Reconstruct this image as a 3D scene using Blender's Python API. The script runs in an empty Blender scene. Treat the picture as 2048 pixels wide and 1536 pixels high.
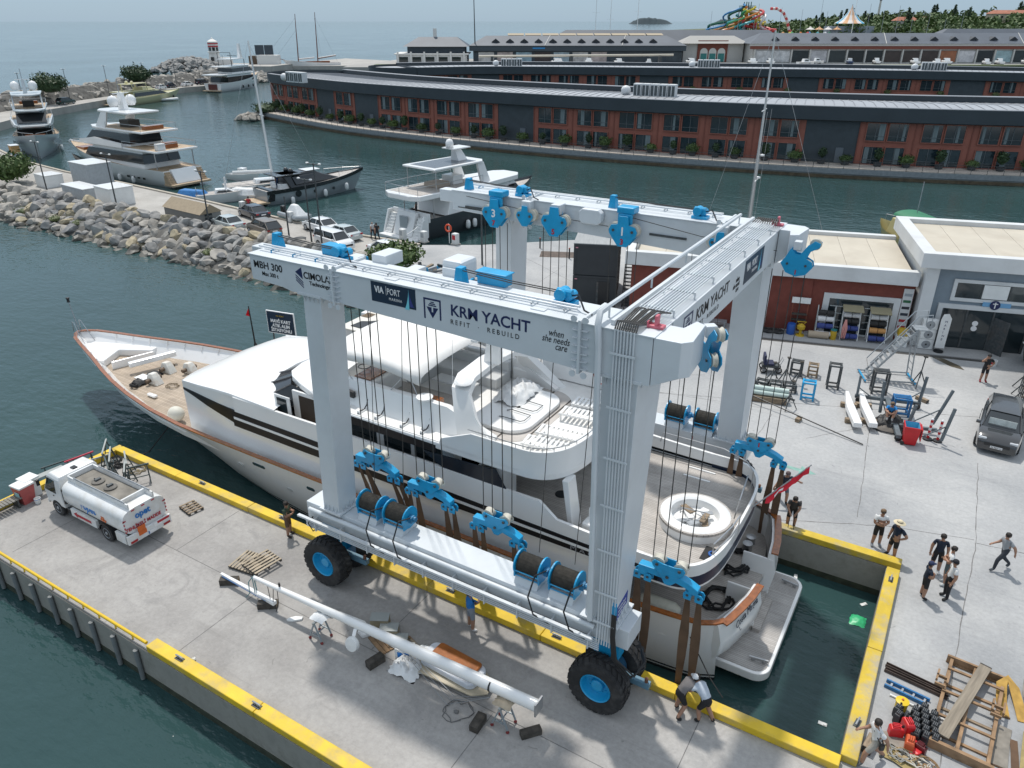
import bpy,bmesh,math,random
from math import sin,cos
from mathutils import Vector,Matrix
R=math.radians
PI=math.pi
rnd=random.Random(7)
S=bpy.context.scene
COL=S.collection
# ---------------------------------------------------------------- camera, sky, sun
cam_d=bpy.data.cameras.new('camera');cam=bpy.data.objects.new('camera',cam_d);COL.objects.link(cam)
cam.location=(-0.37,-17.82,19.5)
cam.rotation_euler=(R(90-25.71),0,R(31.3))
cam_d.sensor_width=36;cam_d.lens=26.54;cam_d.clip_start=0.5;cam_d.clip_end=60000
S.camera=cam
SUN_EL,SHADOW_AZ=64.0,-40.0
world=bpy.data.worlds.new('World');S.world=world;world.use_nodes=True
wn=world.node_tree;wn.nodes.clear()
sky=wn.nodes.new('ShaderNodeTexSky');sky.sky_type='NISHITA';sky.sun_disc=False
sky.sun_elevation=R(SUN_EL)
_az=R(SHADOW_AZ+180)
sky.sun_rotation=PI/2-_az
sky.air_density=1.0;sky.dust_density=.35;sky.ozone_density=2.5
bg=wn.nodes.new('ShaderNodeBackground');bg.inputs[1].default_value=0.10
tcw=wn.nodes.new('ShaderNodeTexCoord');spw=wn.nodes.new('ShaderNodeSeparateXYZ');wn.links.new(tcw.outputs['Generated'],spw.inputs[0])
mrw=wn.nodes.new('ShaderNodeMapRange');mrw.inputs[1].default_value=0;mrw.inputs[2].default_value=.75;wn.links.new(spw.outputs[2],mrw.inputs[0])
vl=wn.nodes.new('ShaderNodeMix');vl.data_type='RGBA';wn.links.new(mrw.outputs[0],vl.inputs[0]);vl.inputs[6].default_value=(2.3,3.45,4.6,1);vl.inputs[7].default_value=(6.6,7.2,7.9,1)
mxw=wn.nodes.new('ShaderNodeMix');mxw.data_type='RGBA';mxw.inputs[0].default_value=.85
wn.links.new(sky.outputs[0],mxw.inputs[6]);wn.links.new(vl.outputs[2],mxw.inputs[7])
wo=wn.nodes.new('ShaderNodeOutputWorld')
wn.links.new(mxw.outputs[2],bg.inputs[0]);wn.links.new(bg.outputs[0],wo.inputs[0])
sun_d=bpy.data.lights.new('sun','SUN');sun=bpy.data.objects.new('sun',sun_d);COL.objects.link(sun)
sun_d.energy=2.5;sun_d.angle=R(2.2);sun_d.color=(1,.955,.89)
_s=Vector((cos(_az)*cos(R(SUN_EL)),sin(_az)*cos(R(SUN_EL)),sin(R(SUN_EL))))
sun.rotation_euler=_s.to_track_quat('Z','Y').to_euler();sun.location=(-60,60,120)
S.view_settings.view_transform='Standard';S.view_settings.look='None'
S.view_settings.gamma=1;S.view_settings.exposure=0.38
S.render.engine='CYCLES'
S.cycles.use_denoising=True
S.cycles.max_bounces=6;S.cycles.diffuse_bounces=3;S.cycles.glossy_bounces=3
S.cycles.transparent_max_bounces=6;S.cycles.transmission_bounces=3;S.cycles.caustics_reflective=False;S.cycles.caustics_refractive=False
# ---------------------------------------------------------------- helpers
class MB:
 """collects simple shapes into one mesh"""
 def __init__(s):s.v=[];s.f=[];s.M=None;s.p=[]
 def add(s,vs,fs):
  n=len(s.v)
  if s.M:vs=[tuple(s.M@Vector(p))for p in vs]
  nf=len(s.f);s.v+=[tuple(p)for p in vs];s.f+=[tuple(i+n for i in f)for f in fs];s.p.append((n,len(s.v),nf,len(s.f)));return s
 def box(s,x0,x1,y0,y1,z0,z1):
  return s.add([(x0,y0,z0),(x1,y0,z0),(x1,y1,z0),(x0,y1,z0),(x0,y0,z1),(x1,y0,z1),(x1,y1,z1),(x0,y1,z1)],
  [(0,3,2,1),(4,5,6,7),(0,1,5,4),(1,2,6,5),(2,3,7,6),(3,0,4,7)])
 def hexa(s,p):return s.add(p,[(0,3,2,1),(4,5,6,7),(0,1,5,4),(1,2,6,5),(2,3,7,6),(3,0,4,7)])
 def cbox(s,c,d,rz=0):
  ca,sa=cos(rz),sin(rz);out=[]
  for z in (-1,1):
   for x,y in ((-1,-1),(1,-1),(1,1),(-1,1)):
    a,b=x*d[0]/2,y*d[1]/2
    out.append((c[0]+a*ca-b*sa,c[1]+a*sa+b*ca,c[2]+z*d[2]/2))
  return s.hexa(out)
 def beam(s,a,b,w,h,up=(0,0,1)):
  a,b=Vector(a),Vector(b);d=(b-a).normalized();up=Vector(up)
  sd=d.cross(up)
  if sd.length<1e-4:sd=d.cross(Vector((1,0,0)))
  sd.normalize();u=sd.cross(d).normalized();sd*=w/2;u*=h/2
  return s.hexa([a-sd-u,a+sd-u,b+sd-u,b-sd-u,a-sd+u,a+sd+u,b+sd+u,b-sd+u])
 def prism(s,pts,z0,z1,cap=True):
  n=len(pts);vs=[(p[0],p[1],z0)for p in pts]+[(p[0],p[1],z1)for p in pts]
  fs=[(i,(i+1)%n,(i+1)%n+n,i+n)for i in range(n)]
  if cap:fs+=[tuple(range(n-1,-1,-1)),tuple(range(n,2*n))]
  return s.add(vs,fs)
 def slab(s,pts,axis,a0,a1):
  """polygon in a vertical plane, given thickness along axis: 'x' pts=(y,z), 'y' pts=(x,z)"""
  n=len(pts)
  if axis=='x':vs=[(a0,p[0],p[1])for p in pts]+[(a1,p[0],p[1])for p in pts]
  else:vs=[(p[0],a0,p[1])for p in pts]+[(p[0],a1,p[1])for p in pts]
  fs=[(i,(i+1)%n,(i+1)%n+n,i+n)for i in range(n)]+[tuple(range(n-1,-1,-1)),tuple(range(n,2*n))]
  return s.add(vs,fs)
 def tube(s,pts,r,n=6,cap=True):
  pts=[Vector(p)for p in pts];m=len(pts)
  rr=r if isinstance(r,(list,tuple))else [r]*m
  t0=(pts[1]-pts[0]).normalized()
  nx=t0.orthogonal().normalized();vs=[]
  for i,p in enumerate(pts):
   t=((pts[min(i+1,m-1)]-pts[max(i-1,0)])).normalized()
   nx=(nx-t*nx.dot(t))
   if nx.length<1e-5:nx=t.orthogonal()
   nx.normalize();ny=t.cross(nx)
   for k in range(n):
    a=2*PI*k/n;vs.append(tuple(p+(nx*cos(a)+ny*sin(a))*rr[i]))
  fs=[(i*n+k,i*n+(k+1)%n,(i+1)*n+(k+1)%n,(i+1)*n+k)for i in range(m-1)for k in range(n)]
  if cap:fs+=[tuple(range(n-1,-1,-1)),tuple(range((m-1)*n,m*n))]
  return s.add(vs,fs)
 def cyl(s,a,b,r,r2=None,n=12):return s.tube([a,b],[r,r if r2 is None else r2],n)
 def loft(s,rings,closed=True,cap0=True,cap1=True):
  m=len(rings);n=len(rings[0]);vs=[p for r in rings for p in r]
  kk=n if closed else n-1
  fs=[(i*n+k,i*n+(k+1)%n,(i+1)*n+(k+1)%n,(i+1)*n+k)for i in range(m-1)for k in range(kk)]
  if cap0:fs.append(tuple(range(n-1,-1,-1)))
  if cap1:fs.append(tuple(range((m-1)*n,m*n)))
  return s.add(vs,fs)
 def lathe(s,prof,n=16,c=(0,0,0),axis='z',a0=0,a1=2*PI):
  vs=[];full=abs(a1-a0-2*PI)<1e-6;kn=n if full else n+1
  for r,h in prof:
   for k in range(kn):
    a=a0+(a1-a0)*k/n;x,y=r*cos(a),r*sin(a)
    p=(x,y,h)if axis=='z' else ((x,h,y)if axis=='y' else (h,x,y))
    vs.append((c[0]+p[0],c[1]+p[1],c[2]+p[2]))
  fs=[]
  for i in range(len(prof)-1):
   for k in range(n):
    k2=(k+1)%kn;fs.append((i*kn+k,i*kn+k2,(i+1)*kn+k2,(i+1)*kn+k))
  return s.add(vs,fs)
 def ball(s,c,r,nu=10,nv=7,jit=0,rg=None):
  r=(r,r,r)if not isinstance(r,(tuple,list))else r;vs=[];g=rg or rnd
  for j in range(nv+1):
   t=PI*j/nv
   for i in range(nu):
    a=2*PI*i/nu;q=1+(g.uniform(-jit,jit)if jit else 0)
    vs.append((c[0]+r[0]*sin(t)*cos(a)*q,c[1]+r[1]*sin(t)*sin(a)*q,c[2]+r[2]*cos(t)*q))
  fs=[(j*nu+i,(j+1)*nu+i,(j+1)*nu+(i+1)%nu,j*nu+(i+1)%nu)for j in range(nv)for i in range(nu)]
  return s.add(vs,fs)
 def quad(s,a,b,c,d):return s.add([a,b,c,d],[(0,1,2,3)])
 def mesh(s,name,off=(0,0,0)):
  me=bpy.data.meshes.new(name)
  me.from_pydata([(p[0]-off[0],p[1]-off[1],p[2]-off[2])for p in s.v],[],s.f)
  return me
 def b(s,name,m,parent=None,**k):k['rel']=True;return s.build(name,m,parent,**k)
 def each(s,name,m,parent=None,**k):
  """one object for every piece added"""
  out=[]
  for (a,b,fa,fb)in s.p:
   q=MB();q.v=s.v[a:b];q.f=[tuple(i-a for i in f)for f in s.f[fa:fb]];q.p=[(0,b-a,0,fb-fa)]
   out.append(q.build(name,m,parent,**k))
  return out
 def build(s,name,m,parent=None,sm=False,bv=0,seg=2,rel=False,angle=40,st=False):
  """parent given: the vertices are in world coordinates unless rel; no parent: origin goes to the base of the mesh"""
  off=(0,0,0);loc=(0,0,0)
  if parent is None:
   xs=[p[0]for p in s.v];ys=[p[1]for p in s.v];zs=[p[2]for p in s.v]
   loc=((min(xs)+max(xs))/2,(min(ys)+max(ys))/2,min(zs));off=loc
  elif not rel:
   off=wloc(parent)
  me=s.mesh(name,off)
  bm=bmesh.new();bm.from_mesh(me)
  bmesh.ops.recalc_face_normals(bm,faces=bm.faces);bm.to_mesh(me);bm.free()
  o=bpy.data.objects.new(name,me);COL.objects.link(o);o.location=loc
  if parent:o.parent=parent
  if m:me.materials.append(m)
  finish(o,sm,bv,seg,angle)
  if st:o['kind']='stuff'
  return o
def finish(o,sm=False,bv=0,seg=2,angle=40):
 me=o.data
 if sm:
  me.polygons.foreach_set('use_smooth',[True]*len(me.polygons))
  if sm!='all':
   try:me.set_sharp_from_angle(angle=R(angle))
   except Exception:pass
 if bv:
  md=o.modifiers.new('bevel','BEVEL');md.width=bv;md.segments=seg;md.limit_method='ANGLE';md.angle_limit=R(40)
def wloc(o):
 p=Vector((0,0,0))
 while o:p+=Vector(o.location);o=o.parent
 return p
def tag(o,label=None,cat=None,group=None,kind=None):
 if label:o['label']=label
 if cat:o['category']=cat
 if group:o['group']=group
 if kind:o['kind']=kind
 return o
def thing(name,label,cat,loc=(0,0,0),rz=0,group=None):
 o=bpy.data.objects.new(name,None);COL.objects.link(o);o.location=loc;o.rotation_euler=(0,0,rz)
 o.empty_display_size=.3
 return tag(o,label,cat,group)
def copy_tree(o,parent=None):
 c=o.copy();COL.objects.link(c)
 if parent:c.parent=parent
 for ch in list(o.children):copy_tree(ch,c)
 return c
def dup(o,loc,rz=None,label=None,group=None):
 c=copy_tree(o);c.location=loc
 if rz is not None:c.rotation_euler=(0,0,rz)
 if label:c['label']=label
 if group:c['group']=group
 return c
def struct(o):o['kind']='structure';return o
def stuff(o):o['kind']='stuff';return o
# ---------------------------------------------------------------- materials
MATS={}
def mat(name,col,rough=.5,metal=0.,var=0.,vscale=3.,bump=0.,bscale=40.,dirt=None,dscale=.6,damt=.5,spec=.5,coat=0.,coords='Object',stretch=None):
 """principled with optional noise variation, fine bump and a second 'dirt' colour in soft patches"""
 if name in MATS:return MATS[name]
 m=bpy.data.materials.new(name);m.use_nodes=True;nt=m.node_tree;b=nt.nodes['Principled BSDF']
 b.inputs['Base Color'].default_value=(*col,1);b.inputs['Roughness'].default_value=rough;b.inputs['Metallic'].default_value=metal
 b.inputs['Specular IOR Level'].default_value=spec
 if coat:b.inputs['Coat Weight'].default_value=coat;b.inputs['Coat Roughness'].default_value=.05
 L=nt.links.new;N=nt.nodes.new
 if var or bump or dirt:
  tc=N('ShaderNodeTexCoord');src=tc.outputs[coords]
  if stretch:
   mp=N('ShaderNodeMapping');mp.inputs['Scale'].default_value=stretch;L(src,mp.inputs[0]);src=mp.outputs[0]
 cur=None
 if var:
  n=N('ShaderNodeTexNoise');n.inputs['Scale'].default_value=vscale;n.inputs['Detail'].default_value=5;L(src,n.inputs[0])
  mr=N('ShaderNodeMapRange');mr.inputs[1].default_value=.3;mr.inputs[2].default_value=.7
  mr.inputs[3].default_value=1-var;mr.inputs[4].default_value=1+var;L(n.outputs[0],mr.inputs[0])
  mx=N('ShaderNodeMix');mx.data_type='RGBA';mx.blend_type='MULTIPLY';mx.inputs[0].default_value=1
  mx.inputs[6].default_value=(*col,1);L(mr.outputs[0],mx.inputs[7]);cur=mx.outputs[2]
 if dirt:
  n=N('ShaderNodeTexNoise');n.inputs['Scale'].default_value=dscale;n.inputs['Detail'].default_value=7;n.inputs['Roughness'].default_value=.65;L(src,n.inputs[0])
  mr=N('ShaderNodeMapRange');mr.inputs[1].default_value=.47;mr.inputs[2].default_value=.68;mr.inputs[3].default_value=0;mr.inputs[4].default_value=damt;L(n.outputs[0],mr.inputs[0])
  mx=N('ShaderNodeMix');mx.data_type='RGBA';L(mr.outputs[0],mx.inputs[0])
  if cur:L(cur,mx.inputs[6])
  else:mx.inputs[6].default_value=(*col,1)
  mx.inputs[7].default_value=(*dirt,1);cur=mx.outputs[2]
 if cur:L(cur,b.inputs['Base Color'])
 if bump:
  n=N('ShaderNodeTexNoise');n.inputs['Scale'].default_value=bscale;n.inputs['Detail'].default_value=3;L(src,n.inputs[0])
  bp=N('ShaderNodeBump');bp.inputs['Strength'].default_value=bump;bp.inputs['Distance'].default_value=.02;L(n.outputs[0],bp.inputs['Height']);L(bp.outputs[0],b.inputs['Normal'])
 MATS[name]=m;return m
def glass(name,col=(.02,.03,.035),rough=.06):
 return mat(name,col,rough,0,spec=.8)
def planks(name,c1,c2,wid,ang=0.,rough=.65,seam=(.03,.025,.02),seamw=.08):
 """deck boards: seams every wid metres across the given direction, colour varied board by board"""
 if name in MATS:return MATS[name]
 m=bpy.data.materials.new(name);m.use_nodes=True;nt=m.node_tree;b=nt.nodes['Principled BSDF'];L=nt.links.new;N=nt.nodes.new
 tc=N('ShaderNodeTexCoord');mp=N('ShaderNodeMapping');mp.inputs['Rotation'].default_value=(0,0,ang);mp.inputs['Scale'].default_value=(1,1/wid,1);L(tc.outputs['Object'],mp.inputs[0])
 sp=N('ShaderNodeSeparateXYZ');L(mp.outputs[0],sp.inputs[0])
 fr=N('ShaderNodeMath');fr.operation='FRACT';L(sp.outputs[1],fr.inputs[0])
 fl=N('ShaderNodeMath');fl.operation='FLOOR';L(sp.outputs[1],fl.inputs[0])
 wn_=N('ShaderNodeTexWhiteNoise');wn_.noise_dimensions='1D';L(fl.outputs[0],wn_.inputs['W'])
 mx=N('ShaderNodeMix');mx.data_type='RGBA';L(wn_.outputs[0],mx.inputs[0]);mx.inputs[6].default_value=(*c1,1);mx.inputs[7].default_value=(*c2,1)
 nz=N('ShaderNodeTexNoise');nz.inputs['Scale'].default_value=1.3;nz.inputs['Detail'].default_value=5;L(tc.outputs['Object'],nz.inputs[0])
 mr=N('ShaderNodeMapRange');mr.inputs[1].default_value=.3;mr.inputs[2].default_value=.7;mr.inputs[3].default_value=.8;mr.inputs[4].default_value=1.15;L(nz.outputs[0],mr.inputs[0])
 m2=N('ShaderNodeMix');m2.data_type='RGBA';m2.blend_type='MULTIPLY';m2.inputs[0].default_value=1;L(mx.outputs[2],m2.inputs[6]);L(mr.outputs[0],m2.inputs[7])
 lt=N('ShaderNodeMath');lt.operation='LESS_THAN';lt.inputs[1].default_value=seamw;L(fr.outputs[0],lt.inputs[0])
 m3=N('ShaderNodeMix');m3.data_type='RGBA';L(lt.outputs[0],m3.inputs[0]);L(m2.outputs[2],m3.inputs[6]);m3.inputs[7].default_value=(*seam,1)
 L(m3.outputs[2],b.inputs['Base Color']);b.inputs['Roughness'].default_value=rough
 MATS[name]=m;return m
WHITE=mat('gelcoat_white',(.80,.80,.79),.22,var=.03,vscale=.5,coat=.3)
CRANE=mat('crane_paint',(.60,.635,.66),.42,var=.04,vscale=.7,dirt=(.42,.43,.43),dscale=.5,damt=.25)
CRANETOP=CRANE
BLUE=mat('crane_blue',(.012,.32,.60),.35,var=.08,vscale=2,dirt=(.015,.17,.30),dscale=2.2,damt=.35)
RUBBER=mat('tyre_rubber',(.022,.022,.023),.85,var=.25,vscale=4,bump=.3,bscale=30,dirt=(.10,.095,.09),dscale=2,damt=.4)
STEEL=mat('steel',(.45,.46,.47),.35,.8,var=.1)
GALV=mat('galvanised_steel',(.34,.36,.38),.5,.5,var=.15,vscale=5)
DST=mat('dark_steel',(.075,.085,.09),.6,.3,var=.3,vscale=6,dirt=(.13,.08,.05),dscale=3,damt=.3)
BLACK=mat('black_paint',(.012,.013,.015),.4)
ROPE=mat('wire_rope',(.045,.043,.04),.7)
SLING=mat('sling_webbing',(.115,.068,.04),.9,var=.3,vscale=1.5,bump=.2,bscale=60)
TEAK=planks('teak_grey',(.40,.37,.34),(.46,.43,.40),.10)
TEAKL=planks('teak_light',(.34,.27,.20),(.42,.34,.26),.12)
TEAKD=planks('teak_dark',(.15,.115,.09),(.19,.15,.12),.10)
MAHOG=mat('varnished_mahogany',(.26,.085,.022),.25,var=.25,vscale=6,coat=.6)
YELLOW=mat('kerb_yellow',(.66,.45,.02),.6,var=.12,vscale=1.5,dirt=(.36,.29,.15),dscale=1.3,damt=.6,bump=.2,bscale=15)
YELLOWW=mat('kerb_yellow_worn',(.55,.39,.03),.65,var=.15,vscale=1.5,dirt=(.33,.31,.27),dscale=.9,damt=.95,bump=.3,bscale=12)
WOOD=mat('weathered_wood',(.25,.19,.13),.85,var=.35,vscale=3,bump=.4,bscale=25,stretch=(1,6,6))
WOODD=mat('dark_timber',(.06,.053,.045),.9,var=.4,vscale=5,bump=.5,bscale=25)
PLS=mat('white_plastic',(.72,.73,.72),.45,var=.05)
GLASS=glass('dark_glass')
NAVY=mat('navy_print',(.012,.02,.085),.45)
INK=mat('black_print',(.012,.012,.014),.5)
REDP=mat('red_print',(.45,.02,.03),.5)
WPRINT=mat('white_print',(.8,.8,.8),.5)
CYANP=mat('cyan_print',(.20,.62,.72),.5)
def text(body,size,m,parent,loc,rot,name='lettering',align='LEFT',bold=0.,sx=1.,ext=.004,space=1.,shear=0.):
 c=bpy.data.curves.new(name,'FONT');c.body=body;c.size=size;c.extrude=ext;c.offset=bold;c.align_x=align;c.space_character=space;c.shear=shear
 c.resolution_u=3
 o=bpy.data.objects.new(name,c);COL.objects.link(o)
 me=bpy.data.meshes.new_from_object(o);bpy.data.objects.remove(o);bpy.data.curves.remove(c)
 o=bpy.data.objects.new(name,me);COL.objects.link(o);me.materials.clear();me.materials.append(m)
 o.rotation_euler=rot;o.scale=(sx,1,1);o.location=Vector(loc)-(wloc(parent)if parent else Vector((0,0,0)))
 if parent:o.parent=parent
 return o
FACE_Y=(R(90),0,0)
FACE_X=(R(90),0,R(90))
# ---------------------------------------------------------------- sea, quays, slip
WZ=-1.5
def water_material():
 m=bpy.data.materials.new('sea_water');m.use_nodes=True;nt=m.node_tree;b=nt.nodes['Principled BSDF'];L=nt.links.new;N=nt.nodes.new
 b.inputs['Base Color'].default_value=(.012,.040,.043,1);b.inputs['Roughness'].default_value=.06;b.inputs['IOR'].default_value=1.33
 tc=N('ShaderNodeTexCoord')
 def noise(sc,det,rot,st):
  mp=N('ShaderNodeMapping');mp.inputs['Rotation'].default_value=(0,0,rot);mp.inputs['Scale'].default_value=st;L(tc.outputs['Object'],mp.inputs[0])
  n=N('ShaderNodeTexNoise');n.inputs['Scale'].default_value=sc;n.inputs['Detail'].default_value=det;L(mp.outputs[0],n.inputs[0]);return n
 n1=noise(1.1,3,R(20),(1,2.2,1));n2=noise(.28,2,R(50),(1,1.8,1));n3=noise(.02,3,0,(1,1,1))
 a=N('ShaderNodeMath');a.operation='MULTIPLY_ADD';L(n2.outputs[0],a.inputs[0]);a.inputs[1].default_value=1.6;L(n1.outputs[0],a.inputs[2])
 mr=N('ShaderNodeMapRange');mr.inputs[1].default_value=.35;mr.inputs[2].default_value=.7;mr.inputs[3].default_value=.22;mr.inputs[4].default_value=.75;L(n3.outputs[0],mr.inputs[0])
 bp=N('ShaderNodeBump');bp.inputs['Distance'].default_value=.16;L(mr.outputs[0],bp.inputs['Strength']);L(a.outputs[0],bp.inputs['Height']);L(bp.outputs[0],b.inputs['Normal'])
 n4=noise(.05,2,0,(1,1,1));mx=N('ShaderNodeMix');mx.data_type='RGBA';L(n4.outputs[0],mx.inputs[0])
 mx.inputs[6].default_value=(.022,.050,.054,1);mx.inputs[7].default_value=(.032,.072,.070,1);L(mx.outputs[2],b.inputs['Base Color'])
 return m
WATER=water_material()
mb=MB();rings=[0,60,200,800,3000,9000,20000]
n=48;vs=[(0,0,WZ)];fs=[]
for r in rings[1:]:
 for k in range(n):vs.append((r*cos(2*PI*k/n)-30,r*sin(2*PI*k/n)+20,WZ))
for k in range(n):fs.append((0,1+k,1+(k+1)%n))
for i in range(len(rings)-2):
 for k in range(n):
  a=1+i*n;fs.append((a+k,a+n+k,a+n+(k+1)%n,a+(k+1)%n))
mb.add(vs,fs);struct(mb.build('sea',WATER,sm='all'))
def concrete(name,c1,c2,c3,scale=.25,fine=6.,crack=True):
 m=bpy.data.materials.new(name);m.use_nodes=True;nt=m.node_tree;b=nt.nodes['Principled BSDF'];L=nt.links.new;N=nt.nodes.new
 tc=N('ShaderNodeTexCoord')
 def noise(sc,det=6,rough=.6,st=None,dist=0):
  src=tc.outputs['Object']
  if st:mp=N('ShaderNodeMapping');mp.inputs['Scale'].default_value=st;L(src,mp.inputs[0]);src=mp.outputs[0]
  n=N('ShaderNodeTexNoise');n.inputs['Scale'].default_value=sc;n.inputs['Detail'].default_value=det;n.inputs['Roughness'].default_value=rough;n.inputs['Distortion'].default_value=dist;L(src,n.inputs[0]);return n
 def ramp(n,lo,hi,a,bb):
  r=N('ShaderNodeMapRange');r.inputs[1].default_value=lo;r.inputs[2].default_value=hi;r.inputs[3].default_value=a;r.inputs[4].default_value=bb;L(n.outputs[0],r.inputs[0]);return r
 def mix(f,a,bb,mode='MIX'):
  x=N('ShaderNodeMix');x.data_type='RGBA';x.blend_type=mode
  if hasattr(f,'outputs'):L(f.outputs[0],x.inputs[0])
  else:x.inputs[0].default_value=f
  for i,q in ((6,a),(7,bb)):
   if isinstance(q,tuple):x.inputs[i].default_value=(*q,1)
   else:L(q,x.inputs[i])
  return x.outputs[2]
 c=mix(ramp(noise(scale,7,.62),.36,.62,0,1),c1,c2)
 c=mix(ramp(noise(scale*3.1,8,.7,None,1.2),.50,.70,0,.75),c,c3)
 c=mix(ramp(noise(scale*.4,4,.5),.45,.7,0,.5),c,tuple(x*1.18 for x in c2))
 c=mix(ramp(noise(.9,6,.7,(.22,2.2,1),.5),.57,.72,0,.35),c,tuple(x*.72 for x in c1))
 f=ramp(noise(fine,6,.75),.3,.7,.86,1.12);c=mix(1.,c,f.outputs[0],'MULTIPLY')
 f=ramp(noise(34,2,.6),.62,.75,0,.35);c=mix(f,c,tuple(min(1,x*1.5)for x in c2))
 f=ramp(noise(2.1,3,.5,None,2.),.70,.76,0,.5);c=mix(f,c,tuple(x*.5 for x in c1))
 L(c,b.inputs['Base Color']);b.inputs['Roughness'].default_value=.82
 bp=N('ShaderNodeBump');bp.inputs['Strength'].default_value=.25;bp.inputs['Distance'].default_value=.02;L(noise(18,5).outputs[0],bp.inputs['Height']);L(bp.outputs[0],b.inputs['Normal'])
 return m
PIERC=concrete('pier_concrete',(.27,.258,.245),(.365,.352,.335),(.23,.222,.215))
YARDC=concrete('yard_concrete',(.27,.277,.284),(.40,.40,.395),(.315,.32,.325),scale=.16)
QUAYC=concrete('quay_concrete',(.30,.285,.262),(.38,.365,.338),(.25,.238,.22),scale=.3)
WALLC=mat('slip_wall_concrete',(.30,.285,.25),.85,var=.22,vscale=.9,dirt=(.15,.14,.115),dscale=.9,damt=.7,bump=.3,bscale=9)
ALGAE=mat('wet_algae_band',(.045,.05,.032),.6,var=.4,vscale=3,bump=.4,bscale=12)
JOINT=mat('joint_filler',(.165,.16,.155),.9,var=.3,vscale=4)
SW=10.3
def body(name,pts,m,z1=0.,z0=-4.):
 return struct(MB().prism(pts,z0,z1).build(name,m))
PIER_END,PIER_OUT=-34.35,-7.75
pier=body('left_pier',[(PIER_END,PIER_OUT+.0),(0,PIER_OUT),(0,0),(PIER_END,0)],PIERC)
yard=body('yard_ground',[(0,-60),(95,-60),(95,90),(40,78),(-12,60),(-33.5,47.7),(-40.1,41.6),(-45,38.6),(-45,30.5),(-38.5,27.5),(-35.2,22),(-34.6,17),(-38.2,15.5),(-38.4,SW),(0,SW)],YARDC)
def wallface(name,x0,x1,y0,y1,m=WALLC):
 return struct(MB().box(x0,x1,y0,y1,-4,-.02).build(name,m))
wallface('slip_wall_far',-37.4,-.05,SW-.06,SW-.012)
wallface('slip_wall_near',PIER_END+.05,-.05,.012,.06)
wallface('slip_wall_end',-.06,-.012,.06,SW-.06)
wallface('pier_wall_outer',PIER_END+.05,0,PIER_OUT-.06,PIER_OUT-.012)
wallface('pier_wall_head',PIER_END-.06,PIER_END-.012,PIER_OUT,0)
for nm,b4 in (('waterline_band_far',(-37.4,-.07,SW-.075,SW-.062)),('waterline_band_near',(PIER_END,-.07,.062,.075)),('waterline_band_end',(-.075,-.062,.08,SW-.08)),('waterline_band_outer',(PIER_END,0,PIER_OUT-.078,PIER_OUT-.064))):
 struct(MB().box(*b4,-4,WZ+.28).build(nm,ALGAE))
def joint(a,b,w=.025,base='pier',z=.004):
 return struct(MB().beam((*a,z-.003),(*b,z-.003),w,.006).build('expansion_joint',JOINT))
joint((PIER_END+.3,-3.7),(0,-3.75))
for x in (-30.6,-20.2,-9.6):joint((x,PIER_OUT+.5),(x,-3.8));joint((x+5.6,-3.7),(x+5.6,-.5))
def crack(pts,w=.03):
 mb=MB()
 for a,b in zip(pts[:-1],pts[1:]):
  k=max(2,int(math.dist(a,b)/.5));q=[(a[0]+(b[0]-a[0])*i/k+rnd.uniform(-.03,.03),a[1]+(b[1]-a[1])*i/k+rnd.uniform(-.03,.03))for i in range(k+1)]
  for p,r in zip(q[:-1],q[1:]):mb.beam((p[0],p[1],.002),(r[0],r[1],.002),w*rnd.uniform(.6,1.3),.005)
 return struct(mb.build('expansion_joint',JOINT))
crack([(2.45,-6),(2.5,4),(2.9,13.8),(2.7,21)]);crack([(2.9,13.8),(9,14.6)],.04);crack([(-4.9,11),(-.3,13.2),(2.8,14)]);crack([(-5.0,19.2),(-1.0,24)],.02)
crack([(-1.6,13.2),(-2.6,24.5),(-4,32)]);crack([(-7.2,21),(-7.4,12)],.02);crack([(-14,20),(2.4,26.4),(12,30)]);crack([(-22,18.6),(-6,21.8)],.02);crack([(-30,14),(-12,24)],.02);crack([(-34,40),(-22,33)],.03);crack([(-28,12),(-30,40)],.02)
KH=.28
def kerb(name,x0,x1,y0,y1,label,L=5.2,m=None):
 t=thing(name,label,'kerb',((x0+x1)/2,(y0+y1)/2,0))
 along=x1-x0>y1-y0;a0,a1=(x0,x1)if along else (y0,y1);k=max(1,round((a1-a0)/L));q=a0
 for i in range(k):
  e=a0+(a1-a0)*(i+1)/k-(.012 if i<k-1 else 0);b=MB()
  dz=rnd.uniform(-.006,.006);dw=rnd.uniform(-.006,.006)
  if along:b.box(q,e,y0+dw,y1+dw,.001,KH+dz)
  else:b.box(x0+dw,x1+dw,q,e,.001,KH+dz)
  b.build('kerb_length',m or YELLOW,t,bv=.03);q=e+.012
 return t
kerb('yellow_kerb',PIER_END,-.02,-.38,.05,'long yellow kerb along the pier side of the slip, under the lift')
kerb('yellow_kerb',-.05,.42,.07,SW-.4,'worn yellow kerb across the landward end of the slip',m=YELLOWW)
kerb('yellow_kerb',-37.3,.42,SW-.05,SW+.38,'faded yellow kerb on the yard side of the slip, behind the yacht stern',m=YELLOWW)
kerb('yellow_kerb',PIER_END-.05,PIER_END+.35,PIER_OUT,-.4,'yellow kerb across the seaward head of the pier')
kerb('yellow_kerb',-21.1,0,PIER_OUT-.05,PIER_OUT+.40,'broad yellow kerb on the outer pier edge, nearest the camera')
t=thing('pipe_rail','low yellow pipe rail on brackets along the outer pier edge','rail',(-27.7,PIER_OUT+.1,0))
YPIPE=mat('rail_yellow',(.70,.46,.01),.45,var=.1,dirt=(.3,.2,.08),dscale=3,damt=.4)
MB().cyl((PIER_END,PIER_OUT+.06,.27),(-21.2,PIER_OUT+.06,.27),.06,n=10).build('pipe',YPIPE,t,sm=True)
x=PIER_END+.5
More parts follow.
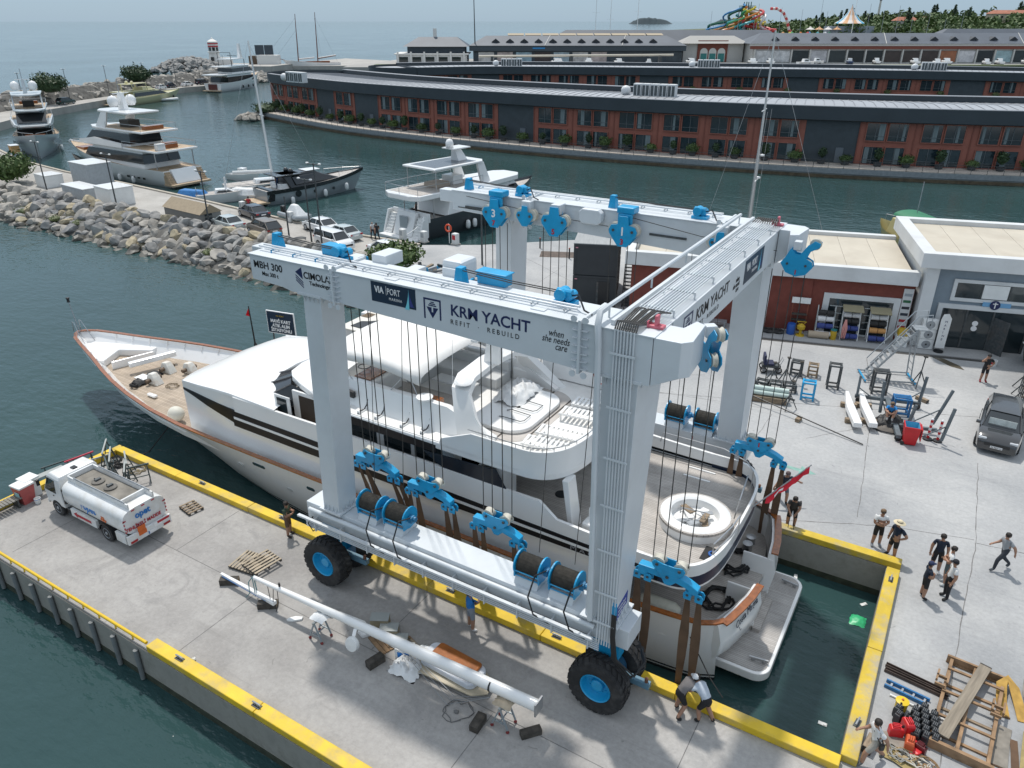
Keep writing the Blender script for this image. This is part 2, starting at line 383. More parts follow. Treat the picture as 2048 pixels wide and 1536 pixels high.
while x<-21.5:
 MB().tube([(x,PIER_OUT+.06,.22),(x,PIER_OUT+.10,.12),(x+.05,PIER_OUT+.06,.02)],.035,6).build('bracket',YPIPE,t);x+=.98
FEND=mat('fender_rubber',(.17,.18,.18),.8,var=.2)
x=PIER_END+1.0;k=0
while x<-21.4:
 tag(MB().cyl((x,PIER_OUT-.15,-1.45),(x,PIER_OUT-.15,-.12),.085,n=10).build('fender_post',FEND,sm=True),'grey rubber fender post hanging on the outer pier wall under the pipe rail','fender','fender posts on the outer pier wall');x+=1.3
def cleat(x,y,rz,lab,z=KH):
 t=thing('mooring_cleat',lab,'cleat',(x,y,z),rz,'steel cleats on the yellow kerbs')
 MB().box(-.17,.17,-.08,.08,.0,.02).b('base_plate',DST,t)
 b=MB().cyl((-.07,0,.02),(-.07,0,.1),.03,n=8).cyl((.07,0,.02),(.07,0,.1),.03,n=8);b.tube([(-.17,0,.1),(-.08,0,.115),(.08,0,.115),(.17,0,.1)],.028,8);b.b('horn',GALV,t,sm=True)
cleat(-27.8,-.16,0,'steel cleat on the slip kerb behind the tanker truck');cleat(-22.6,-.16,0,'steel cleat on the slip kerb near the man in green')
cleat(-13.8,-.16,0,'steel cleat on the slip kerb left of the photographer');cleat(-9.3,-.16,0,'steel cleat on the slip kerb beside the front lift wheel')
cleat(-15.9,PIER_OUT+.18,0,'steel cleat on the outer pier kerb at the bottom edge');cleat(-19.6,PIER_OUT+.18,0,'steel cleat on the outer pier kerb nearest the pipe rail')
cleat(.18,9.1,R(90),'steel cleat on the end kerb near the far slip corner');cleat(.18,1.45,R(80),'steel cleat with rope on the end kerb by the near slip corner')
# ---------------------------------------------------------------- the travelling boat lift
lift=thing('boat_lift','tall pale grey travelling boat hoist with blue blocks and big black tyres over the slip','boat lift',(-12.3,4.7,0))
def part(mb,name,m,parent=None,**k):return mb.build(name,m,parent or lift,**k)
ZT=12.7
def girder(name,y0,y1,x0,x1,prof):
 """box girder with a sloping soffit; prof = [(x, z_bottom)]"""
 mb=MB();rings=[[(x,y0,zb),(x,y1,zb),(x,y1,ZT),(x,y0,ZT)]for x,zb in prof]
 mb.loft(rings);g=part(mb,name,CRANE,bv=.012)
 part(MB().box(x0-.02,x1,y0-.05,y1+.05,ZT+.003,ZT+.03),'top_flange',CRANETOP,g)
 return g
NY0,NY1,FY0,FY1=-1.85,-.55,9.85,11.25
gN=girder('main_girder',NY0,NY1,-20.05,-6.1,[(-20.05,11.86),(-18.7,11.80),(-18.3,11.72),(-16.4,11.70),(-12,11.56),(-8.0,11.40),(-6.15,11.40)])
gF=girder('main_girder',FY0,FY1,-20.3,-6.1,[(-20.3,11.86),(-18.7,11.80),(-18.3,11.72),(-16.4,11.70),(-12,11.56),(-8.0,11.40),(-6.15,11.40)])
gx=part(MB().box(-7.25,-6.12,NY1+.002,FY0-.002,11.62,ZT-.004),'cross_girder',CRANE,bv=.012)
def console(y_out,s):
 """s=+1 near console (block hangs towards +y), -1 far"""
 Y=lambda d:y_out+s*d
 pts=[(-6.13,Y(0)),(-5.45,Y(.02)),(-5.25,Y(.25)),(-5.35,Y(1.45)),(-5.62,Y(1.6)),(-5.75,Y(1.0)),(-6.13,Y(1.0))]
 if s<0:pts=pts[::-1]
 mb=MB();n=len(pts)
 vs=[(p[0],p[1],11.42 if p[0]<-5.9 else 11.78)for p in pts]+[(p[0],p[1],ZT+.004)for p in pts]
 fs=[(i,(i+1)%n,(i+1)%n+n,i+n)for i in range(n)]+[tuple(range(n-1,-1,-1)),tuple(range(n,2*n))]
 mb.add(vs,fs);return part(mb,'corner_console',CRANE,bv=.012)
cN=console(NY0,1);cF=console(FY1,-1)
def leg(x0,x1,y0,y1t,y1b,xs=0.,z0=3.42,z1=11.42):
 mb=MB();q=min(y0,y1b);
 mb.hexa([(x0-xs,min(y0,y1b),z0),(x1-xs,min(y0,y1b),z0),(x1-xs,max(y0,y1b),z0),(x0-xs,max(y0,y1b),z0),(x0,min(y0,y1t),z1),(x1,min(y0,y1t),z1),(x1,max(y0,y1t),z1),(x0,max(y0,y1t),z1)])
 l=part(mb,'leg',CRANE,bv=.012)
 fl=MB()
 for z,xx,ya,yb in ((z0-.06,xs,min(y0,y1b),max(y0,y1b)),(z1-.03,0,min(y0,y1t),max(y0,y1t))):
  fl.box(x0-xx-.12,x1-xx+.12,ya-.12,yb+.12,z,z+.07)
 fl.each('flange_plate',CRANE,l)
 g=MB()
 for z,xx,sg,ya,yb in ((z0+.01,xs,1,min(y0,y1b),max(y0,y1b)),(z1-.03,0,-1,min(y0,y1t),max(y0,y1t))):
  for k in range(4):
   x=x0-xx+(x1-x0)*(k+.5)/4
   g.add([(x-.012,ya-.1,z),(x+.012,ya-.1,z),(x+.012,ya,z),(x-.012,ya,z),(x-.012,ya-.015,z+.22*sg),(x+.012,ya-.015,z+.22*sg),(x+.012,ya,z+.22*sg),(x-.012,ya,z+.22*sg)],[(0,3,2,1),(4,5,6,7),(0,1,5,4),(1,2,6,5),(2,3,7,6),(3,0,4,7)])
   y=ya+(yb-ya)*(k+.5)/4
   g.add([(x1-xx,y-.012,z),(x1-xx+.1,y-.012,z),(x1-xx+.1,y+.012,z),(x1-xx,y+.012,z),(x1-xx,y-.012,z+.22*sg),(x1-xx+.015,y-.012,z+.22*sg),(x1-xx+.015,y+.012,z+.22*sg),(x1-xx,y+.012,z+.22*sg)],[(0,3,2,1),(4,5,6,7),(0,1,5,4),(1,2,6,5),(2,3,7,6),(3,0,4,7)])
 part(g,'gusset',CRANE,l,st=True);return l
legNL=leg(-17.9,-17.15,-1.76,-.72,-.85,.3,z1=11.72);legNR=leg(-7.45,-6.47,-1.76,.05,-.72,.12)
legFL=leg(-18.25,-17.45,11.65,10.2,10.5,.2,z1=11.72);legFR=leg(-7.4,-6.42,11.75,9.9,10.75,.1)
for y0,y1 in ((NY0,NY1),(FY0,FY1)):
 for x,zb in ((-16.4,11.62),(-8.05,11.34)):
  s=part(MB().box(x-.035,x+.035,y0-.12,y1+.12,zb,ZT+.1),'splice_plate',CRANE)
  r=MB()
  for sy,yy in ((-1,y0),(1,y1)):
   for k in range(6):
    z=zb+.12+k*(ZT-zb-.1)/6;r.box(x-.22,x+.22,min(yy,yy+sy*.1),max(yy,yy+sy*.1),z,z+.018)
  part(r,'splice_rib',CRANE,s,st=True)
  lug=MB()
  for sx in (-1,1):
   for z in (zb-.02,ZT+.12):lug.cyl((x+sx*.16,y0-.12,z),(x+sx*.16,y0-.09,z),.09,n=10)
  part(lug,'lifting_lug',CRANE,s,st=True)
for y0,y1,x in ((NY0,NY1,-20.05),(FY0,FY1,-20.3)):
 part(MB().box(x-.75,x-.005,y1-.55 if y1<5 else y0+.05,y1-.05 if y1<5 else y0+.55,ZT-.55,ZT-.02),'end_bracket',CRANE,bv=.03)
for y0,y1 in ((NY0,NY1),(FY0,FY1)):
 yy=(y0+.42,y0+.62)if y0<0 else (y1-.35,y1-.55)
 for y in yy:part(MB().cyl((-20,y,ZT+.17),(-8.4,y,ZT+.17),.035,n=8),'service_pipe',CRANE,sm=True)
 for k in range(12):
  x=-19.4+k*.97
  b=MB().box(x-.02,x+.02,min(yy)-.08,max(yy)+.08,ZT+.1,ZT+.125).box(x-.02,x+.02,min(yy)-.08,min(yy)-.05,ZT+.03,ZT+.12).box(x-.02,x+.02,max(yy)+.05,max(yy)+.08,ZT+.03,ZT+.12)
  part(b,'pipe_bracket',BLUE if k<3 else CRANE)
def sill(y0,y1):
 s=part(MB().box(-19.15,-6.15,y0,y1,2.62,3.34),'sill_beam',CRANE,bv=.02)
 o=-1 if y0<5 else 1;yo=y0 if o<0 else y1
 for k in range(6):part(MB().cyl((-19.1,yo+o*.17,2.36+k*.075),(-7.0,yo+o*.17,2.36+k*.075),.022,n=6),'hydraulic_pipe',CRANE,s)
 part(MB().cyl((-18.9,yo+o*.12,3.15),(-7.2,yo+o*.12,3.15),.085,n=10),'conduit',CRANE,s,sm=True)
 part(MB().box(-19.3,-7.15,yo+o*.34-.06,yo+o*.34+.06,2.83,2.9),'pipe_cover',CRANE,s)
 for k in range(10):
  x=-18.6+k*1.25;part(MB().box(x-.02,x+.02,min(yo,yo+o*.24),max(yo,yo+o*.24),2.3,2.85),'pipe_clamp',CRANE,s)
 return s
SN=sill(-1.72,-.72);SF=sill(10.75,11.75)
def winch(x,y,num=None):
 """hydraulic hoist winch: grooved drum between blue cheek plates, cross bars and motor"""
 w=part(MB().hexa([(x-.42,y-.42,3.345),(x+.42,y-.42,3.345),(x+.42,y+.42,3.345),(x-.42,y+.42,3.345),(x-.42,y-.3,3.58),(x+.42,y-.3,3.58),(x+.42,y+.3,3.58),(x-.42,y+.3,3.58)]),'winch',CRANE)
 z=3.93;prof=[]
 n=26
 for k in range(n):prof+=[(.315,-.40+k*.8/n),(.33,-.40+(k+.5)*.8/n)]
 part(MB().lathe(prof,20,(x,y,z),'x'),'drum',mat('drum_rope',(.055,.050,.042),.75,.1,var=.3,vscale=8),w)
 for s in (-1,1):
  c=MB().lathe([(0,-.025),(.41,-.025),(.41,.025),(0,.025)],24,(x+s*.44,y,z),'x')
  c.box(x+s*.44-.024,x+s*.44+.024,y-.36,y+.36,3.56,z-.05)
  part(c,'cheek_plate',BLUE,w)
 b=MB()
 for yy,zz in ((y-.36,z-.12),(y-.33,3.62),(y+.36,z-.12)):b.cyl((x-.44,yy,zz),(x+.44,yy,zz),.022,n=6)
 b.each('cross_bar',BLUE,w)
 mo=MB().cyl((x+.46,y,z),(x+.72,y,z),.1,n=10).box(x+.5,x+.64,y-.16,y+.05,z-.1,z+.12).cyl((x-.46,y,z),(x-.58,y,z),.07,n=8)
 part(mo,'motor',mat('winch_motor',(.03,.19,.36),.45,var=.3),w)
 if y<5:
  h=MB();h.tube([(x+.6,y-.1,z+.1),(x+.45,y-.6,z+.2),(x+.35,y-.85,z-.5),(x+.6,y-.95,z-1.0),(x+1.1,y-.85,z-1.2)],.028,6)
  part(h,'hose',BLACK,w,sm=True)
for x in (-16.3,-15.1,-9.75,-8.5):winch(x,-1.18)
for x in (-16.2,-15.0,-9.45,-8.15):winch(x,11.2)
for t_,x in (('5',-10.9),('1',-8.6)):text(t_,.28,REDP,lift,(x,10.742,3.0),FACE_Y,'sill_number')
def tyre_mesh():
 mb=MB();R0,W=.97,.33
 prof=[(.50,-W*.78),(.62,-W),(.80,-W*1.03),(.90,-W*.98),(.935,-W*.8),(.935,W*.8),(.90,W*.98),(.80,W*1.03),(.62,W),(.50,W*.78)]
 mb.lathe(prof,40,axis='y');n=26
 for k in range(n):
  for s in (-1,1):
   a=2*PI*(k+(.5 if s>0 else 0))/n;da=.075
   pts=[]
   for rr in (.925,R0+.012):
    for q,yy,sk in ((-1,.02,.10),(1,.02,.10),(1,.20,.0),(-1,.20,.0)):
     an=a+q*da*.85+sk;pts.append((rr*cos(an),s*yy,rr*sin(an)))
   pts2=[]
   for rr in (.86,R0-.012):
    for q,yy,sk in ((-1,.20,.0),(1,.20,.0),(1,.335,-.06),(-1,.335,-.06)):
     an=a+q*da+sk;pts2.append(((rr if yy<.3 else rr-.03)*cos(an),s*yy,(rr if yy<.3 else rr-.03)*sin(an)))
   mb.hexa(pts);mb.hexa(pts2)
 return mb
TM=tyre_mesh()
def wheel(x,y,out,yaw=0):
 w=TM.b('wheel',RUBBER,lift,sm=True,angle=35);w.location=Vector((x,y,.98))-wloc(lift);w.rotation_euler=(0,0,yaw)
 s=out
 rim=MB().lathe([(.52,s*.27),(.50,s*.30),(.47,s*.27),(.44,s*.10),(.40,s*.03),(.22,s*.02),(.20,s*.14),(.17,s*.17),(0,s*.17)],28,axis='y')
 rim.lathe([(.52,-s*.27),(.47,-s*.2),(.1,-s*.1),(0,-s*.1)],20,axis='y')
 r=rim.b('rim',BLUE,w,sm=True,angle=30)
 nuts=MB()
 for k in range(12):
  a=2*PI*k/12;nuts.cyl((.31*cos(a),s*.02,.31*sin(a)),(.31*cos(a),s*.05,.31*sin(a)),.022,n=6)
 nuts.b('wheel_nut',BLUE,r,st=True)
def bogie(x,y,o,yaw):
 q=part(MB().lathe([(.0,2.62),(.46,2.62),(.46,2.5),(.40,2.45),(.40,2.3),(0,2.3)],24,(x,y,0)),'slew_ring',BLUE,sm=True)
 b=MB().box(x-.42,x+.42,y-.22,y+.22,1.75,2.32).box(x-.2,x+.2,y-.2,y+.2,.78,1.76).cyl((x,y-.62,.98),(x,y+.62,.98),.13,n=12)
 b.box(x-.62,x-.4,y-.14,y+.14,1.85,2.15)
 part(b,'axle_yoke',BLUE,q,bv=.015)
 part(MB().beam((x-.2,y,1.05),(x+1.42,y,1.05),.2,.2),'tow_arm',mat('bogie_slate',(.10,.20,.27),.5,var=.2),q)
 part(MB().cyl((x+1.3,y,1.14),(x+1.3,y,1.3),.06,n=8),'tow_pin',mat('rusty_pin',(.16,.07,.04),.8),q)
 wheel(x,y-.64,-1);wheel(x,y+.64,1)
bogie(-18.3,-1.18,-1,0);bogie(-6.95,-1.18,-1,0);bogie(-18.5,11.45,1,0);bogie(-6.85,11.45,1,0)
def plate_pts(cx,cz,w,h):
 return [(cx-.16*w,cz+.5*h),(cx-.2*w,cz+.22*h),(cx-.42*w,cz+.18*h),(cx-.5*w,cz+.02*h),(cx-.47*w,cz-.1*h),(cx-.16*w,cz-.5*h),(cx+.16*w,cz-.5*h),(cx+.47*w,cz-.1*h),(cx+.5*w,cz+.02*h),(cx+.42*w,cz+.18*h),(cx+.2*w,cz+.22*h),(cx+.16*w,cz+.5*h)]
def upper_block(x,y,zc,arm_from,w=1.2,h=1.2,num=None,white=None,saddle=False,small=False):
 """sheave block with two cheek plates hung from a bracket arm; y = block centre"""
 if saddle:
  s=MB();s.box(x-.36,x+.36,min(arm_from,y)-.05,max(arm_from,y)+.12,ZT+.04,ZT+.3);s.box(x-.3,x+.3,min(arm_from,y)-.06,min(arm_from,y)+.1,ZT-.45,ZT+.05)
  arm=part(s,'block_saddle',BLUE,bv=.05)
 else:
  arm=part(MB().box(x-.22,x+.22,min(arm_from,y)-.08,max(arm_from,y)+.08,zc+.22*h,zc+.22*h+.42),'block_arm',CRANE,bv=.04)
 for s in (-1,1):
  yy=y+s*.17;pl=MB().slab(plate_pts(x,zc,w,h),'y',yy-.018,yy+.018)
  p=part(pl,'cheek_plate',BLUE,arm,bv=.01)
  bt=MB()
  for sx in (-.33,.33):bt.cyl((x+sx*w,yy-.05,zc+.02*h),(x+sx*w,yy+.05,zc+.02*h),.055,n=8)
  bt.each('pin',DST,arm)
 sh=MB()
 for sx in (-.33,.33):
  for d in (-.07,.07):sh.lathe([(.06,-.05),(.26,-.05),(.2,0),(.26,.05),(.06,.05)],18,(x+sx*w,y+d,zc+.04*h),'y')
 sh.each('sheave',mat('sheave_nylon',(.55,.53,.46),.6,var=.15),arm,sm=True)
 if num:text(num,.30,REDP,arm,(x-.09,y-.195,zc-.42*h),FACE_Y,'block_number',bold=.01)
 if white:text(white,.46,WPRINT,arm,(x-.13,y-.195,zc-.12*h),FACE_Y,'block_number',bold=.01)
 return arm
YB_N,YB_F=.12,9.45
for x,num,wh,sad in ((-17.75,'7','3',True),(-14.85,'5',None,False),(-11.8,'3','1',True)):
 upper_block(x,YB_F,12.08,FY0,num=num,white=wh,saddle=sad)
for x in (-16.3,-8.0):upper_block(x,9.55,12.12,FY0,w=.8,h=.85,small=True)
for x,sad in ((-17.1,False),(-14.65,False),(-11.8,True)):
 upper_block(x,YB_N,11.95,NY1,saddle=False)
def thing_part(x,y,z,rz,sc):
 o=MB().box(-.12,.12,-.12,.12,.0,.2).b('block_hub',CRANE,lift);o.location=Vector((x,y,z))-wloc(lift);o.rotation_euler=(0,0,rz);o.scale=(sc,)*3;return o
def setm(mb,z):mb.v=[(p[0],p[1],p[2]-z)for p in mb.v];return mb
def end_block(x,y,num,rz=0.,sc=.72):
 k0=len(bpy.data.objects);X0=x;x=0.;Y0=y;y=0.;Zc=12.25
 a=thing_part(X0,Y0,Zc,rz,sc)
 MB().box(-.25,.1,-.2,.2,12.3-Zc,12.72-Zc).b('block_arm',CRANE,a,bv=.03)
 E=lambda mb,nm,m_,**k:setm(mb,Zc).b(nm,m_,a,**k)
 pts=[(x-.35,12.35),(x-.55,11.9),(x-.75,11.6),(x-.45,11.15),(x+.05,11.0),(x+.5,11.15),(x+.78,11.55),(x+.72,11.8),(x+.42,11.95),(x+.55,12.3),(x+.95,12.55),(x+.98,12.75),(x+.7,12.85),(x+.35,12.5),(x+.12,12.1),(x-.1,12.12)]
 for s in (-1,1):
  E(MB().slab(pts,'y',y+s*.2-.018,y+s*.2+.018),'cheek_plate',BLUE,bv=.01)
 sh=MB()
 for px,pz in ((x-.42,11.6),(x+.45,11.6),(x+.72,12.66)):sh.lathe([(.05,-.1),(.27,-.1),(.2,0),(.27,.1),(.05,.1)],18,(px,y,pz),'y')
 setm(sh,Zc).each('sheave',MATS['sheave_nylon'],a,rel=True,sm=True)
 bt=MB()
 for px,pz in ((x-.42,11.6),(x+.45,11.6)):bt.cyl((px,y-.26,pz),(px,y+.26,pz),.06,n=8)
 setm(bt,Zc).each('pin',DST,a,rel=True)
 if num:o=text(num,.3,REDP,None,(0,0,0),FACE_Y,'block_number',bold=.01);o.parent=a;o.location=(-.05,-.225,11.12-Zc)
end_block(-5.3,-.05,None,R(-50));end_block(-5.2,9.45,'1')
for y0,o in ((NY0+.95,1),(FY0+.45,-1)):
 for xa,xb in ((-19.7,-16.9),(-12.35,-9.0)):
  if y0>5 and xa>-15:xa,xb=-12.7,-9.1
  p=part(MB().hexa([(xa-.16,y0-.16,ZT+.03),(xa+.16,y0-.16,ZT+.03),(xa+.16,y0+.16,ZT+.03),(xa-.16,y0+.16,ZT+.03),(xa-.1,y0-.12,ZT+.52),(xa+.1,y0-.12,ZT+.52),(xa+.1,y0+.12,ZT+.52),(xa-.1,y0+.12,ZT+.52)]),'anchor_post',BLUE)
  w=MB().cyl((xb-.1,y0-.18,ZT+.3),(xb-.1,y0+.22,ZT+.3),.17,n=14).cyl((xb+.1,y0-.1,ZT+.26),(xb+.1,y0+.3,ZT+.26),.12,n=12).box(xb-.3,xb+.3,y0-.2,y0+.2,ZT+.03,ZT+.14).cyl((xb-.25,y0,ZT+.36),(xb+.2,y0,ZT+.36),.1,n=10)
  part(w,'shifting_winch',BLUE,bv=.01)
  for d in (-.07,.07):part(MB().tube([(xa,y0+d,ZT+.45),((xa+xb)/2,y0+d,ZT+.36),(xb-.2,y0+d,ZT+.35)],.016,5),'shifting_rope',ROPE)
  h=MB().tube([(xb+.2,y0,ZT+.3),(xb+.5,y0-.25,ZT+.45),(xb+.75,y0-.4,ZT+.12),(xb+1.0,y0-.45,ZT+.06)],.025,6);part(h,'hose',BLACK,sm=True)
b=MB().box(-12.0,-11.05,-.62,-.22,ZT+.03,ZT+.38).box(-12.05,-11.0,-.66,-.18,ZT+.36,ZT+.4);part(b,'counter_box',BLUE,bv=.02)
b=MB().box(-17.9,-17.2,-.75,-.35,ZT+.03,ZT+.36);part(b,'counter_box',BLUE,bv=.02)
for x in (-15.7,-13.0):part(MB().box(x-.28,x+.28,-.56,.3,ZT-.1,ZT+.28),'arm_head',CRANE,bv=.03)
part(MB().box(-13.35,-12.6,-.5,.35,ZT-.15,ZT+.5),'arm_head',CRANE,bv=.12)
for x,y in ((-14.3,-1.62),(-9.4,-1.62)):part(MB().box(x-.2,x+.2,y-.1,y+.1,ZT+.031,ZT+.055),'cover_plate',CRANE)
rack=part(MB().box(-7.35,-7.25,NY0+.2,FY1-.2,ZT+.03,ZT+.16),'pipe_rack',CRANE)
for k in range(10):
 y_=-.6;x=-7.05+k*.085
 part(MB().cyl((x,-.6,ZT+.22),(x,9.9,ZT+.22),.02,n=6),'hydraulic_pipe',CRANE,rack)
for k in range(7):
 y=-.3+k*1.6;b=MB().box(-7.12,-6.2,y-.025,y+.025,ZT+.15,ZT+.2)
 for x in (-7.1,-6.22):b.box(x-.02,x+.02,y-.02,y+.02,ZT+.0,ZT+.17)
 part(b,'rack_frame',CRANE,rack)
part(MB().cyl((-7.6,-1.3,ZT+.35),(-7.6,10.3,ZT+.35),.06,n=8),'hand_rail',CRANE,rack,sm=True)
for k in range(5):part(MB().cyl((-7.6,-1.2+k*2.85,ZT),(-7.6,-1.2+k*2.85,ZT+.35),.03,n=6),'rail_post',CRANE,rack)
part(MB().tube([(-7.6,-1.3,ZT+.35),(-7.6,-1.75,ZT+.34),(-7.55,-1.96,ZT+.1),(-7.5,-1.98,ZT-.4),(-7.3,-1.98,3.5)],.085,8),'drain_duct',CRANE,rack,sm=True)
hb=MB()
for k in range(11):
 x=-7.12+k*.055
 hb.tube([(-7.05+k*.085,-.6,ZT+.22),(-7.0+k*.07,-.95,ZT+.3+.02*(k%3)),(x+.03,-1.45+.02*(k%4),ZT+.12),(x,-1.78,ZT+.22),(x,-1.9,ZT+.05)],.022,5)
hb.each('hose',mat('hose_rubber',(.06,.058,.055),.6),lift,sm=True)
hf=MB()
for k in range(11):hf.tube([(-7.05+k*.085,9.9,ZT+.22),(-6.95+k*.07,10.3,ZT+.34),(-6.9+k*.06,10.8,ZT+.1)],.022,5)
hf.each('hose',MATS['hose_rubber'],lift,sm=True)
for x in [-7.12+k*.085 for k in range(7)]:
 part(MB().tube([(x,-1.9,ZT+.05),(x+.02,-1.93,10.5),(x+.06,-1.93,3.4),(x+.05,-1.95,2.7)],.024,6),'leg_pipe',CRANE,sm=True)
for z in (12.1,10.6,9.1,7.6,6.1,4.6,3.5):
 part(MB().box(-7.2,-6.52,-1.985,-1.955,z,z+.05),'pipe_clamp',CRANE)
PINK=mat('lamp_bracket_pink',(.55,.13,.17),.5,var=.15)
for x,y in ((-6.3,-1.25),(-6.3,10.7)):
 part(MB().box(x-.2,x+.2,y-.12,y+.12,ZT+.03,ZT+.11).box(x-.04,x+.04,y-.1,y+.1,ZT+.1,ZT+.36).box(x-.22,x-.18,y-.14,y+.14,ZT+.03,ZT+.2),'lamp_bracket',PINK,bv=.02)
for k in range(3):part(MB().cyl((-6.62+k*.05,-1.93,4.0),(-6.62+k*.05,-1.93,4.3),.03,n=8).cyl((-6.62+k*.05,-1.93,4.3),(-6.62+k*.05,-1.93,4.42),.018,n=6),'valve',BLUE)
for k in range(3):part(MB().tube([(-6.62+k*.05,-1.93,4.0),(-6.6+k*.05,-1.98,3.2),(-6.5+k*.06,-2.0,2.4),(-6.0+k*.1,-1.9,1.75+k*.1),(-5.65,-1.5,2.0+k*.15),(-5.9,-1.2,2.4)],.035,7),'drive_hose',BLACK,sm=True)
b=MB().slab([(-1.7,3.55),(-.95,3.72),(-.95,4.2),(-1.7,4.05)],'x',-6.582,-6.574);part(b,'notice_plate',mat('notice_blue',(.03,.06,.30),.5))
for k in range(3):text('DANGER ZONE',.085,WPRINT,lift,(-6.567,-1.62,3.95-k*.13),FACE_X,'notice_lettering',sx=.9)
part(MB().tube([(-18.6,-1.6,2.4),(-18.8,-1.9,2.2),(-18.9,-2.0,2.6),(-18.7,-1.9,2.9)],.025,6),'hose',BLACK)
def hoist(x,y,zb,ztop,num=None,slack=0.,slings=True):
 """four falls of wire rope, a lower block and a spreader beam with two pairs of slings"""
 blk=None;KX,KZ=.88,.72
 def sc(mb):mb.v=[(x+(p[0]-x)*KX,p[1],zb+(p[2]-zb)*KZ)for p in mb.v];return mb
 for s in (-1,1):
  pts=[(x-.5,zb+.28),(x-.60,zb+.12),(x-.55,zb-.05),(x-.15,zb-.5),(x+.15,zb-.5),(x+.55,zb-.05),(x+.60,zb+.12),(x+.5,zb+.28),(x+.2,zb+.2),(x-.2,zb+.2)]
  p=part(sc(MB().slab(pts,'y',y+s*.17-.02,y+s*.17+.02)),'lower_block',BLUE,blk or lift,bv=.015)
  if blk is None:blk=p
 sh=MB()
 for sx in (-.4,.4):sh.lathe([(.05,-.12),(.25,-.12),(.19,0),(.25,.12),(.05,.12)],18,(x+sx,y,zb+.12),'y')
 sc(sh).each('sheave',MATS['sheave_nylon'],blk,sm=True)
 bt=MB()
 for px,pz in ((x-.4,zb+.1),(x+.4,zb+.1),(x,zb-.38)):bt.cyl((px,y-.23,pz),(px,y+.23,pz),.06,n=8)
 sc(bt).each('pin',DST,blk)
 if num:text(num,.24,REDP,blk,(x-.06,y-.21,zb-.1),FACE_Y,'block_number',bold=.012)
 sp=MB().slab([(x-1.08,zb-.28),(x-.5,zb-.26),(x-.2,zb-.2),(x+.2,zb-.2),(x+.75,zb-.42),(x+1.08,zb-.62),(x+1.06,zb-.92),(x+.8,zb-.88),(x+.72,zb-.72),(x+.3,zb-.6),(x+.1,zb-.86),(x-.1,zb-.86),(x-.22,zb-.6),(x-.75,zb-.58),(x-.8,zb-.78),(x-1.08,zb-.72)],'y',y-.14,y+.14)
 part(sc(sp),'spreader_beam',BLUE,bv=.02)
 for sx,dz in ((-.92,-.72),(.93,-.9)):
  for d in (-.2,.2):
   px,pz=x+sx+d,zb+dz-.12
   c=MB().slab([(px-.13,pz-.22),(px+.13,pz-.22),(px+.15,pz+.05),(px+.07,pz+.18),(px-.07,pz+.18),(px-.15,pz+.05)],'y',y-.12,y-.08)
   c.slab([(px-.13,pz-.22),(px+.13,pz-.22),(px+.15,pz+.05),(px+.07,pz+.18),(px-.07,pz+.18),(px-.15,pz+.05)],'y',y+.08,y+.12)
   sk=part(sc(c),'shackle',BLUE,bv=.01)
   part(sc(MB().cyl((px,y-.15,pz+.02),(px,y+.15,pz+.02),.05,n=8)),'pin',DST,sk)
   if slings:
    px=x+(px-x)*KX;z0=zb+(pz-.15-zb)*KZ;rows=[];H=z0+3.2;wob=rnd.uniform(-.05,.05)
    for i in range(15):
     f=i/14;z=z0-H*f;tw=rnd.uniform(-.15,.15)+.9*sin(f*3+wob*20)*min(1,f*4)*.4
     wd=.07+.075*min(1,f*5)-(.05*math.exp(-((f-.5)/.12)**2))
     yy=y+slack*sin(min(1,f*2.2)*PI/2)+wob*f;xx=px+wob*f*2
     ca,sa=cos(tw),sin(tw)
     rows.append([(xx-wd*ca,yy-wd*sa-.012,z),(xx+wd*ca,yy+wd*sa-.012,z),(xx+wd*ca,yy+wd*sa+.012,z),(xx-wd*ca,yy-wd*sa+.012,z)])
    part(MB().loft(rows),'sling',SLING,sm=True)
 for sx in (-.54,-.18,.18,.54):
  z0=zb+.12 if abs(sx)>.5 else zb+.2
  part(MB().cyl((x+sx,y+(.05 if sx>0 else -.05),z0),(x+sx*1.05,y,ztop),.017,n=6),'rope_fall',ROPE)
hoist(-17.15,YB_N,5.0,11.75,slack=.75);hoist(-14.7,YB_N,4.62,11.75,slack=.25);hoist(-11.85,YB_N,4.15,11.75,slack=.2);hoist(-5.68,.05,4.75,11.5,slack=.1)
hoist(-17.75,YB_F,4.6,11.7,slack=-.15);hoist(-14.85,YB_F,4.4,11.75,slack=-.15);hoist(-11.8,YB_F,4.3,11.7,slack=-.15);hoist(-5.42,9.35,4.5,11.5,num='1',slack=-.1)
for x,y,zt in ((-16.3,-1.05,11.6),(-15.05,-1.0,11.6),(-9.7,-.8,11.4),(-8.45,-.75,11.4),(-9.4,10.9,11.5),(-8.1,10.9,11.5)):
 part(MB().cyl((x,y,4.2),(x+.1,y+(.5 if y<5 else -.5),zt),.012,n=5),'rope_fall',ROPE)
for xa,xb in ((-19.5,-11.6),(-11.6,-6.0)):part(MB().tube([(xa,9.75,12.55),((xa+xb)/2,9.72,12.2),(xb,9.75,12.05)],.013,5),'trim_rope',ROPE)
part(MB().cyl((-17.9,9.845,11.95),(-20.0,9.845,12.0),.02,n=5),'trim_rope',ROPE)
MB().box(-19.6,-18.4,9.80,9.848,12.02,12.1).box(-10.9,-9.4,9.80,9.848,11.95,12.03).each('slide_rail',DST,lift)
part(MB().slab([(-13.85,12.25),(-13.85,12.6),(-13.7,12.72),(-13.0,12.72),(-12.85,12.6),(-12.85,12.25),(-13.0,12.12),(-13.7,12.12)],'y',9.5,9.84),'sheave_cover',CRANE,bv=.05)
FY=NY0-.004;lt=lambda s,size,m,x,z,**k:text(s,size,m,lift,(x,FY,z),FACE_Y,'lettering',**k)
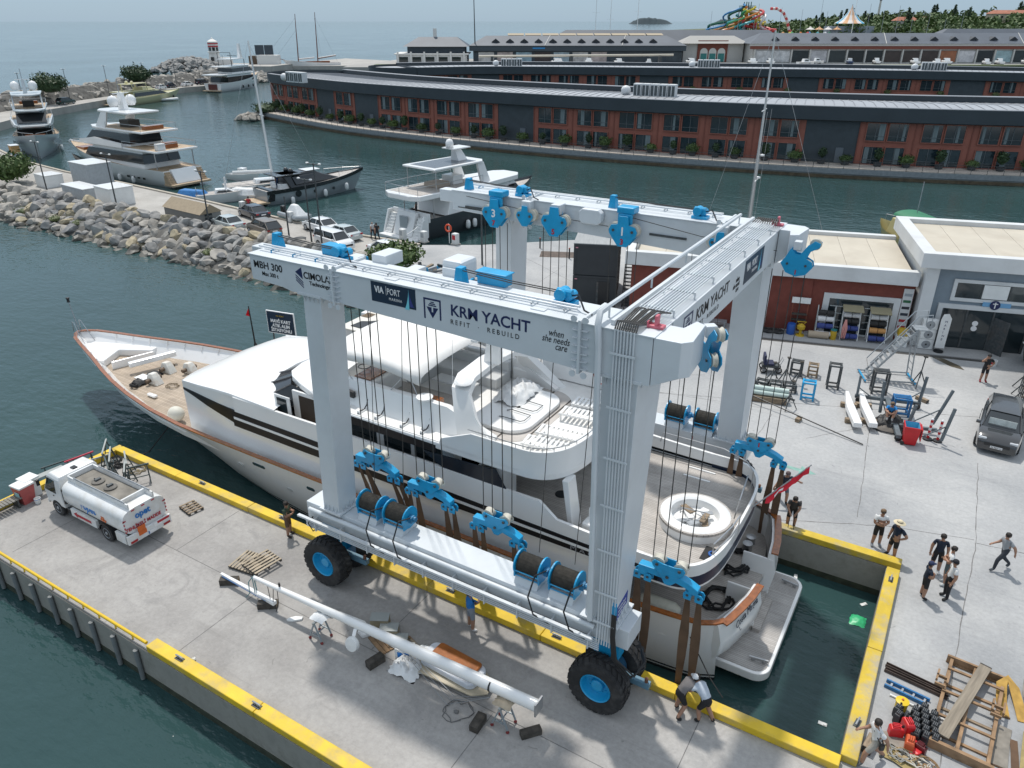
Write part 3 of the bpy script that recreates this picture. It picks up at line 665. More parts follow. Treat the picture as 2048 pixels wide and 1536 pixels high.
lt('MBH 300',.33,INK,-19.9,12.29,bold=.005,sx=1.03);lt('Max 300 t',.19,INK,-19.56,12.06,bold=.003,sx=.95)
lt('CIMOLAI',.30,INK,-17.68,12.27,bold=.006,sx=.98);lt('Technology',.18,INK,-17.45,12.08,bold=.004,sx=1.0)
lg=MB().slab([(-18.02,12.42),(-17.74,12.60),(-17.72,12.22)],'y',FY-.003,FY+.003)
for k in range(3):lg.slab([(-18.02,12.34-k*.08),(-17.72,12.13-k*.08),(-17.72,12.09-k*.08),(-18.02,12.30-k*.08)],'y',FY-.003,FY+.003)
part(lg,'logo',NAVY)
vp=part(MB().box(-14.92,-13.28,FY-.004,FY+.002,12.04,12.65),'sign_panel',mat('sign_navy',(.012,.028,.055),.4))
def viaport(par,rot,P,s):
 text('VIA',.27*s,WPRINT,par,P(.14,.30),rot,'lettering',bold=.008,sx=.8);text('PORT',.27*s,WPRINT,par,P(.60,.30),rot,'lettering',sx=.72);text('MARINA',.12*s,WPRINT,par,P(.66,.13),rot,'lettering',space=1.3,sx=.9)
viaport(vp,FACE_Y,lambda a,b:(-14.92+a,FY-.010,12.04+b),1.)
part(MB().box(-14.355,-14.345,FY-.012,FY-.006,12.3,12.58),'sign_bar',WPRINT,vp)
def sail(x,z,s,ax,pos,par):
 n=8;a=[(x-.16*s*(1-(k/n))**1.8,z+.62*s*k/n)for k in range(n+1)]+[(x,z)];b_=[(x+.02*s+.16*s*(1-(k/n))**1.8,z+.1*s+.46*s*k/n)for k in range(n+1)]+[(x+.02*s,z+.1*s)]
 part(MB().slab(a,ax,pos-.003,pos+.003),'sail_emblem',CYANP,par);part(MB().slab(b_,ax,pos-.003,pos+.003),'sail_emblem',mat('sail_violet',(.04,.05,.22),.5),par)
sail(-13.52,12.0,1.,'y',FY-.009,vp)
def krm(P,ax,pos,par):
 """shield-like frame with a ship seen end on"""
 def sl(pts):return MB().slab([P(a,b)for a,b in pts],ax,pos-.003,pos+.003)
 m=sl([(0,0),(.05,0),(.05,.57),(.55,.57),(.55,.02),(.6,.02),(.6,.62),(0,.62)]);part(m,'logo',NAVY,par)
 m=sl([(.1,.36),(.27,.36),(.27,.22),(.33,.22),(.33,.36),(.5,.36),(.3,.04)]);part(m,'logo',NAVY,par)
 for a,b,z in ((.16,.44,.40),(.20,.40,.45),(.24,.36,.50)):part(sl([(a,z),(b,z),(b,z+.03),(a,z+.03)]),'logo',NAVY,par)
krm(lambda a,b:(-13.0+a,11.87+b),'y',FY,lift)
lt('KRM YACHT',.455,NAVY,-12.08,12.13,bold=.007,sx=1.0);lt('REFIT  ·  REBUILD',.2,INK,-12.09,11.87,space=1.55,sx=.93)
lt('when',.27,INK,-8.98,12.18,shear=.25,sx=.75);lt('she needs',.27,INK,-9.17,12.0,shear=.25,sx=.75);lt('care',.27,INK,-8.78,11.82,shear=.25,sx=.75)
FX=-6.12+.004;lx=lambda s,size,m,y,z,**k:text(s,size,m,lift,(FX,y,z),FACE_X,'lettering',**k)
lx('KRM YACHT',.48,INK,1.25,12.12,bold=.007,sx=1.12);lx('REFIT · REBUILD',.19,INK,1.28,11.85,space=1.3,sx=1.2)
krm(lambda a,b:(.25+a*1.2,11.85+b*1.1),'x',FX,lift)
for s_,y,z in (('when',5.0,12.15),('she needs',4.75,11.98),('care',5.1,11.81)):lx(s_,.24,INK,y,z,shear=.25,sx=.75)
vp2=part(MB().box(FX-.002,FX+.006,5.95,8.2,11.82,12.6),'sign_panel',MATS['sign_navy'])
viaport(vp2,FACE_X,lambda a,b:(FX+.010,5.95+a*1.35,11.85+b*1.2),1.3)
sail(7.85,11.85,1.15,'x',FX+.009,vp2)
# ---------------------------------------------------------------- the yacht in the slip
VC=5.7
yacht=thing('motor_yacht','large white motor yacht with mahogany rail floating in the slip under the lift','yacht',(-24,VC,WZ))
def yp(mb,name,m,parent=None,**k):return mb.build(name,m,parent or yacht,**k)
def lerp(tab,x):
 if x<=tab[0][0]:return tab[0][1]
 for (a,b),(c,d)in zip(tab[:-1],tab[1:]):
  if x<=c:f=(x-a)/(c-a);return b+(d-b)*f
 return tab[-1][1]
RB=[(-46.4,.02),(-46.2,.35),(-45.6,.75),(-44.5,1.12),(-43.2,1.52),(-42,1.9),(-40.2,2.52),(-38.5,3.03),(-36.5,3.5),(-34,3.93),(-31.5,4.15),(-28,4.22),(-8,4.2),(-6,4.1),(-5,3.95),(-4.4,3.6),(-4.15,3.1),(-3.9,2.2),(-3.75,0.6)]
RZ=[(-46.4,1.95),(-42,1.8),(-37,1.62),(-31,1.5),(-20,1.45),(-3,1.45)]
WL=[(-46.4,0),(-37.2,.02),(-36,.45),(-34,1.15),(-32.5,1.72),(-30,2.5),(-27.4,3.1),(-23,3.6),(-18,3.8),(-8,3.75),(-5,3.5),(-3.7,3.3)]
KZ=[(-46.4,1.80),(-45.6,1.25),(-44,.55),(-42,-.25),(-39.5,-1.0),(-37.2,-1.55),(-35,-2.3),(-32,-3.0),(-3,-3.0)]
US=[-46.4,-46.2,-45.6,-44.5,-43.2,-42,-40.2,-38.5,-36.5,-34,-31.5,-29,-26,-23,-20,-16,-12,-8,-6.5,-5.6,-5,-4.7,-4.4]
def hull_ring(u,n=10):
 hr,zr,zk,hw=lerp(RB,u),lerp(RZ,u),lerp(KZ,u),lerp(WL,u);pts=[]
 if zk<WZ-.05:tw=(WZ-zk)/(zr-zk);p=math.log(max(hw,.02)/hr)/math.log(tw)
 else:p=.9
 p=max(.12,min(1.6,p))
 for k in range(n+1):
  t=k/n;pts.append((hr*t**p,zk+(zr-zk)*t))
 return pts
mb=MB();rows=[]
for u in US:
 h=hull_ring(u);rows.append([(u,VC-a,z)for a,z in h[::-1]]+[(u,VC+a,z)for a,z in h[1:]])
mb.loft(rows,closed=False,cap0=False,cap1=False)
def hull_mat():
 m=bpy.data.materials.new('yacht_hull');m.use_nodes=True;nt=m.node_tree;b=nt.nodes['Principled BSDF'];L=nt.links.new;N=nt.nodes.new
 tc=N('ShaderNodeTexCoord');sp=N('ShaderNodeSeparateXYZ');L(tc.outputs['Object'],sp.inputs[0])
 def lt(v):
  q=N('ShaderNodeMath');q.operation='LESS_THAN';q.inputs[1].default_value=v;L(sp.outputs[2],q.inputs[0]);return q.outputs[0]
 nz=N('ShaderNodeTexNoise');nz.inputs['Scale'].default_value=.5;nz.inputs['Detail'].default_value=6;L(tc.outputs['Object'],nz.inputs[0])
 mp=N('ShaderNodeMapping');mp.inputs['Scale'].default_value=(3,3,.25);L(tc.outputs['Object'],mp.inputs[0])
 st=N('ShaderNodeTexNoise');st.inputs['Scale'].default_value=1.2;st.inputs['Detail'].default_value=6;L(mp.outputs[0],st.inputs[0])
 mr=N('ShaderNodeMapRange');mr.inputs[1].default_value=.58;mr.inputs[2].default_value=.75;mr.inputs[3].default_value=0;mr.inputs[4].default_value=.35;L(st.outputs[0],mr.inputs[0])
 c=N('ShaderNodeMix');c.data_type='RGBA';L(mr.outputs[0],c.inputs[0]);c.inputs[6].default_value=(.76,.76,.755,1);c.inputs[7].default_value=(.66,.65,.63,1)
 prev=c.outputs[2]
 for z,colr in ((.34,(.01,.012,.02,1)),(.25,(.7,.7,.7,1)),(.17,(.010,.011,.014,1))):
  x=N('ShaderNodeMix');x.data_type='RGBA';L(lt(z),x.inputs[0]);L(prev,x.inputs[6]);x.inputs[7].default_value=colr;prev=x.outputs[2]
 L(prev,b.inputs['Base Color']);b.inputs['Roughness'].default_value=.25;b.inputs['Coat Weight'].default_value=.3
 return m
hull=yp(mb,'hull',hull_mat(),sm=True,angle=50)
def outline(tab_off,u0,u1,step=.7):
 us=[];u=u0
 while u<u1:us.append(u);u+=step
 us.append(u1);return us
IB=MB();fore=[u for u in US if u<=-31]
rows=[]
for u in [-45.9]+[u for u in US if -45.7<u<=-26]:
 a=lerp(RB,u)-.13;z=lerp(RZ,u);b_=max(.05,a-.16);zd=lerp([(-46,1.05),(-38,.85),(-30,.72)],u)
 rows.append([(u,VC-a,z),(u,VC-b_,zd),(u,VC+b_,zd),(u,VC+a,z)])
for i in range(len(rows)-1):
 p,q=rows[i],rows[i+1];IB.quad(p[0],q[0],q[1],p[1]);IB.quad(p[2],q[2],q[3],p[3])
bw=yp(IB,'bulwark',WHITE,sm=True)
dk=MB()
for i in range(len(rows)-1):
 p,q=rows[i],rows[i+1];dk.quad(p[1],q[1],q[2],p[2])
yp(dk,'foredeck',TEAKL)
rb=MB()
for k in range(11):
 u=-44.2+k*1.15;a=lerp(RB,u)-.15;z=lerp(RZ,u)
 for s in (-1,1):rb.add([(u-.015,VC+s*a,z),(u+.015,VC+s*a,z),(u+.015,VC+s*(a-.2),.9),(u-.015,VC+s*(a-.2),.9),(u-.015,VC+s*(a-.08),z),(u+.015,VC+s*(a-.08),z),(u+.015,VC+s*(a-.3),.9),(u-.015,VC+s*(a-.3),.9)],[(0,3,2,1),(4,5,6,7),(0,1,5,4),(1,2,6,5),(2,3,7,6),(3,0,4,7)])
rb.each('bulwark_rib',WHITE,bw)
for s in (-1,1):
 pts=[(-44+k*.8,VC+s*(lerp(RB,-44+k*.8)-.21),lerp(RZ,-44+k*.8)-.42)for k in range(17)]
 yp(MB().tube(pts,.03,5),'stringer',WHITE,bw)
PORT=glass('port_dark',(.03,.06,.07),.2)
for k,u in enumerate((-40.6,-38.3,-36.2,-35.0)):
 a=lerp(RB,u)-.235;yp(MB().slab([(u-.28,.98),(u-.22,.92),(u+.22,.92),(u+.28,.98),(u+.28,1.06),(u+.22,1.12),(u-.22,1.12),(u-.28,1.06)],'y',VC+a-.05,VC+a+.04),'freeing_port',PORT,bw)
def sweep(name,pts,w,h,m,par=None):
 mb=MB();rr=[]
 for i,p in enumerate(pts):
  a=Vector(pts[max(i-1,0)]);b=Vector(pts[min(i+1,len(pts)-1)]);d=(b-a);d.z=0;d.normalize();s=Vector((-d.y,d.x,0))*w/2;p=Vector(p)
  rr.append([tuple(p-s),tuple(p+s),tuple(p+s+Vector((0,0,h))),tuple(p-s+Vector((0,0,h)))])
 mb.loft(rr);return yp(mb,name,m,par,sm=True,angle=50)
us=[-46.42]+[u for u in US if u>-46.3 and u<-4.5]+[-4.55,-4.3]
near=[(u,VC-lerp(RB,u)+.03,lerp(RZ,u)+.005)for u in us];far=[(u,VC+lerp(RB,u)-.03,lerp(RZ,u)+.005)for u in us]
rail=sweep('cap_rail',near[::-1]+far[1:],.20,.06,MAHOG)
tr=[(-4.2,VC-3.3),(-4.02,VC-2.6),(-3.85,VC-1.8),(-3.76,VC-1.0)]
sweep('cap_rail',[(-4.3,VC-3.55,1.452)]+[(a,b,1.452)for a,b in tr],.26,.06,MAHOG)
sweep('cap_rail',[(-4.3,VC+3.55,1.452)]+[(a,2*VC-b,1.452)for a,b in tr],.26,.06,MAHOG)
for s in (-1,1):
 q=[(-4.42,3.72),(-4.2,3.3),(-4.02,2.6),(-3.85,1.8),(-3.76,1.0)]
 m_=MB();rows=[]
 for a,b in q:rows.append([(a,VC+s*b,1.45),(a+.14,VC+s*b*.98,.7),(a+.05,VC+s*b*.95,.0),(a-.25,VC+s*b*.92,-.5),(a-.5,VC+s*b*.9,-.5),(a-.24,VC+s*b*.96,.3),(a-.22,VC+s*(b-.04 if b>3 else b),1.45)])
 m_.loft(rows,closed=True);yp(m_,'transom',WHITE,sm=True,angle=45)
 yp(MB().box(-4.9,-3.75,VC+s*1.02-.04,VC+s*1.02+.04,-.4,1.2),'stair_cheek',WHITE,bv=.03)
st=MB()
for k in range(5):st.box(-4.9+k*.27,-4.6+k*.27,VC-.95,VC+.95,-.68,.35-k*.22)
st.each('stair_step',TEAK,yacht)
t1=text('Costa Magna',.42,mat('transom_ink',(.02,.03,.06),.5),yacht,(0,0,0),(0,0,0),'ship_name',sx=.8)
ang=math.atan2(.26,1.6)
for o_,z_,off in ((t1,.98,0),(text('VALLETTA',.27,MATS['transom_ink'],yacht,(0,0,0),(0,0,0),'ship_name',sx=.95),.62,.35)):
 d=Vector((.3,2.0,0)).normalized();up=Vector((-.13,0,1)).normalized();nrm=d.cross(up)
 M_=Matrix((d,up,nrm)).transposed();o_.rotation_euler=M_.to_euler();o_.location=Vector((-4.05+off*.15,VC-3.05+off,z_))-wloc(yacht)+nrm*.09
def rrect(x0,x1,y0,y1,r,n=6,corners=(1,1,1,1)):
 out=[]
 for (cx,cy,a0),c in zip(((x1-r,y0+r,-90),(x1-r,y1-r,0),(x0+r,y1-r,90),(x0+r,y0+r,180)),corners):
  if c:
   for k in range(n+1):a=R(a0+90*k/n);out.append((cx+r*cos(a),cy+r*sin(a)))
  else:out.append((x1 if a0 in (-90,0)else x0,y0 if a0 in (-90,180)else y1))
 return out
pf=yp(MB().prism(rrect(-5.6,-2.72,VC-2.95,VC+2.95,.55,8,(1,1,0,0)),-1.05,-.7),'swim_platform',WHITE,bv=.04)
yp(MB().prism(rrect(-5.5,-2.84,VC-2.83,VC+2.83,.46,8,(1,1,0,0)),-.7,-.688),'platform_deck',planks('teak_platform',(.36,.34,.32),(.42,.40,.38),.085,R(0)),pf)
for s in (-1,1):
 b=MB().cyl((-3.35,VC+s*2.35,-.69),(-3.35,VC+s*2.35,-.56),.06,n=8).cyl((-3.0,VC+s*2.3,-.69),(-3.0,VC+s*2.3,-.56),.06,n=8).cyl((-3.5,VC+s*2.37,-.56),(-2.86,VC+s*2.28,-.56),.05,n=8);yp(b,'platform_bollard',STEEL,pf,sm=True)
yp(MB().lathe([(.35,-.685),(.35,-.66),(0,-.66)],20,(-4.2,VC-1.0,0)),'platform_hatch',mat('hatch_grey',(.42,.42,.42),.5),pf)
yp(MB().prism([(-9.5,VC-3.9),(-5.2,VC-3.85),(-4.45,VC-3.3),(-4.05,VC-1),(-4.05,VC+1),(-4.45,VC+3.3),(-5.2,VC+3.85),(-9.5,VC+3.9)],.3,.42),'cockpit_deck',TEAK)
ib=MB()
for s in (-1,1):
 pts=[(-9.5,4.05),(-6.2,3.98),(-5.2,3.8),(-4.6,3.4),(-4.3,2.6),(-4.1,1.8),(-4.0,1.05)]
 for (a,b),(c,d)in zip(pts[:-1],pts[1:]):ib.quad((a,VC+s*b,.4),(c,VC+s*d,.4),(c,VC+s*d,1.44),(a,VC+s*b,1.44))
yp(ib,'bulwark',WHITE,sm=True)
for k in range(2):
 yp(MB().lathe([(0,0),(.09,0),(.08,.16),(.13,.18),(.13,.24),(0,.25)],14,(-4.75,VC-3.0+k*.28,.42)),'bollard',STEEL,sm=True)
 yp(MB().lathe([(0,0),(.2,0),(.16,.2),(.2,.3),(0,.32)],14,(-5.0,VC+2.2+k*.5,.42)),'capstan',STEEL,sm=True)
def coil(cx,cy,cz,r0,n,rad,m,name,squash=1.,seed=1,parent=None,rough=.25):
 g=random.Random(seed);pts=[]
 for k in range(n*14):
  a=k/14*2*PI;r=r0*(.75+.3*g.random()*rough*2)*(1-.25*(k/(n*14)));pts.append((cx+r*cos(a)+g.uniform(-1,1)*rough*r0*.15,cy+r*sin(a)*squash+g.uniform(-1,1)*rough*r0*.15,cz+rad+k/14*rad*.6+g.uniform(0,1)*rad*.5))
 return MB().tube(pts,rad,6)
BROPE=mat('black_rope',(.012,.012,.013),.8)
yp(coil(-5.1,VC-1.3,.42,.5,4,.045,BROPE,'',1.3,3,rough=.8),'rope_coil',BROPE);yp(coil(-5.1,VC+1.1,.42,.55,5,.045,BROPE,'',1.5,5,rough=.8),'rope_coil',BROPE)
fn=yp(MB().lathe([(0,-.75),(.15,-.72),(.27,-.5),(.28,0),(.27,.5),(.15,.72),(0,.75)],14,(0,0,0),'x'),'fender',mat('fender_cream',(.55,.54,.46),.6,var=.2,vscale=3,dirt=(.3,.28,.2),dscale=3,damt=.6),sm=True)
fn.location=Vector((-6.6,VC-3.25,.98))-wloc(yacht);fn.data.transform(Matrix.Translation(wloc(yacht)))
def hullpt(u,z,s=-1):
 h=hull_ring(u,40)
 for (a,za),(b,zb)in zip(h[:-1],h[1:]):
  if za<=z<=zb:f=(z-za)/max(1e-6,zb-za);return VC+s*(a+(b-a)*f)
 return VC+s*h[-1][0]
for u,z,w,dark in ((-31.3,1.0,.5,0),(-29.5,.85,.0,0),(-25.9,.93,.42,1),(-27.5,.35,.2,0),(-22.6,.8,.24,1),(-24.2,.12,.18,0),(-21.6,-.1,.2,0),(-15.8,.95,.35,1),(-32.6,.5,.2,0)):
 if w==0:continue
 p0,p1=hullpt(u-w,z),hullpt(u+w,z);nrm=.02
 mb=MB();prof=[]
 for k in range(16):
  a=2*PI*k/16;du=(w-.09)*(1 if cos(a)>0 else -1)+.09*cos(a);dz=.09*sin(a)
  prof.append((u+du,z+dz))
 ring0=[(a,hullpt(a,b)-.025,b)for a,b in prof];ring1=[(a,hullpt(a,b)+.05,b)for a,b in prof]
 mb.loft([ring0,ring1]);yp(mb,'fairlead',PORT if dark else mat('port_frame',(.48,.50,.50),.35),hull)
DY=3.72
def both(fn):
 for s in (-1,1):fn(s)
def wallband(name,tab,off,m,t=.05,par=None):
 """band on both sides, tab=[(u,z0,z1)] at distance off from the centre line"""
 for s in (-1,1):
  rows=[]
  for u,z0,z1 in tab:
   o=off if not callable(off)else off(u)
   rows.append([(u,VC+s*o,z0),(u,VC+s*(o-t),z0),(u,VC+s*(o-t),z1),(u,VC+s*o,z1)])
  yp(MB().loft(rows),name,m,par,sm=True,angle=30)
wallband('house_side',[(-31.5,.75,3.66),(-28.6,.75,3.95),(-28.0,.75,4.0),(-20,.75,3.0),(-8.2,.45,2.6)],lambda u:lerp([(-31.5,3.42),(-29,3.66),(-27,3.74),(0,3.74)],u),WHITE,.08)
STR=mat('stripe_black',(.008,.009,.012),.3,spec=.25)
off=lambda u:lerp([(-31.5,3.428),(-29,3.668),(-27,3.75),(0,3.75)],u)
wallband('window_band',[(-31.45,3.2,3.30),(-30.5,3.05,3.3),(-29.6,2.88,3.28),(-28.8,2.76,3.27),(-28.2,2.66,3.26),(-27.4,2.52,3.24)],lambda u:off(u)+.03,STR,.05)
GLB=glass('window_band_glass',(.012,.015,.018),.08)
wallband('stripe',[(-27.5,2.97,3.26),(-23,2.93,3.22),(-16,2.86,3.08),(-9,2.76,2.92),(-6.6,2.74,2.88)],lambda u:off(u)+.12,STR,.05)
wallband('stripe',[(-27.5,2.46,2.88),(-23,2.43,2.85),(-16,2.44,2.78),(-9,2.47,2.70),(-6.6,2.48,2.68)],lambda u:off(u)+.11,STR,.05)
def deckline(aft,hw,u0,r_u=1.3,n=12):
 """half outline from (u0,hw) round the stern to the centre line"""
 p=[(u0,hw)]
 for k in range(n+1):
  a=R(90*k/n);p.append((aft-r_u+r_u*sin(a)**.8,hw*cos(a)**.55))
 return p
def full(p):return [(u,VC-h)for u,h in p]+[(u,VC+h)for u,h in p[::-1][1:]]
UD=deckline(-4.88,3.83,-27.5,1.5)
ud=yp(MB().prism(full(UD)[::-1],2.38,2.46),'upper_deck_plate',WHITE)
yp(MB().prism([(u,VC+(h-VC)*.97)for u,h in full(UD)][::-1],2.70,2.74),'upper_deck',TEAK)
def edge(pts,z0,z1,t,m,name,par=None):
 mb=MB();rows=[]
 for u,v in pts:
  d=Vector((u+8,v-VC,0));k=1-t/max(.01,abs(v-VC)+.01)if False else 1
  rows.append([(u,v,z0),(u-t*(.9 if u>-6.2 else .15),VC+(v-VC)*(1-t/4),z0),(u-t*(.9 if u>-6.2 else .15),VC+(v-VC)*(1-t/4),z1),(u,v,z1)])
 mb.loft(rows);return yp(mb,name,m,par,sm=True,angle=40)
aft_half=[p for p in full(UD)if p[0]>-7.0]
aft_half=[(-7.2,VC-3.83)]+aft_half+[(-7.2,VC+3.83)]
edge(aft_half,2.46,2.90,.06,mat('stern_stripe',(.015,.025,.055),.3),'stern_stripe');edge(aft_half,2.90,3.36,.10,WHITE,'stern_coaming')
wallband('upper_bulwark',[(-27.3,3.24,4.0),(-24,3.22,4.02),(-20,3.18,4.06),(-11.2,2.98,4.05),(-10.5,2.96,3.5),(-9,2.93,3.42),(-7.2,2.9,3.36)],lambda u:3.84,WHITE,.12)
wallband('stripe_line',[(-27.4,2.86,2.98),(-23,2.83,2.95),(-16,2.76,2.88),(-7,2.66,2.76)],lambda u:off(u)+.135,WHITE,.05)
for s in (-1,):
 text('MAGNA',.3,mat('name_grey',(.25,.26,.28),.4),yacht,(-9.9,VC-3.885,2.5),FACE_Y,'ship_name',sx=1.2,space=1.5)
rows=[]
for u,hw,zs,zc in ((-32.5,1.9,3.28,3.34),(-32.1,2.7,3.42,3.5),(-31.5,3.42,3.6,3.72),(-30.2,3.55,3.74,3.92),(-28.7,3.68,3.92,4.12),(-27.6,3.78,4.02,4.26),(-26.0,3.84,4.02,4.3),(-24.6,3.84,4.0,4.2)):
 rows.append([(u,VC-hw,zs-.05)]+[(u,VC+hw*sin(R(a))*1.0,zs+(zc-zs)*cos(R(a))**.6)for a in range(-84,85,14)]+[(u,VC+hw,zs-.05)])
mb=MB();mb.loft(rows,closed=False,cap0=False,cap1=False)
mb.loft([[(-32.5,VC+1.9*k/6,3.3)for k in range(-6,7)],[(-32.1,VC+1.8*k/6,.8)for k in range(-6,7)]],closed=False,cap0=False,cap1=False)
for s in (-1,1):mb.loft([[(-32.5,VC+s*1.9,3.25),(-32.1,VC+s*2.7,3.38),(-31.5,VC+s*3.42,3.55)],[(-32.2,VC+s*1.9,.8),(-31.9,VC+s*2.7,.8),(-31.5,VC+s*3.42,.8)]],closed=False,cap0=False,cap1=False)
yp(mb,'coachroof',WHITE,sm=True,angle=50)
ws=[];
base=[(-24.2,2.95),(-26.2,2.85),(-27.3,2.2),(-27.9,1.2),(-28.05,0)];top=[(-23.6,2.75),(-24.7,2.6),(-25.3,2.0),(-25.65,1.1),(-25.75,0)]
def fullp(p):return [(u,VC-h)for u,h in p]+[(u,VC+h)for u,h in p[::-1][1:]]
bp,tp=fullp(base),fullp(top)
mb=MB();mb.loft([[(u,v,3.9 if u<-24 else 3.4)for u,v in bp],[(u,v,4.78)for u,v in tp]],closed=False,cap0=False,cap1=False)
wsn=yp(mb,'windscreen',mat('smoked_screen',(.035,.037,.042),.12),sm=True)
for a,b in ((1,1),(2,2),(3,3),(5,5),(6,6),(7,7)):
 yp(MB().beam((*bp[a],3.92),(*tp[b],4.8),.07,.05),'windscreen_post',mat('screen_post',(.09,.09,.095),.4),wsn)
HS=MB()
for s in (-1,1):HS.box(-24.3,-15.5,VC+s*2.9-.05,VC+s*2.9+.05,2.74,4.76)
HS.box(-15.6,-15.5,VC-2.84,VC+2.84,2.74,4.76);HS.each('wheelhouse_wall',WHITE,yacht)
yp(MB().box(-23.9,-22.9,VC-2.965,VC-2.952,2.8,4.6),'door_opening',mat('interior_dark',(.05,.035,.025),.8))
d_=yp(MB().box(-24.95,-24.0,VC-3.42,VC-3.36,2.8,4.62),'wheelhouse_door',WHITE,bv=.02);yp(MB().box(-24.8,-24.2,VC-3.435,VC-3.345,3.75,4.5),'door_window',GLASS,d_)
for u in (-22,-20.2,-18.4,-16.8):yp(MB().box(u-.7,u+.7,VC-2.965,VC-2.952,3.5,4.5),'side_window',GLASS)
for u in (-14.6,-12.0):yp(MB().box(-15.49,-15.47,VC-2.5,VC+2.5,2.9,4.6),'aft_door_glass',GLASS)
yp(MB().slab([(-16.4,4.55),(-13.05,4.72),(-12.55,3.95),(-15.3,3.95)],'y',VC-3.80,VC-3.76),'side_screen',mat('screen_navy',(.012,.02,.03),.2))
yp(MB().box(-13.2,-12.9,VC-3.5,VC-2.6,2.74,4.75),'screen_pillar',WHITE)
SD=[(-25.35,1.9),(-24.9,2.3),(-24,2.7),(-23,3.05),(-22,3.5),(-21,3.72),(-20.2,3.75)]+deckline(-10.25,3.75,-20,1.9,14)
yp(MB().prism([(-25.6,VC-1.0)]+full(SD)+[(-25.6,VC+1.0)],4.76,5.06),'sundeck_plate',WHITE,bv=.05)
wallband('sundeck_stripe',[(-22.2,4.86,4.98),(-21.5,4.66,5.0),(-20.6,4.64,5.0),(-15.8,4.60,4.92)],lambda u:lerp([(-23,3.07),(-22,3.52),(-21,3.74),(-20.2,3.77)],u),STR,.04)
yp(MB().prism([(u,VC+(v-VC)*.985)for u,v in full(SD)if u>-24],5.065,5.085),'sundeck_floor',mat('nonskid_white',(.74,.735,.715),.7,var=.05,vscale=2))
sdp=[p for p in full(SD)if p[0]>-14.5];sdp=[(-15.6,VC-3.75)]+[(-14.2,VC-3.75)]+[p for p in sdp if p[0]>-14]+[(-14.2,VC+3.75),(-15.6,VC+3.75)]
mb=MB();rows=[]
for u,v in sdp:
 h=5.84 if u>-15 else 5.25;k=.965
 rows.append([(u,v,5.0),(u-.02,v,5.1),(u-.10*(u>-12.2),VC+(v-VC)*.985,h),(u-.24*(u>-12.2),VC+(v-VC)*k,h),(u-.2*(u>-12.2),VC+(v-VC)*k,5.06)])
mb.loft(rows);yp(mb,'sundeck_bulwark',WHITE,sm=True,angle=40)
yp(MB().tube([(u-.15,VC+(v-VC)*.975,5.98)for u,v in sdp[1:-1]],.02,6),'guard_rail',STEEL,sm=True)
b=MB()
for u,v in sdp[2:-2:2]:b.cyl((u-.15,VC+(v-VC)*.975,5.82),(u-.15,VC+(v-VC)*.975,5.98),.014,n=5)
b.each('rail_post',STEEL,yacht)
yp(MB().prism(rrect(-15.4,-12.7,VC-2.5,VC+2.5,1.3,10,(1,1,0,0)),5.086,5.096),'teak_ring',planks('teak_ring',(.42,.39,.36),(.48,.45,.42),.09,R(90)))
sp_=yp(MB().prism(rrect(-15.6,-13.1,VC-1.9,VC+1.9,.9,10,(1,1,0,0)),5.097,5.28),'sun_pad',WHITE,bv=.05)
for y in (VC-.8,VC+.2):
 yp(MB().tube([(-14.6,y-.3,5.3),(-14.4,y-.35,5.36),(-13.6,y-.35,5.36),(-13.5,y-.2,5.36),(-13.5,y+.3,5.36),(-14.4,y+.35,5.36),(-14.6,y+.3,5.3)],.018,5),'pad_frame',DST,sp_)
def lounger(x,y,rz,tl=None):
 c=cos(rz);s=sin(rz);b=MB();b.M=Matrix.Translation((x,y,5.09))@Matrix.Rotation(rz,4,'Z')
 for yy in (-.33,.33):b.box(-.95,.95,yy-.025,yy+.025,.26,.32)
 for xx in (-.85,.85):
  for yy in (-.33,.33):b.box(xx-.03,xx+.03,yy-.03,yy+.03,0,.27)
 lo=yp(b,'lounger',WHITE)
 for k in range(10):
  q=MB();q.M=b.M;xx=-.86+k*.19;q.box(xx-.055,xx+.055,-.36,.36,.32,.345);yp(q,'lounger_slat',WHITE,lo)
for k,(dx,dy)in enumerate(((-.15,-2.2),(-.1,-1.2),(-.05,.6),(0,1.6))):lounger(-11.65+dx,VC+dy,R(6))
def tarp(c,rx,ry,h,seed,m,name,par=None,n=16):
 g=random.Random(seed);vs=[];fs=[]
 for i in range(n+1):
  for j in range(n+1):
   a,b_=i/n*2-1,j/n*2-1;e=max(0,1-(abs(a)**2.5+abs(b_)**2.5)/1.3);vs.append((c[0]+a*rx*(1+g.uniform(-.08,.08)),c[1]+b_*ry*(1+g.uniform(-.08,.08)),c[2]+h*e*(.6+g.random()*.55)))
 for i in range(n):
  for j in range(n):q=i*(n+1)+j;fs.append((q,q+1,q+n+2,q+n+1))
 mb=MB();mb.add(vs,fs);return mb.build(name,m,par,sm='all')
TARPW=mat('white_tarp',(.70,.71,.71),.6,var=.08,vscale=5)
tarp((-15.0,VC+1.0,5.28),.7,1.1,.55,4,TARPW,'bundled_cover',yacht);tarp((-11.6,VC+2.6,5.35),.4,.6,.4,8,TARPW,'bundled_cover',yacht)
ORNG=mat('lifebuoy_orange',(.62,.075,.025),.55)
def ring_buoy(c,axis,parent,r=.36,band=True,m=ORNG,name='life_ring'):
 prof=[(r+.085*cos(2*PI*k/10),.085*sin(2*PI*k/10))for k in range(11)]
 o=MB().lathe(prof,24,c,axis).build(name,m,parent,sm='all')
 for q in range(4):
  a=R(45+90*q);bpf=[(r+.09*cos(2*PI*k/10),.09*sin(2*PI*k/10))for k in range(11)]
  MB().lathe(bpf,3,c,axis,a-.11,a+.11).build('reflective_band',WPRINT,o,sm='all')
 return o
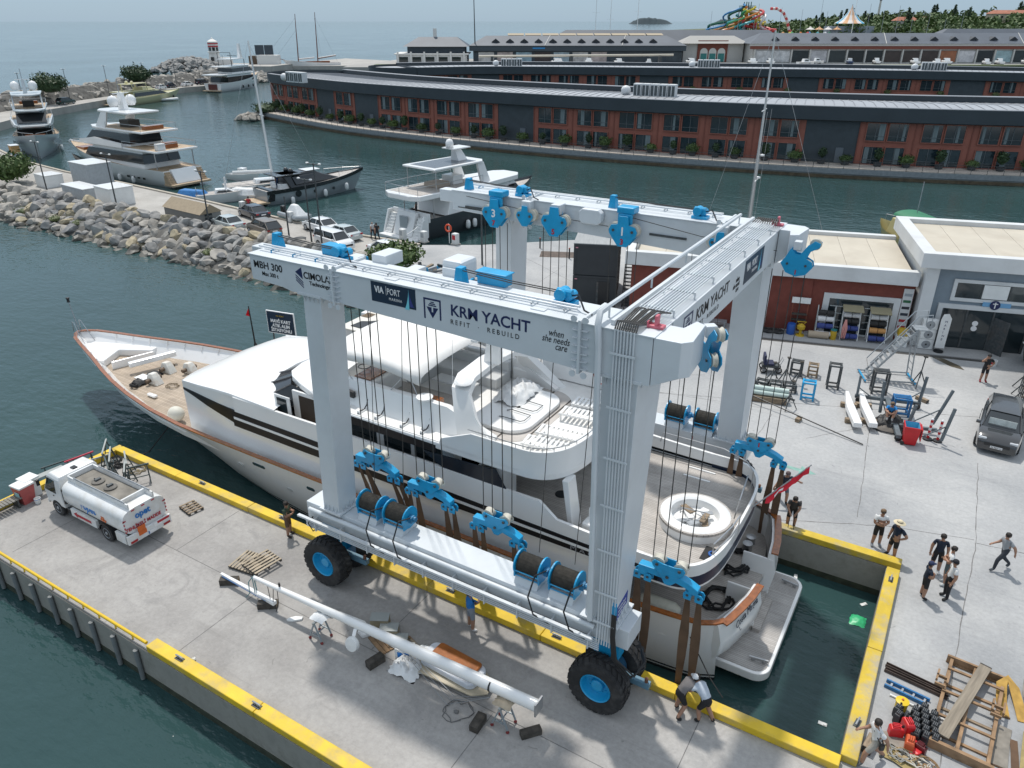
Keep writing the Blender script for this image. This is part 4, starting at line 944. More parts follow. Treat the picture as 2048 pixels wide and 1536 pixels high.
ring_buoy((-14.0,VC+3.66,5.75),'y',yacht);ring_buoy((-12.3,VC+3.6,5.75),'y',yacht)
yp(MB().cyl((-14.0,VC+3.6,5.4),(-14.0,VC+3.6,6.1),.02,n=5).cyl((-14.3,VC+3.6,5.75),(-13.7,VC+3.6,5.75),.02,n=5),'ring_holder',STEEL)
yp(MB().box(-15.2,-10.8,VC+3.52,VC+3.56,5.15,5.9),'dodger_screen',WHITE)
mb=MB();cp=[(-22.8,2.6,5.06,5.5),(-21.0,2.75,5.06,6.05),(-18,2.8,5.06,6.1),(-15.9,2.8,5.06,6.1),(-13.9,2.6,5.06,5.2)]
for s in (-1,1):
 rows=[[(u,VC+s*(h+.35),z0),(u,VC+s*h,z1),(u,VC+s*(h-.25),z1),(u,VC+s*(h-.25),z0)]for u,h,z0,z1 in cp]
 yp(MB().loft(rows),'flybridge_coaming',WHITE,sm=True,angle=30)
yp(MB().loft([[(-23.6,VC-2.4,5.06),(-22.6,VC-2.5,5.7),(-22.0,VC-2.5,5.7),(-22.0,VC-2.5,5.06)],[(-24.4,VC,5.06),(-22.9,VC,5.9),(-22.2,VC,5.9),(-22.2,VC,5.06)],[(-23.6,VC+2.4,5.06),(-22.6,VC+2.5,5.7),(-22.0,VC+2.5,5.7),(-22.0,VC+2.5,5.06)]]),'front_coaming',WHITE,sm=True,angle=30)
yp(MB().box(-20.9,-19.9,VC-2.3,VC-.6,5.07,5.95),'helm_console',WHITE,bv=.06);yp(MB().box(-21.05,-20.2,VC-2.3,VC-1.2,5.96,6.0),'console_top',MAHOG)
yp(MB().lathe([(.26,0),(.29,.02),(.26,.04)],16,(-21.1,VC-1.6,6.12)),'helm_wheel',BLACK)
yp(MB().box(-20.0,-16.2,VC+1.2,VC+2.4,5.07,5.55).box(-20.0,-19.3,VC-.2,VC+1.2,5.07,5.55),'settee',mat('settee_grey',(.55,.56,.56),.6),bv=.05)
yp(MB().box(-20.0,-16.2,VC+2.2,VC+2.5,5.5,6.0),'settee_back',MATS['settee_grey'],bv=.05)
yp(MB().box(-18.6,-16.6,VC-.2,VC+.5,5.55,5.6).box(-17.7,-17.5,VC,VC+.3,5.07,5.56),'bar_table',MATS['settee_grey'])
yp(MB().box(-17.5,-16.7,VC-2.2,VC-1.9,5.5,5.9),'locker_front',MAHOG);yp(MB().box(-21.0,-16.4,VC-2.35,VC-.2,5.086,5.094),'flybridge_sole',TEAK)
rows=[]
for k in range(9):
 f=k/8;u=-22.3+5.0*f;zc=7.0+.45*sin(PI*min(1,.15+f*.75))
 rows.append([(u,VC+2.65*sin(R(a)),zc-.30*(1-cos(R(a)))*1.2-(.25 if abs(a)>80 else 0))for a in range(-84,85,12)])
mb=MB();mb.loft(rows,closed=False,cap0=False,cap1=False);bo=yp(mb,'bimini_top',mat('canvas_white',(.78,.77,.745),.8,var=.03),sm='all')
sd_=bo.modifiers.new('t','SOLIDIFY');sd_.thickness=.03
for u,e in ((-21.9,-22.6),(-21.9,-20.6),(-18,-17.2),(-18,-18.9)):
 for s in (-1,1):yp(MB().cyl((e,VC+s*2.75,5.9),(u,VC+s*2.5,6.95),.02,n=6),'bimini_strut',STEEL,bo)
arch=[]
for (yy,zz,uu,w)in ((-3.0,5.1,-14.3,1.0),(-2.75,6.0,-15.0,.62),(-2.3,6.75,-15.5,.5),(-1.6,7.0,-15.7,.5),(0,7.08,-15.75,.5),(1.6,7.0,-15.7,.5),(2.3,6.75,-15.5,.5),(2.75,6.0,-15.0,.62),(3.0,5.1,-14.3,1.0)):
 s=1 if yy>0 else -1;n_=.14
 arch.append([(uu-w,VC+yy,zz),(uu+w*.6,VC+yy,zz-.02),(uu+w*.6,VC+yy*(.92),zz-.22),(uu-w,VC+yy*.92,zz-.2)])
ar=yp(MB().loft(arch),'radar_arch',WHITE,sm=True,angle=35)
yp(MB().loft([[(-15.9,VC-.25,7.0),(-15.2,VC-.2,7.0),(-15.2,VC+.2,7.0),(-15.9,VC+.25,7.0)],[(-15.6,VC-.15,8.9),(-15.2,VC-.12,8.9),(-15.2,VC+.12,8.9),(-15.6,VC+.15,8.9)]]),'mast',WHITE,ar,bv=.04)
yp(MB().box(-15.9,-15.6,VC-1.1,VC+1.1,8.2,8.32),'open_radar',WHITE,ar,bv=.04);yp(MB().lathe([(0,0),(.16,0),(.16,.14),(.05,.2),(0,.2)],12,(-15.4,VC,8.9)),'mast_light',BLACK,ar)
for s in (-.9,.9):yp(MB().lathe([(0,0),(.12,0),(.34,.06),(.36,.1),(.3,.16),(0,.22)],16,(-15.6,VC+s*2.3,6.85)),'radome',WHITE,ar,sm=True)
for x,y,h in ((-16.2,VC-2.0,2.2),(-15.4,VC+1.6,2.0),(-22.4,VC-2.2,2.4)):yp(MB().cyl((x,y,6.4),(x+.1,y,6.4+h),.014,.006,n=5),'whip_antenna',PLS,ar)
yp(MB().lathe([(0,0),(.3,0),(.3,.35),(.22,.5),(0,.58)],14,(-23.8,VC+1.2,5.06)),'satellite_dome',WHITE,sm=True);yp(MB().lathe([(0,0),(.3,0),(.3,.35),(.22,.5),(0,.58)],14,(-22.6,VC+2.9,5.06)),'satellite_dome',WHITE,sm=True)
for u in (-19.8,-18.9,-17.6,-16.6):
 cr=yp(MB().box(u-.06,u+.06,VC-3.6,VC-3.0,5.08,5.14).box(u-.05,u+.05,VC-3.6,VC-3.52,5.1,5.22),'raft_cradle',WHITE);yp(MB().tube([(u,VC-3.5,5.2),(u,VC-3.25,5.14),(u,VC-3.05,5.28),(u,VC-2.98,5.5)],.025,5),'cradle_pad',BLACK,cr)
yp(MB().slab([(-21.3,5.5),(-20.4,5.45),(-20.4,5.72),(-21.3,5.78)],'y',VC-3.16,VC-3.02),'horn_panel',BLACK)
yp(MB().box(-16.2,-15.4,VC+2.5,VC+3.1,5.1,5.7),'davit_base',WHITE,bv=.08);yp(MB().beam((-15.8,VC+2.8,6.0),(-19.2,VC+2.9,6.6),.24,.26),'davit_arm',WHITE,bv=.03)
yp(MB().lathe([(0,0),(.3,0),(.34,.1),(.15,.14),(0,.14)],16,(-17.0,VC-2.75,6.15)),'round_table',WHITE,sm=True)
jz=2.74;JX,JY=-6.55,VC-.35
jc=yp(MB().lathe([(1.32,0),(1.32,.38),(1.18,.46),(1.06,.48),(.98,.48),(.88,.42),(.84,.1),(0,.08)],36,(JX,JY,jz)),'plunge_pool',WHITE,sm=True,angle=30)
yp(MB().lathe([(1.34,.30),(1.345,.40),(1.24,.41)],36,(JX,JY,jz)),'pool_surround',TEAK,jc,sm=True)
g=random.Random(3)
for k in range(9):yp(MB().cbox((JX+g.uniform(-.4,.4),JY+g.uniform(-.4,.4),jz+.16+k*.025),(g.uniform(.4,.7),g.uniform(.15,.3),.05),g.uniform(0,3)),'stored_panel',[WHITE,GALV,WOOD][k%3],jc)
yp(MB().tube([(JX-.5,JY-.2,jz+.35),(JX-.5,JY-.2,jz+.6),(JX+.4,JY-.1,jz+.62),(JX+.4,JY-.1,jz+.35)],.022,6),'pool_handrail',STEEL,jc)
hatch=yp(MB().box(-5.7,-5.05,VC-2.3,VC-1.5,jz+.005,jz+.02),'open_hatch',mat('hatch_black',(.02,.02,.02),.8));yp(coil(-5.35,VC-1.9,jz+.02,.18,3,.025,None,'',1,2),'hose_coil',mat('hose_blue',(.02,.12,.42),.5),hatch)
for pts in ([(-5.2,VC-2.6,2.9),(-5.2,VC-2.6,3.75),(-4.95,VC-1.4,3.8),(-4.9,VC-.6,3.8),(-4.9,VC-.6,2.9)],[(-5.2,VC-2.6,3.35),(-4.95,VC-1.4,3.4),(-4.9,VC-.6,3.4)],[(-9.5,VC+3.72,3.3),(-9.4,VC+3.72,3.75),(-6.8,VC+3.72,3.75),(-5.7,VC+3.2,3.75),(-5.3,VC+2.6,3.75),(-5.3,VC+2.6,3.0)],[(-5.3,VC+.4,2.9),(-5.2,VC+.4,3.75),(-5.4,VC+2.2,3.75),(-5.5,VC+2.2,2.9)]):
 yp(MB().tube(pts,.025,6),'guard_rail',STEEL,sm=True)
yp(MB().box(-9.8,-8.8,VC-3.25,VC-2.7,jz,jz+.55).box(-9.75,-8.9,VC-2.8,VC-2.6,jz,jz+.95),'deck_locker',WHITE,bv=.08)
yp(coil(-9.0,VC-1.4,jz,.42,3,.022,None,'',.9,6),'yellow_hose',mat('hose_yellow',(.62,.52,.03),.5));yp(MB().lathe([(0,0),(.26,0),(.26,.02),(0,.02)],18,(-11.6,VC-1.3,jz)),'deck_drain',BLACK)
for x,y in ((-10.2,VC+1.2),(-10.2,VC-2.9)):yp(MB().loft([[(x-.1,y-.35,2.74),(x+.1,y-.35,2.74),(x+.1,y+.35,2.74),(x-.1,y+.35,2.74)],[(x-.45,y-.3,4.76),(x-.2,y-.3,4.76),(x-.2,y+.3,4.76),(x-.45,y+.3,4.76)]]),'deck_support',WHITE,bv=.03)
for s in (-.35,.35):yp(MB().box(-8.0,-6.9,VC+2.9+s-.04,VC+2.9+s+.04,jz,jz+.04),'deck_runner',WHITE)
stf=yp(MB().cyl((-5.0,VC+1.0,3.0),(-3.3,VC+2.7,4.65),.03,.02,n=8),'flagstaff',mat('staff_grey',(.3,.3,.3),.4))
fl=MB();n=10;vs=[];fs=[]
for i in range(n+1):
 for j in range(4):
  f=.30+.68*i/n;x=-5.0+1.7*f;y=VC+1.0+1.7*f;z=3.0+1.65*f;dr=(j/3)*.36;vs.append((x+dr*.1*sin(i*1.3),y-dr*.35+.06*sin(i*1.7+j),z-dr*.75+.05*cos(i*2.1)))
for i in range(n):
 for j in range(3):q=i*4+j;fs.append((q,q+1,q+5,q+4))
fl.add(vs,fs)
def flag_mat():
 return mat('flag_red',(.62,.012,.03),.7)
yp(fl,'ensign',flag_mat(),stf,sm='all')
for i0 in (2,3):yp(MB().quad(*[tuple(Vector(vs[i0*4+j])+Vector((.02,-.03,0)))for j in (1,2)],*[tuple(Vector(vs[(i0+1)*4+j])+Vector((.02,-.03,0)))for j in (2,1)]),'ensign_cross',WPRINT,stf)
bl=yp(MB().prism([(-45.6,VC-.5),(-44.2,VC-1.0),(-42.8,VC-1.45),(-42.2,VC-1.2),(-43.0,VC+.3),(-41.2,VC+1.3),(-41.4,VC+1.95),(-43.5,VC+1.2),(-45.4,VC+.5)],.95,1.38),'bow_locker',WHITE,bv=.05)
yp(MB().beam((-41.6,VC-1.1,1.15),(-40.9,VC+1.2,1.15),.1,.5),'chain_locker_wall',WHITE,bv=.03)
yp(MB().beam((-40.2,VC-.9,1.45),(-39.3,VC+1.6,1.5),.3,.32),'anchor_davit',WHITE,bv=.05)
for x,y in ((-37.9,VC-.9),(-37.4,VC+1.1),(-38.6,VC+.5)):
 w_=yp(MB().loft([[(x-.45,y-.25,.85),(x+.45,y-.25,.85),(x+.45,y+.25,.85),(x-.45,y+.25,.85)],[(x-.4,y-.22,1.25),(x+.2,y-.22,1.3),(x+.2,y+.22,1.3),(x-.4,y+.22,1.25)],[(x-.3,y-.18,1.45),(x+.05,y-.18,1.5),(x+.05,y+.18,1.5),(x-.3,y+.18,1.45)]]),'windlass',mat('windlass_white',(.68,.67,.62),.5,var=.1,dirt=(.35,.18,.06),dscale=3,damt=.5),bv=.04)
 yp(MB().cyl((x-.1,y-.5,1.1),(x-.1,y+.45,1.1),.11,n=10),'windlass_drum',mat('rusty_drum',(.14,.10,.07),.7,.3,var=.4),w_,sm=True)
for x,y,r_,sd in ((-39.4,VC-.8,.35,1),(-38.6,VC-1.7,.3,2),(-36.6,VC+.5,.45,3),(-36.7,VC-.7,.4,4),(-35.6,VC+2.0,.5,6)):
 yp(coil(x,y,.86,r_,2,.02,None,'',.8,sd,rough=.9),'deck_line',mat('tan_rope',(.16,.12,.07),.9))
yp(coil(-38.4,VC-1.9,.9,.22,4,.05,None,'',.7,9,rough=.8),'rope_coil',BROPE);tarp((-38.6,VC-1.5,.9),.4,.35,.3,12,mat('black_bag',(.015,.015,.016),.6),'dark_bag',yacht,8)
tarp((-38.9,VC-.3,.92),.35,.4,.2,15,BLACK,'dark_bag',yacht,8)
yp(MB().box(-39.2,-38.4,VC-1.35,VC-.75,1.05,1.1),'chain_cover',WHITE,bv=.02);yp(MB().box(-36.9,-36.2,VC-2.2,VC-1.95,.85,1.02),'round_fender',WHITE,bv=.08)
yp(MB().ball((-33.0,VC-3.15,1.25),(.45,.4,.4),14,10),'ball_fender',mat('ball_cream',(.62,.60,.52),.6),sm='all')
yp(MB().beam((-36.9,VC+1.6,1.1),(-34.8,VC+2.5,1.1),.04,.04),'boat_hook',BLACK)
for s in (-.22,.22):
 yp(MB().tube([(-45.4,VC+s*1.5,1.4),(-46.0,VC+s*1.3,2.1),(-46.3,VC+s,2.65),(-46.5,VC+s,2.65),(-46.55,VC+s,2.0)],.022,6),'bow_ladder',STEEL,sm=True)
ml=yp(MB().cyl((-46.3,VC,1.9),(-46.7,VC,3.9),.035,.025,n=8),'jack_staff',GALV);yp(MB().lathe([(0,0),(.11,0),(.08,.05),(.08,.2),(.11,.22),(.11,.28),(0,.3)],10,(-46.7,VC,3.85)),'anchor_light',BLACK,ml)
yp(MB().box(-12.6,-11.2,VC-4.28,VC-4.20,.55,1.40),'boarding_gate',WHITE,bv=.03)
yp(MB().tube([(-33.6,hullpt(-33.6,.6)-.02,.5),(-33.9,1.2,-.6),(-33.9,.35,-.5),(-34.1,.0,.3)],.03,6),'mooring_line',BROPE)
yp(MB().tube([(-5.2,1.6,.9),(-4.2,.9,.2),(-3.6,.25,.3)],.02,5),'mooring_line',BROPE)
# ---------------------------------------------------------------- the marina beyond: hotels, shops, far shore
AX=R(31.3);CA,SA=cos(AX),sin(AX)
def sv(x,y):dx,dy=x-9.575,y-15.034;return (dx*CA-dy*SA,dx*SA+dy*CA)
def bthing(name,label,cat,x,y,z=0,rz=0,group=None):return thing(name,label,cat,(*sv(x,y),z),AX+rz,group)
class SB(MB):
 """builds in survey axes relative to a thing placed with bthing"""
 def __init__(s,x,y,z=0):super().__init__();s.M=Matrix.Translation((-x,-y,-z))
def sb(o,mb,name,m,par=None,**k):return mb.b(name,m,par or o,**k)
def svmesh(mb):mb.M=Matrix.Translation((*sv(0,0),0))@Matrix.Rotation(AX,4,'Z');return mb
BRICK=mat('hotel_brick',(.29,.105,.075),.85,var=.12,vscale=.8,bump=.15,bscale=8,dirt=(.22,.08,.06),dscale=.4,damt=.4)
SLATE=mat('hotel_dark_cladding',(.045,.058,.068),.6,var=.12,vscale=1)
FASCIA=mat('hotel_fascia',(.034,.046,.056),.5,var=.1,vscale=.4)
ROOFG=mat('hotel_roof_metal',(.36,.375,.395),.45,.2,var=.07,vscale=.15,dirt=(.27,.28,.30),dscale=.08,damt=.5)
ROOFS=mat('roof_seam',(.26,.27,.29),.5,.2)
PROM=mat('promenade_paving',(.42,.375,.33),.85,var=.1,vscale=.6,bump=.1,bscale=6)
HGLASS=glass('hotel_glass',(.018,.032,.040),.08)
CURT=mat('curtain',(.16,.20,.21),.8,var=.2,vscale=2,stretch=(6,6,.3))
FRAME=mat('window_frame',(.20,.065,.045),.7)
CONCP=mat('promenade_concrete',(.24,.245,.245),.8,var=.2,vscale=.5,dirt=(.12,.11,.09),dscale=.3,damt=.6)
RUSTW=mat('tide_mark',(.10,.075,.045),.8,var=.4,vscale=1.5)
def smooth_curve(P,n):
 """catmull-rom resample to n equal arc steps; returns points and arc length"""
 d=[]
 for i in range(len(P)-1):
  p0=P[max(i-1,0)];p1=P[i];p2=P[i+1];p3=P[min(i+2,len(P)-1)]
  for k in range(20):
   t=k/20;d.append(tuple(.5*((2*p1[j])+(-p0[j]+p2[j])*t+(2*p0[j]-5*p1[j]+4*p2[j]-p3[j])*t*t+(-p0[j]+3*p1[j]-3*p2[j]+p3[j])*t**3)for j in (0,1)))
 d.append(P[-1]);L=[0]
 for a,b in zip(d[:-1],d[1:]):L.append(L[-1]+math.dist(a,b))
 out=[];j=0
 for k in range(n+1):
  s=L[-1]*k/n
  while j<len(L)-2 and L[j+1]<s:j+=1
  f=(s-L[j])/max(1e-9,L[j+1]-L[j]);out.append((d[j][0]+(d[j+1][0]-d[j][0])*f,d[j][1]+(d[j+1][1]-d[j][1])*f))
 return out,L[-1]
def offset(C,d):
 out=[]
 for i,p in enumerate(C):
  a=C[max(i-1,0)];b=C[min(i+1,len(C)-1)];t=(b[0]-a[0],b[1]-a[1]);l=math.hypot(*t);out.append((p[0]-t[1]/l*d,p[1]+t[0]/l*d))
 return out
 # foliage prototype meshes -------------------------------------------------
def leaf_mat(name,c1,c2):
 m=bpy.data.materials.new(name);m.use_nodes=True;nt=m.node_tree;b=nt.nodes['Principled BSDF'];L=nt.links.new;N=nt.nodes.new
 tc=N('ShaderNodeTexCoord');n=N('ShaderNodeTexNoise');n.inputs['Scale'].default_value=2.2;n.inputs['Detail'].default_value=4;L(tc.outputs['Object'],n.inputs[0])
 oi=N('ShaderNodeObjectInfo');ad=N('ShaderNodeMath');ad.operation='MULTIPLY_ADD';L(oi.outputs['Random'],ad.inputs[0]);ad.inputs[1].default_value=.35;L(n.outputs[0],ad.inputs[2])
 mr=N('ShaderNodeMapRange');mr.inputs[1].default_value=.45;mr.inputs[2].default_value=.85;L(ad.outputs[0],mr.inputs[0])
 x=N('ShaderNodeMix');x.data_type='RGBA';L(mr.outputs[0],x.inputs[0]);x.inputs[6].default_value=(*c1,1);x.inputs[7].default_value=(*c2,1);L(x.outputs[2],b.inputs['Base Color']);b.inputs['Roughness'].default_value=.65
 return m
LEAF=leaf_mat('leaf_green',(.030,.062,.016),(.085,.135,.032));LEAFD=leaf_mat('leaf_dark',(.014,.036,.014),(.035,.070,.022));LEAFP=leaf_mat('pine_needles',(.016,.040,.020),(.040,.075,.030))
LEAFO=leaf_mat('leaf_olive',(.055,.075,.022),(.12,.14,.05))
def foliage(mb,c,r,n,s,g,shell=.55):
 """n leaf quads scattered through an ellipsoid, denser towards the outside"""
 for _ in range(n):
  while True:
   d=Vector((g.uniform(-1,1),g.uniform(-1,1),g.uniform(-1,1)))
   if .05<d.length<1:break
  q=d.normalized()*(shell+(1-shell)*g.random()**.6)*(1+.18*sin(d.x*7+d.z*5))
  p=Vector((c[0]+q.x*r[0],c[1]+q.y*r[1],c[2]+q.z*r[2]));nn=(q+Vector((g.uniform(-1,1),g.uniform(-1,1),g.uniform(-1,1)))*.8).normalized()
  a=nn.orthogonal().normalized();a=(Matrix.Rotation(g.uniform(0,6.3),3,nn)@a);b=nn.cross(a);w=s*g.uniform(.6,1.3);a*=w;b*=w*.6
  mb.add([p-a,p-b*.9,p+a,p+b*.9],[(0,1,2,3)])
def bush_proto(seed,r=(.8,.8,.8),n=420,s=.17,lumps=5):
 g=random.Random(seed);mb=MB()
 for k in range(lumps):
  a=2*PI*k/lumps;foliage(mb,(.35*r[0]*cos(a),.35*r[1]*sin(a),r[2]*(.85+.3*g.random())),(r[0]*.72,r[1]*.72,r[2]*.75),n//lumps,s,g)
 mb.ball((0,0,r[2]*.85),(r[0]*.7,r[1]*.7,r[2]*.7),8,6,.1,g)
 return mb
BUSH=[bush_proto(k,(1.15,1.15,.85)).mesh('bush')for k in range(3)];TOP=[bush_proto(10+k,(.75,.75,1.0),300,.17).mesh('topiary')for k in range(3)]
POTM=MB().lathe([(0,0),(.5,0),(.62,.55),(.55,.55),(.5,.45),(0,.45)],12).mesh('pot')
POT=mat('planter_grey',(.05,.052,.055),.7)
def shrub(x,y,kind,label,k,group):
 t=thing('potted_shrub',label,'shrub',(x,y,.02),rnd.uniform(0,6),group)
 for me,m,nm,z in ((BUSH[k%3]if kind else TOP[k%3],LEAFO if kind and k%2 else (LEAF if kind else LEAFD),'foliage',.3 if kind else .75),(POTM,POT,'planter',0)):
  o=bpy.data.objects.new(nm,me);COL.objects.link(o);o.parent=t;o.location=(0,0,z)
  if not me.materials:me.materials.append(None)
  o.material_slots[0].link='OBJECT';o.material_slots[0].material=m
  if nm=='foliage':q=rnd.uniform(.8,1.15);o.scale=(q,q,q*rnd.uniform(.85,1.1))
WW,WH=2.55,2.45
def m_frame():
 b=MB().box(-WW/2-.12,WW/2+.12,-.06,.1,-.12,0).box(-WW/2-.12,WW/2+.12,-.06,.1,WH,WH+.12).box(-WW/2-.12,-WW/2,-.06,.1,0,WH).box(WW/2,WW/2+.12,-.06,.1,0,WH);return b.mesh('frame')
def m_mull():
 b=MB().box(-.04,.04,-.03,.05,.002,WH-.002).box(-WW/2,WW/2,-.02,.04,.62,.68);return b.mesh('mullion')
WFR,WMU=m_frame(),m_mull()
WPA=MB().box(-WW/2+.001,-.041,.04,.09,.003,WH-.003).mesh('pane');WPB=MB().box(.041,WW/2-.001,.04,.09,.003,WH-.003).mesh('pane')
WCU=[MB().box(-.5*w,.5*w,.025,.038,.1,WH-.05).mesh('curtain')for w in (.35,.6,.8)]
FRAMEW=mat('alu_frame',(.10,.115,.125),.5)
WFR.materials.append(BRICK);WMU.materials.append(FRAMEW);WPA.materials.append(HGLASS);WPB.materials.append(HGLASS)
for w in WCU:w.materials.append(CURT)
def put(me,name,parent,loc=(0,0,0),rz=0):
 o=bpy.data.objects.new(name,me);COL.objects.link(o);o.parent=parent;o.location=loc;o.rotation_euler=(0,0,rz);return o
def hwindow(parent,x,y,z,ang,g):
 w=put(WFR,'window',parent,(x,y,z),ang);put(WMU,'mullion',w);put(WPA,'pane',w);put(WPB,'pane',w)
 c=g.random()
 if c<.75:put(WCU[g.randrange(3)],'curtain',w,(g.choice((-.35,.4,.8,-.8)),0,0))
def hotel(label,E,prom,dark_bays,depth,lower=True,seed=1,bay=7.45,cap=True):
 g=random.Random(seed);C0,L0=smooth_curve(E,120);F=offset(C0,prom);F,L=smooth_curve(F,240)
 cx,cy=F[120];H=bthing('hotel_building',label,'hotel',cx,cy)
 nb=int(L/bay)
 def at(s):k=max(0,min(239.999,s/L*240));i=int(k);f=k-i;p=(F[i][0]+(F[i+1][0]-F[i][0])*f,F[i][1]+(F[i+1][1]-F[i][1])*f);a=math.atan2(F[i+1][1]-F[i][1],F[i+1][0]-F[i][0]);return p,a
 back=offset(F,depth)
 def strip(name,C,o0,o1,z0,z1,m,st=4,i0=0,i1=240):
  A=offset(C,o0);B_=offset(C,o1);mb=SB(cx,cy);mb.loft([[(*A[i],z0),(*B_[i],z0),(*B_[i],z1),(*A[i],z1)]for i in range(i0,i1+1,st)]);return sb(H,mb,name,m,sm=True)
 for b in range(nb):
  s0,s1=b*L/nb,(b+1)*L/nb;dk=b in dark_bays;mb=SB(cx,cy);rows=[]
  for k in range(5):
   p,a=at(s0+(s1-s0)*k/4);nx,ny=-sin(a),cos(a);o=.0 if not dk else .10
   rows.append([(p[0]+nx*o,p[1]+ny*o,.02),(p[0]+nx*.5,p[1]+ny*.5,.02),(p[0]+nx*.5,p[1]+ny*.5,6.2),(p[0]+nx*o,p[1]+ny*o,6.2)])
  mb.loft(rows);wl=sb(H,mb,'wall_panel',SLATE if dk else BRICK,sm=True)
  if dk:
   p,a=at((s0+s1)/2+1.5);q=put(MB().box(-.55,.55,-.05,.05,0,2.2).mesh('door'),'door',H,(p[0]-cx-sin(a)*.02,p[1]-cy+cos(a)*.02,.05),a);q.data.materials.append(mat('service_door',(.12,.14,.16),.6));continue
  p,a=at(s0+.05);mb=SB(cx,cy);mb.cbox((p[0],p[1],3.1),(.16,.16,6.1),a);sb(H,mb,'downpipe',FRAME)
  for so in (-1.5,1.5):
   p,a=at((s0+s1)/2+so)
   x,y=p[0]-cx+sin(a)*.13,p[1]-cy-cos(a)*.13
   hwindow(H,x,y,3.45,a,g)
   if lower:hwindow(H,x,y,.12,a,g)
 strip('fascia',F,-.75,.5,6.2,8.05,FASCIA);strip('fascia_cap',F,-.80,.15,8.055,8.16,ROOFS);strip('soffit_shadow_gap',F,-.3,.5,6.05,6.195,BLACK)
 strip('rear_fascia',back,-.6,.6,3.0,8.35,FASCIA);strip('rear_cap',back,-.75,.7,8.355,8.45,ROOFS)
 ns=40
 for k in range(ns):
  i0,i1=k*6,k*6+6;mb=SB(cx,cy);q1=offset(F,.5);q2=offset(F,depth*.45);q3=offset(F,depth-.6)
  mb.loft([[(*q1[i],7.6),(*q2[i],8.0),(*q3[i],7.5)]for i in (i0,i0+3,i1)],closed=False,cap0=False,cap1=False);sb(H,mb,'roof_sheet',ROOFG)
 mb=SB(cx,cy)
 for k in range(int(L/1.5)):
  p,a=at(k*1.5);nx,ny=-sin(a),cos(a);mb.beam((p[0]+nx*.5,p[1]+ny*.5,7.625),(p[0]+nx*depth*.45,p[1]+ny*depth*.45,8.03),.09,.08);mb.beam((p[0]+nx*depth*.45,p[1]+ny*depth*.45,8.03),(p[0]+nx*(depth-.7),p[1]+ny*(depth-.7),7.53),.09,.08)
 sb(H,mb,'roof_seam',ROOFS,st=True)
 if cap:
  p0,p1=F[0],back[0];mx,my=(p0[0]+p1[0])/2,(p0[1]+p1[1])/2;r=math.dist(p0,p1)/2;a0=math.atan2(p0[1]-my,p0[0]-mx);n=14
  for nm,rr,z0,z1,m in (('end_wall',1.,.02,6.2,BRICK),('end_fascia',1.05,6.2,8.1,FASCIA)):
   mb=SB(cx,cy);mb.prism([(mx+r*rr*cos(a0-PI*k/n)*1.0,my+r*rr*sin(a0-PI*k/n)*1.0)for k in range(n+1)][::-1],z0,z1-(.5 if nm=='end_wall' else 0),cap=nm=='end_wall');sb(H,mb,nm,m,sm=True)
  mb=SB(cx,cy);mb.prism([(mx+r*cos(a0-PI*k/n),my+r*sin(a0-PI*k/n))for k in range(n+1)][::-1],7.3,7.55);sb(H,mb,'end_roof',ROOFG)
 return H,C0,L0,F,L,at
E1=[(-61,192),(-55.9,185.6),(-36.4,164.0),(-17.2,148.6),(-1,137.6),(14.5,128.6),(36.4,118.2),(53.9,112.0),(71.7,107.6),(98,102.5),(125,99)]
h1,PR,PL_,F1,L1,at1=hotel('nearer curved red brick hotel with dark fascia and pale metal roof across the basin',E1,4.2,{3,5,10,17,21},19.0)
E2=[(-24,216),(-14,220),(-3.3,221.5),(20,219),(32.7,216.5),(67.2,210),(98.1,202),(123.3,192.5),(150,180)]
h2,PR2,PL2,F2,L2,at2=hotel('farther curved red brick hotel behind the nearer one',E2,4.2,{2,8,13,18},20.0,lower=False,seed=5)
inner=offset(PR,24.5);mb=svmesh(MB());mb.loft([[(*PR[i],-.12),(*inner[i],-.12),(*inner[i],0),(*PR[i],0)]for i in range(0,121,3)]);struct(mb.build('promenade',PROM))
edge_=offset(PR,.06);e2=offset(PR,1.2);mb=svmesh(MB());mb.loft([[(*edge_[i],-4),(*e2[i],-4),(*e2[i],-.1),(*edge_[i],-.1)]for i in range(0,121,3)]);struct(mb.build('promenade_wall',CONCP))
e3=offset(PR,-.02);mb=svmesh(MB());mb.loft([[(*e3[i],-4),(*edge_[i],-4),(*edge_[i],WZ+.45),(*e3[i],WZ+.45)]for i in range(0,121,3)]);struct(mb.build('promenade_tide_mark',RUSTW))
e4=offset(PR,-.10);mb=svmesh(MB());mb.loft([[(*e4[i],-.85),(*edge_[i],-.85),(*edge_[i],-.14),(*e4[i],-.14)]for i in range(0,121,3)]);struct(mb.build('promenade_coping',mat('coping_grey',(.22,.24,.255),.7,var=.15)))
inner2=offset(PR2,25);mb=svmesh(MB());mb.loft([[(*PR2[i],-4),(*inner2[i],-4),(*inner2[i],0),(*PR2[i],0)]for i in range(0,121,3)]);struct(mb.build('far_promenade',PROM))
cx,cy=PR[60];rl=bthing('promenade_railing','thin dark railing along the edge of the hotel promenade','railing',cx,cy)
pm=MB().cyl((0,0,-.35),(0,0,1.05),.035,n=5).mesh('post');pm.materials.append(DST)
npst=int(PL_/2.1)
for k in range(npst):
 i=min(119,int(k/npst*120));p=offset(PR,.02)[i]if k==0 else None
EP=offset(PR,-.02)
for k in range(npst):
 q=k/npst*120;i=min(119,int(q));f=q-i;put(pm,'post',rl,(EP[i][0]+(EP[i+1][0]-EP[i][0])*f-cx,EP[i][1]+(EP[i+1][1]-EP[i][1])*f-cy,0))
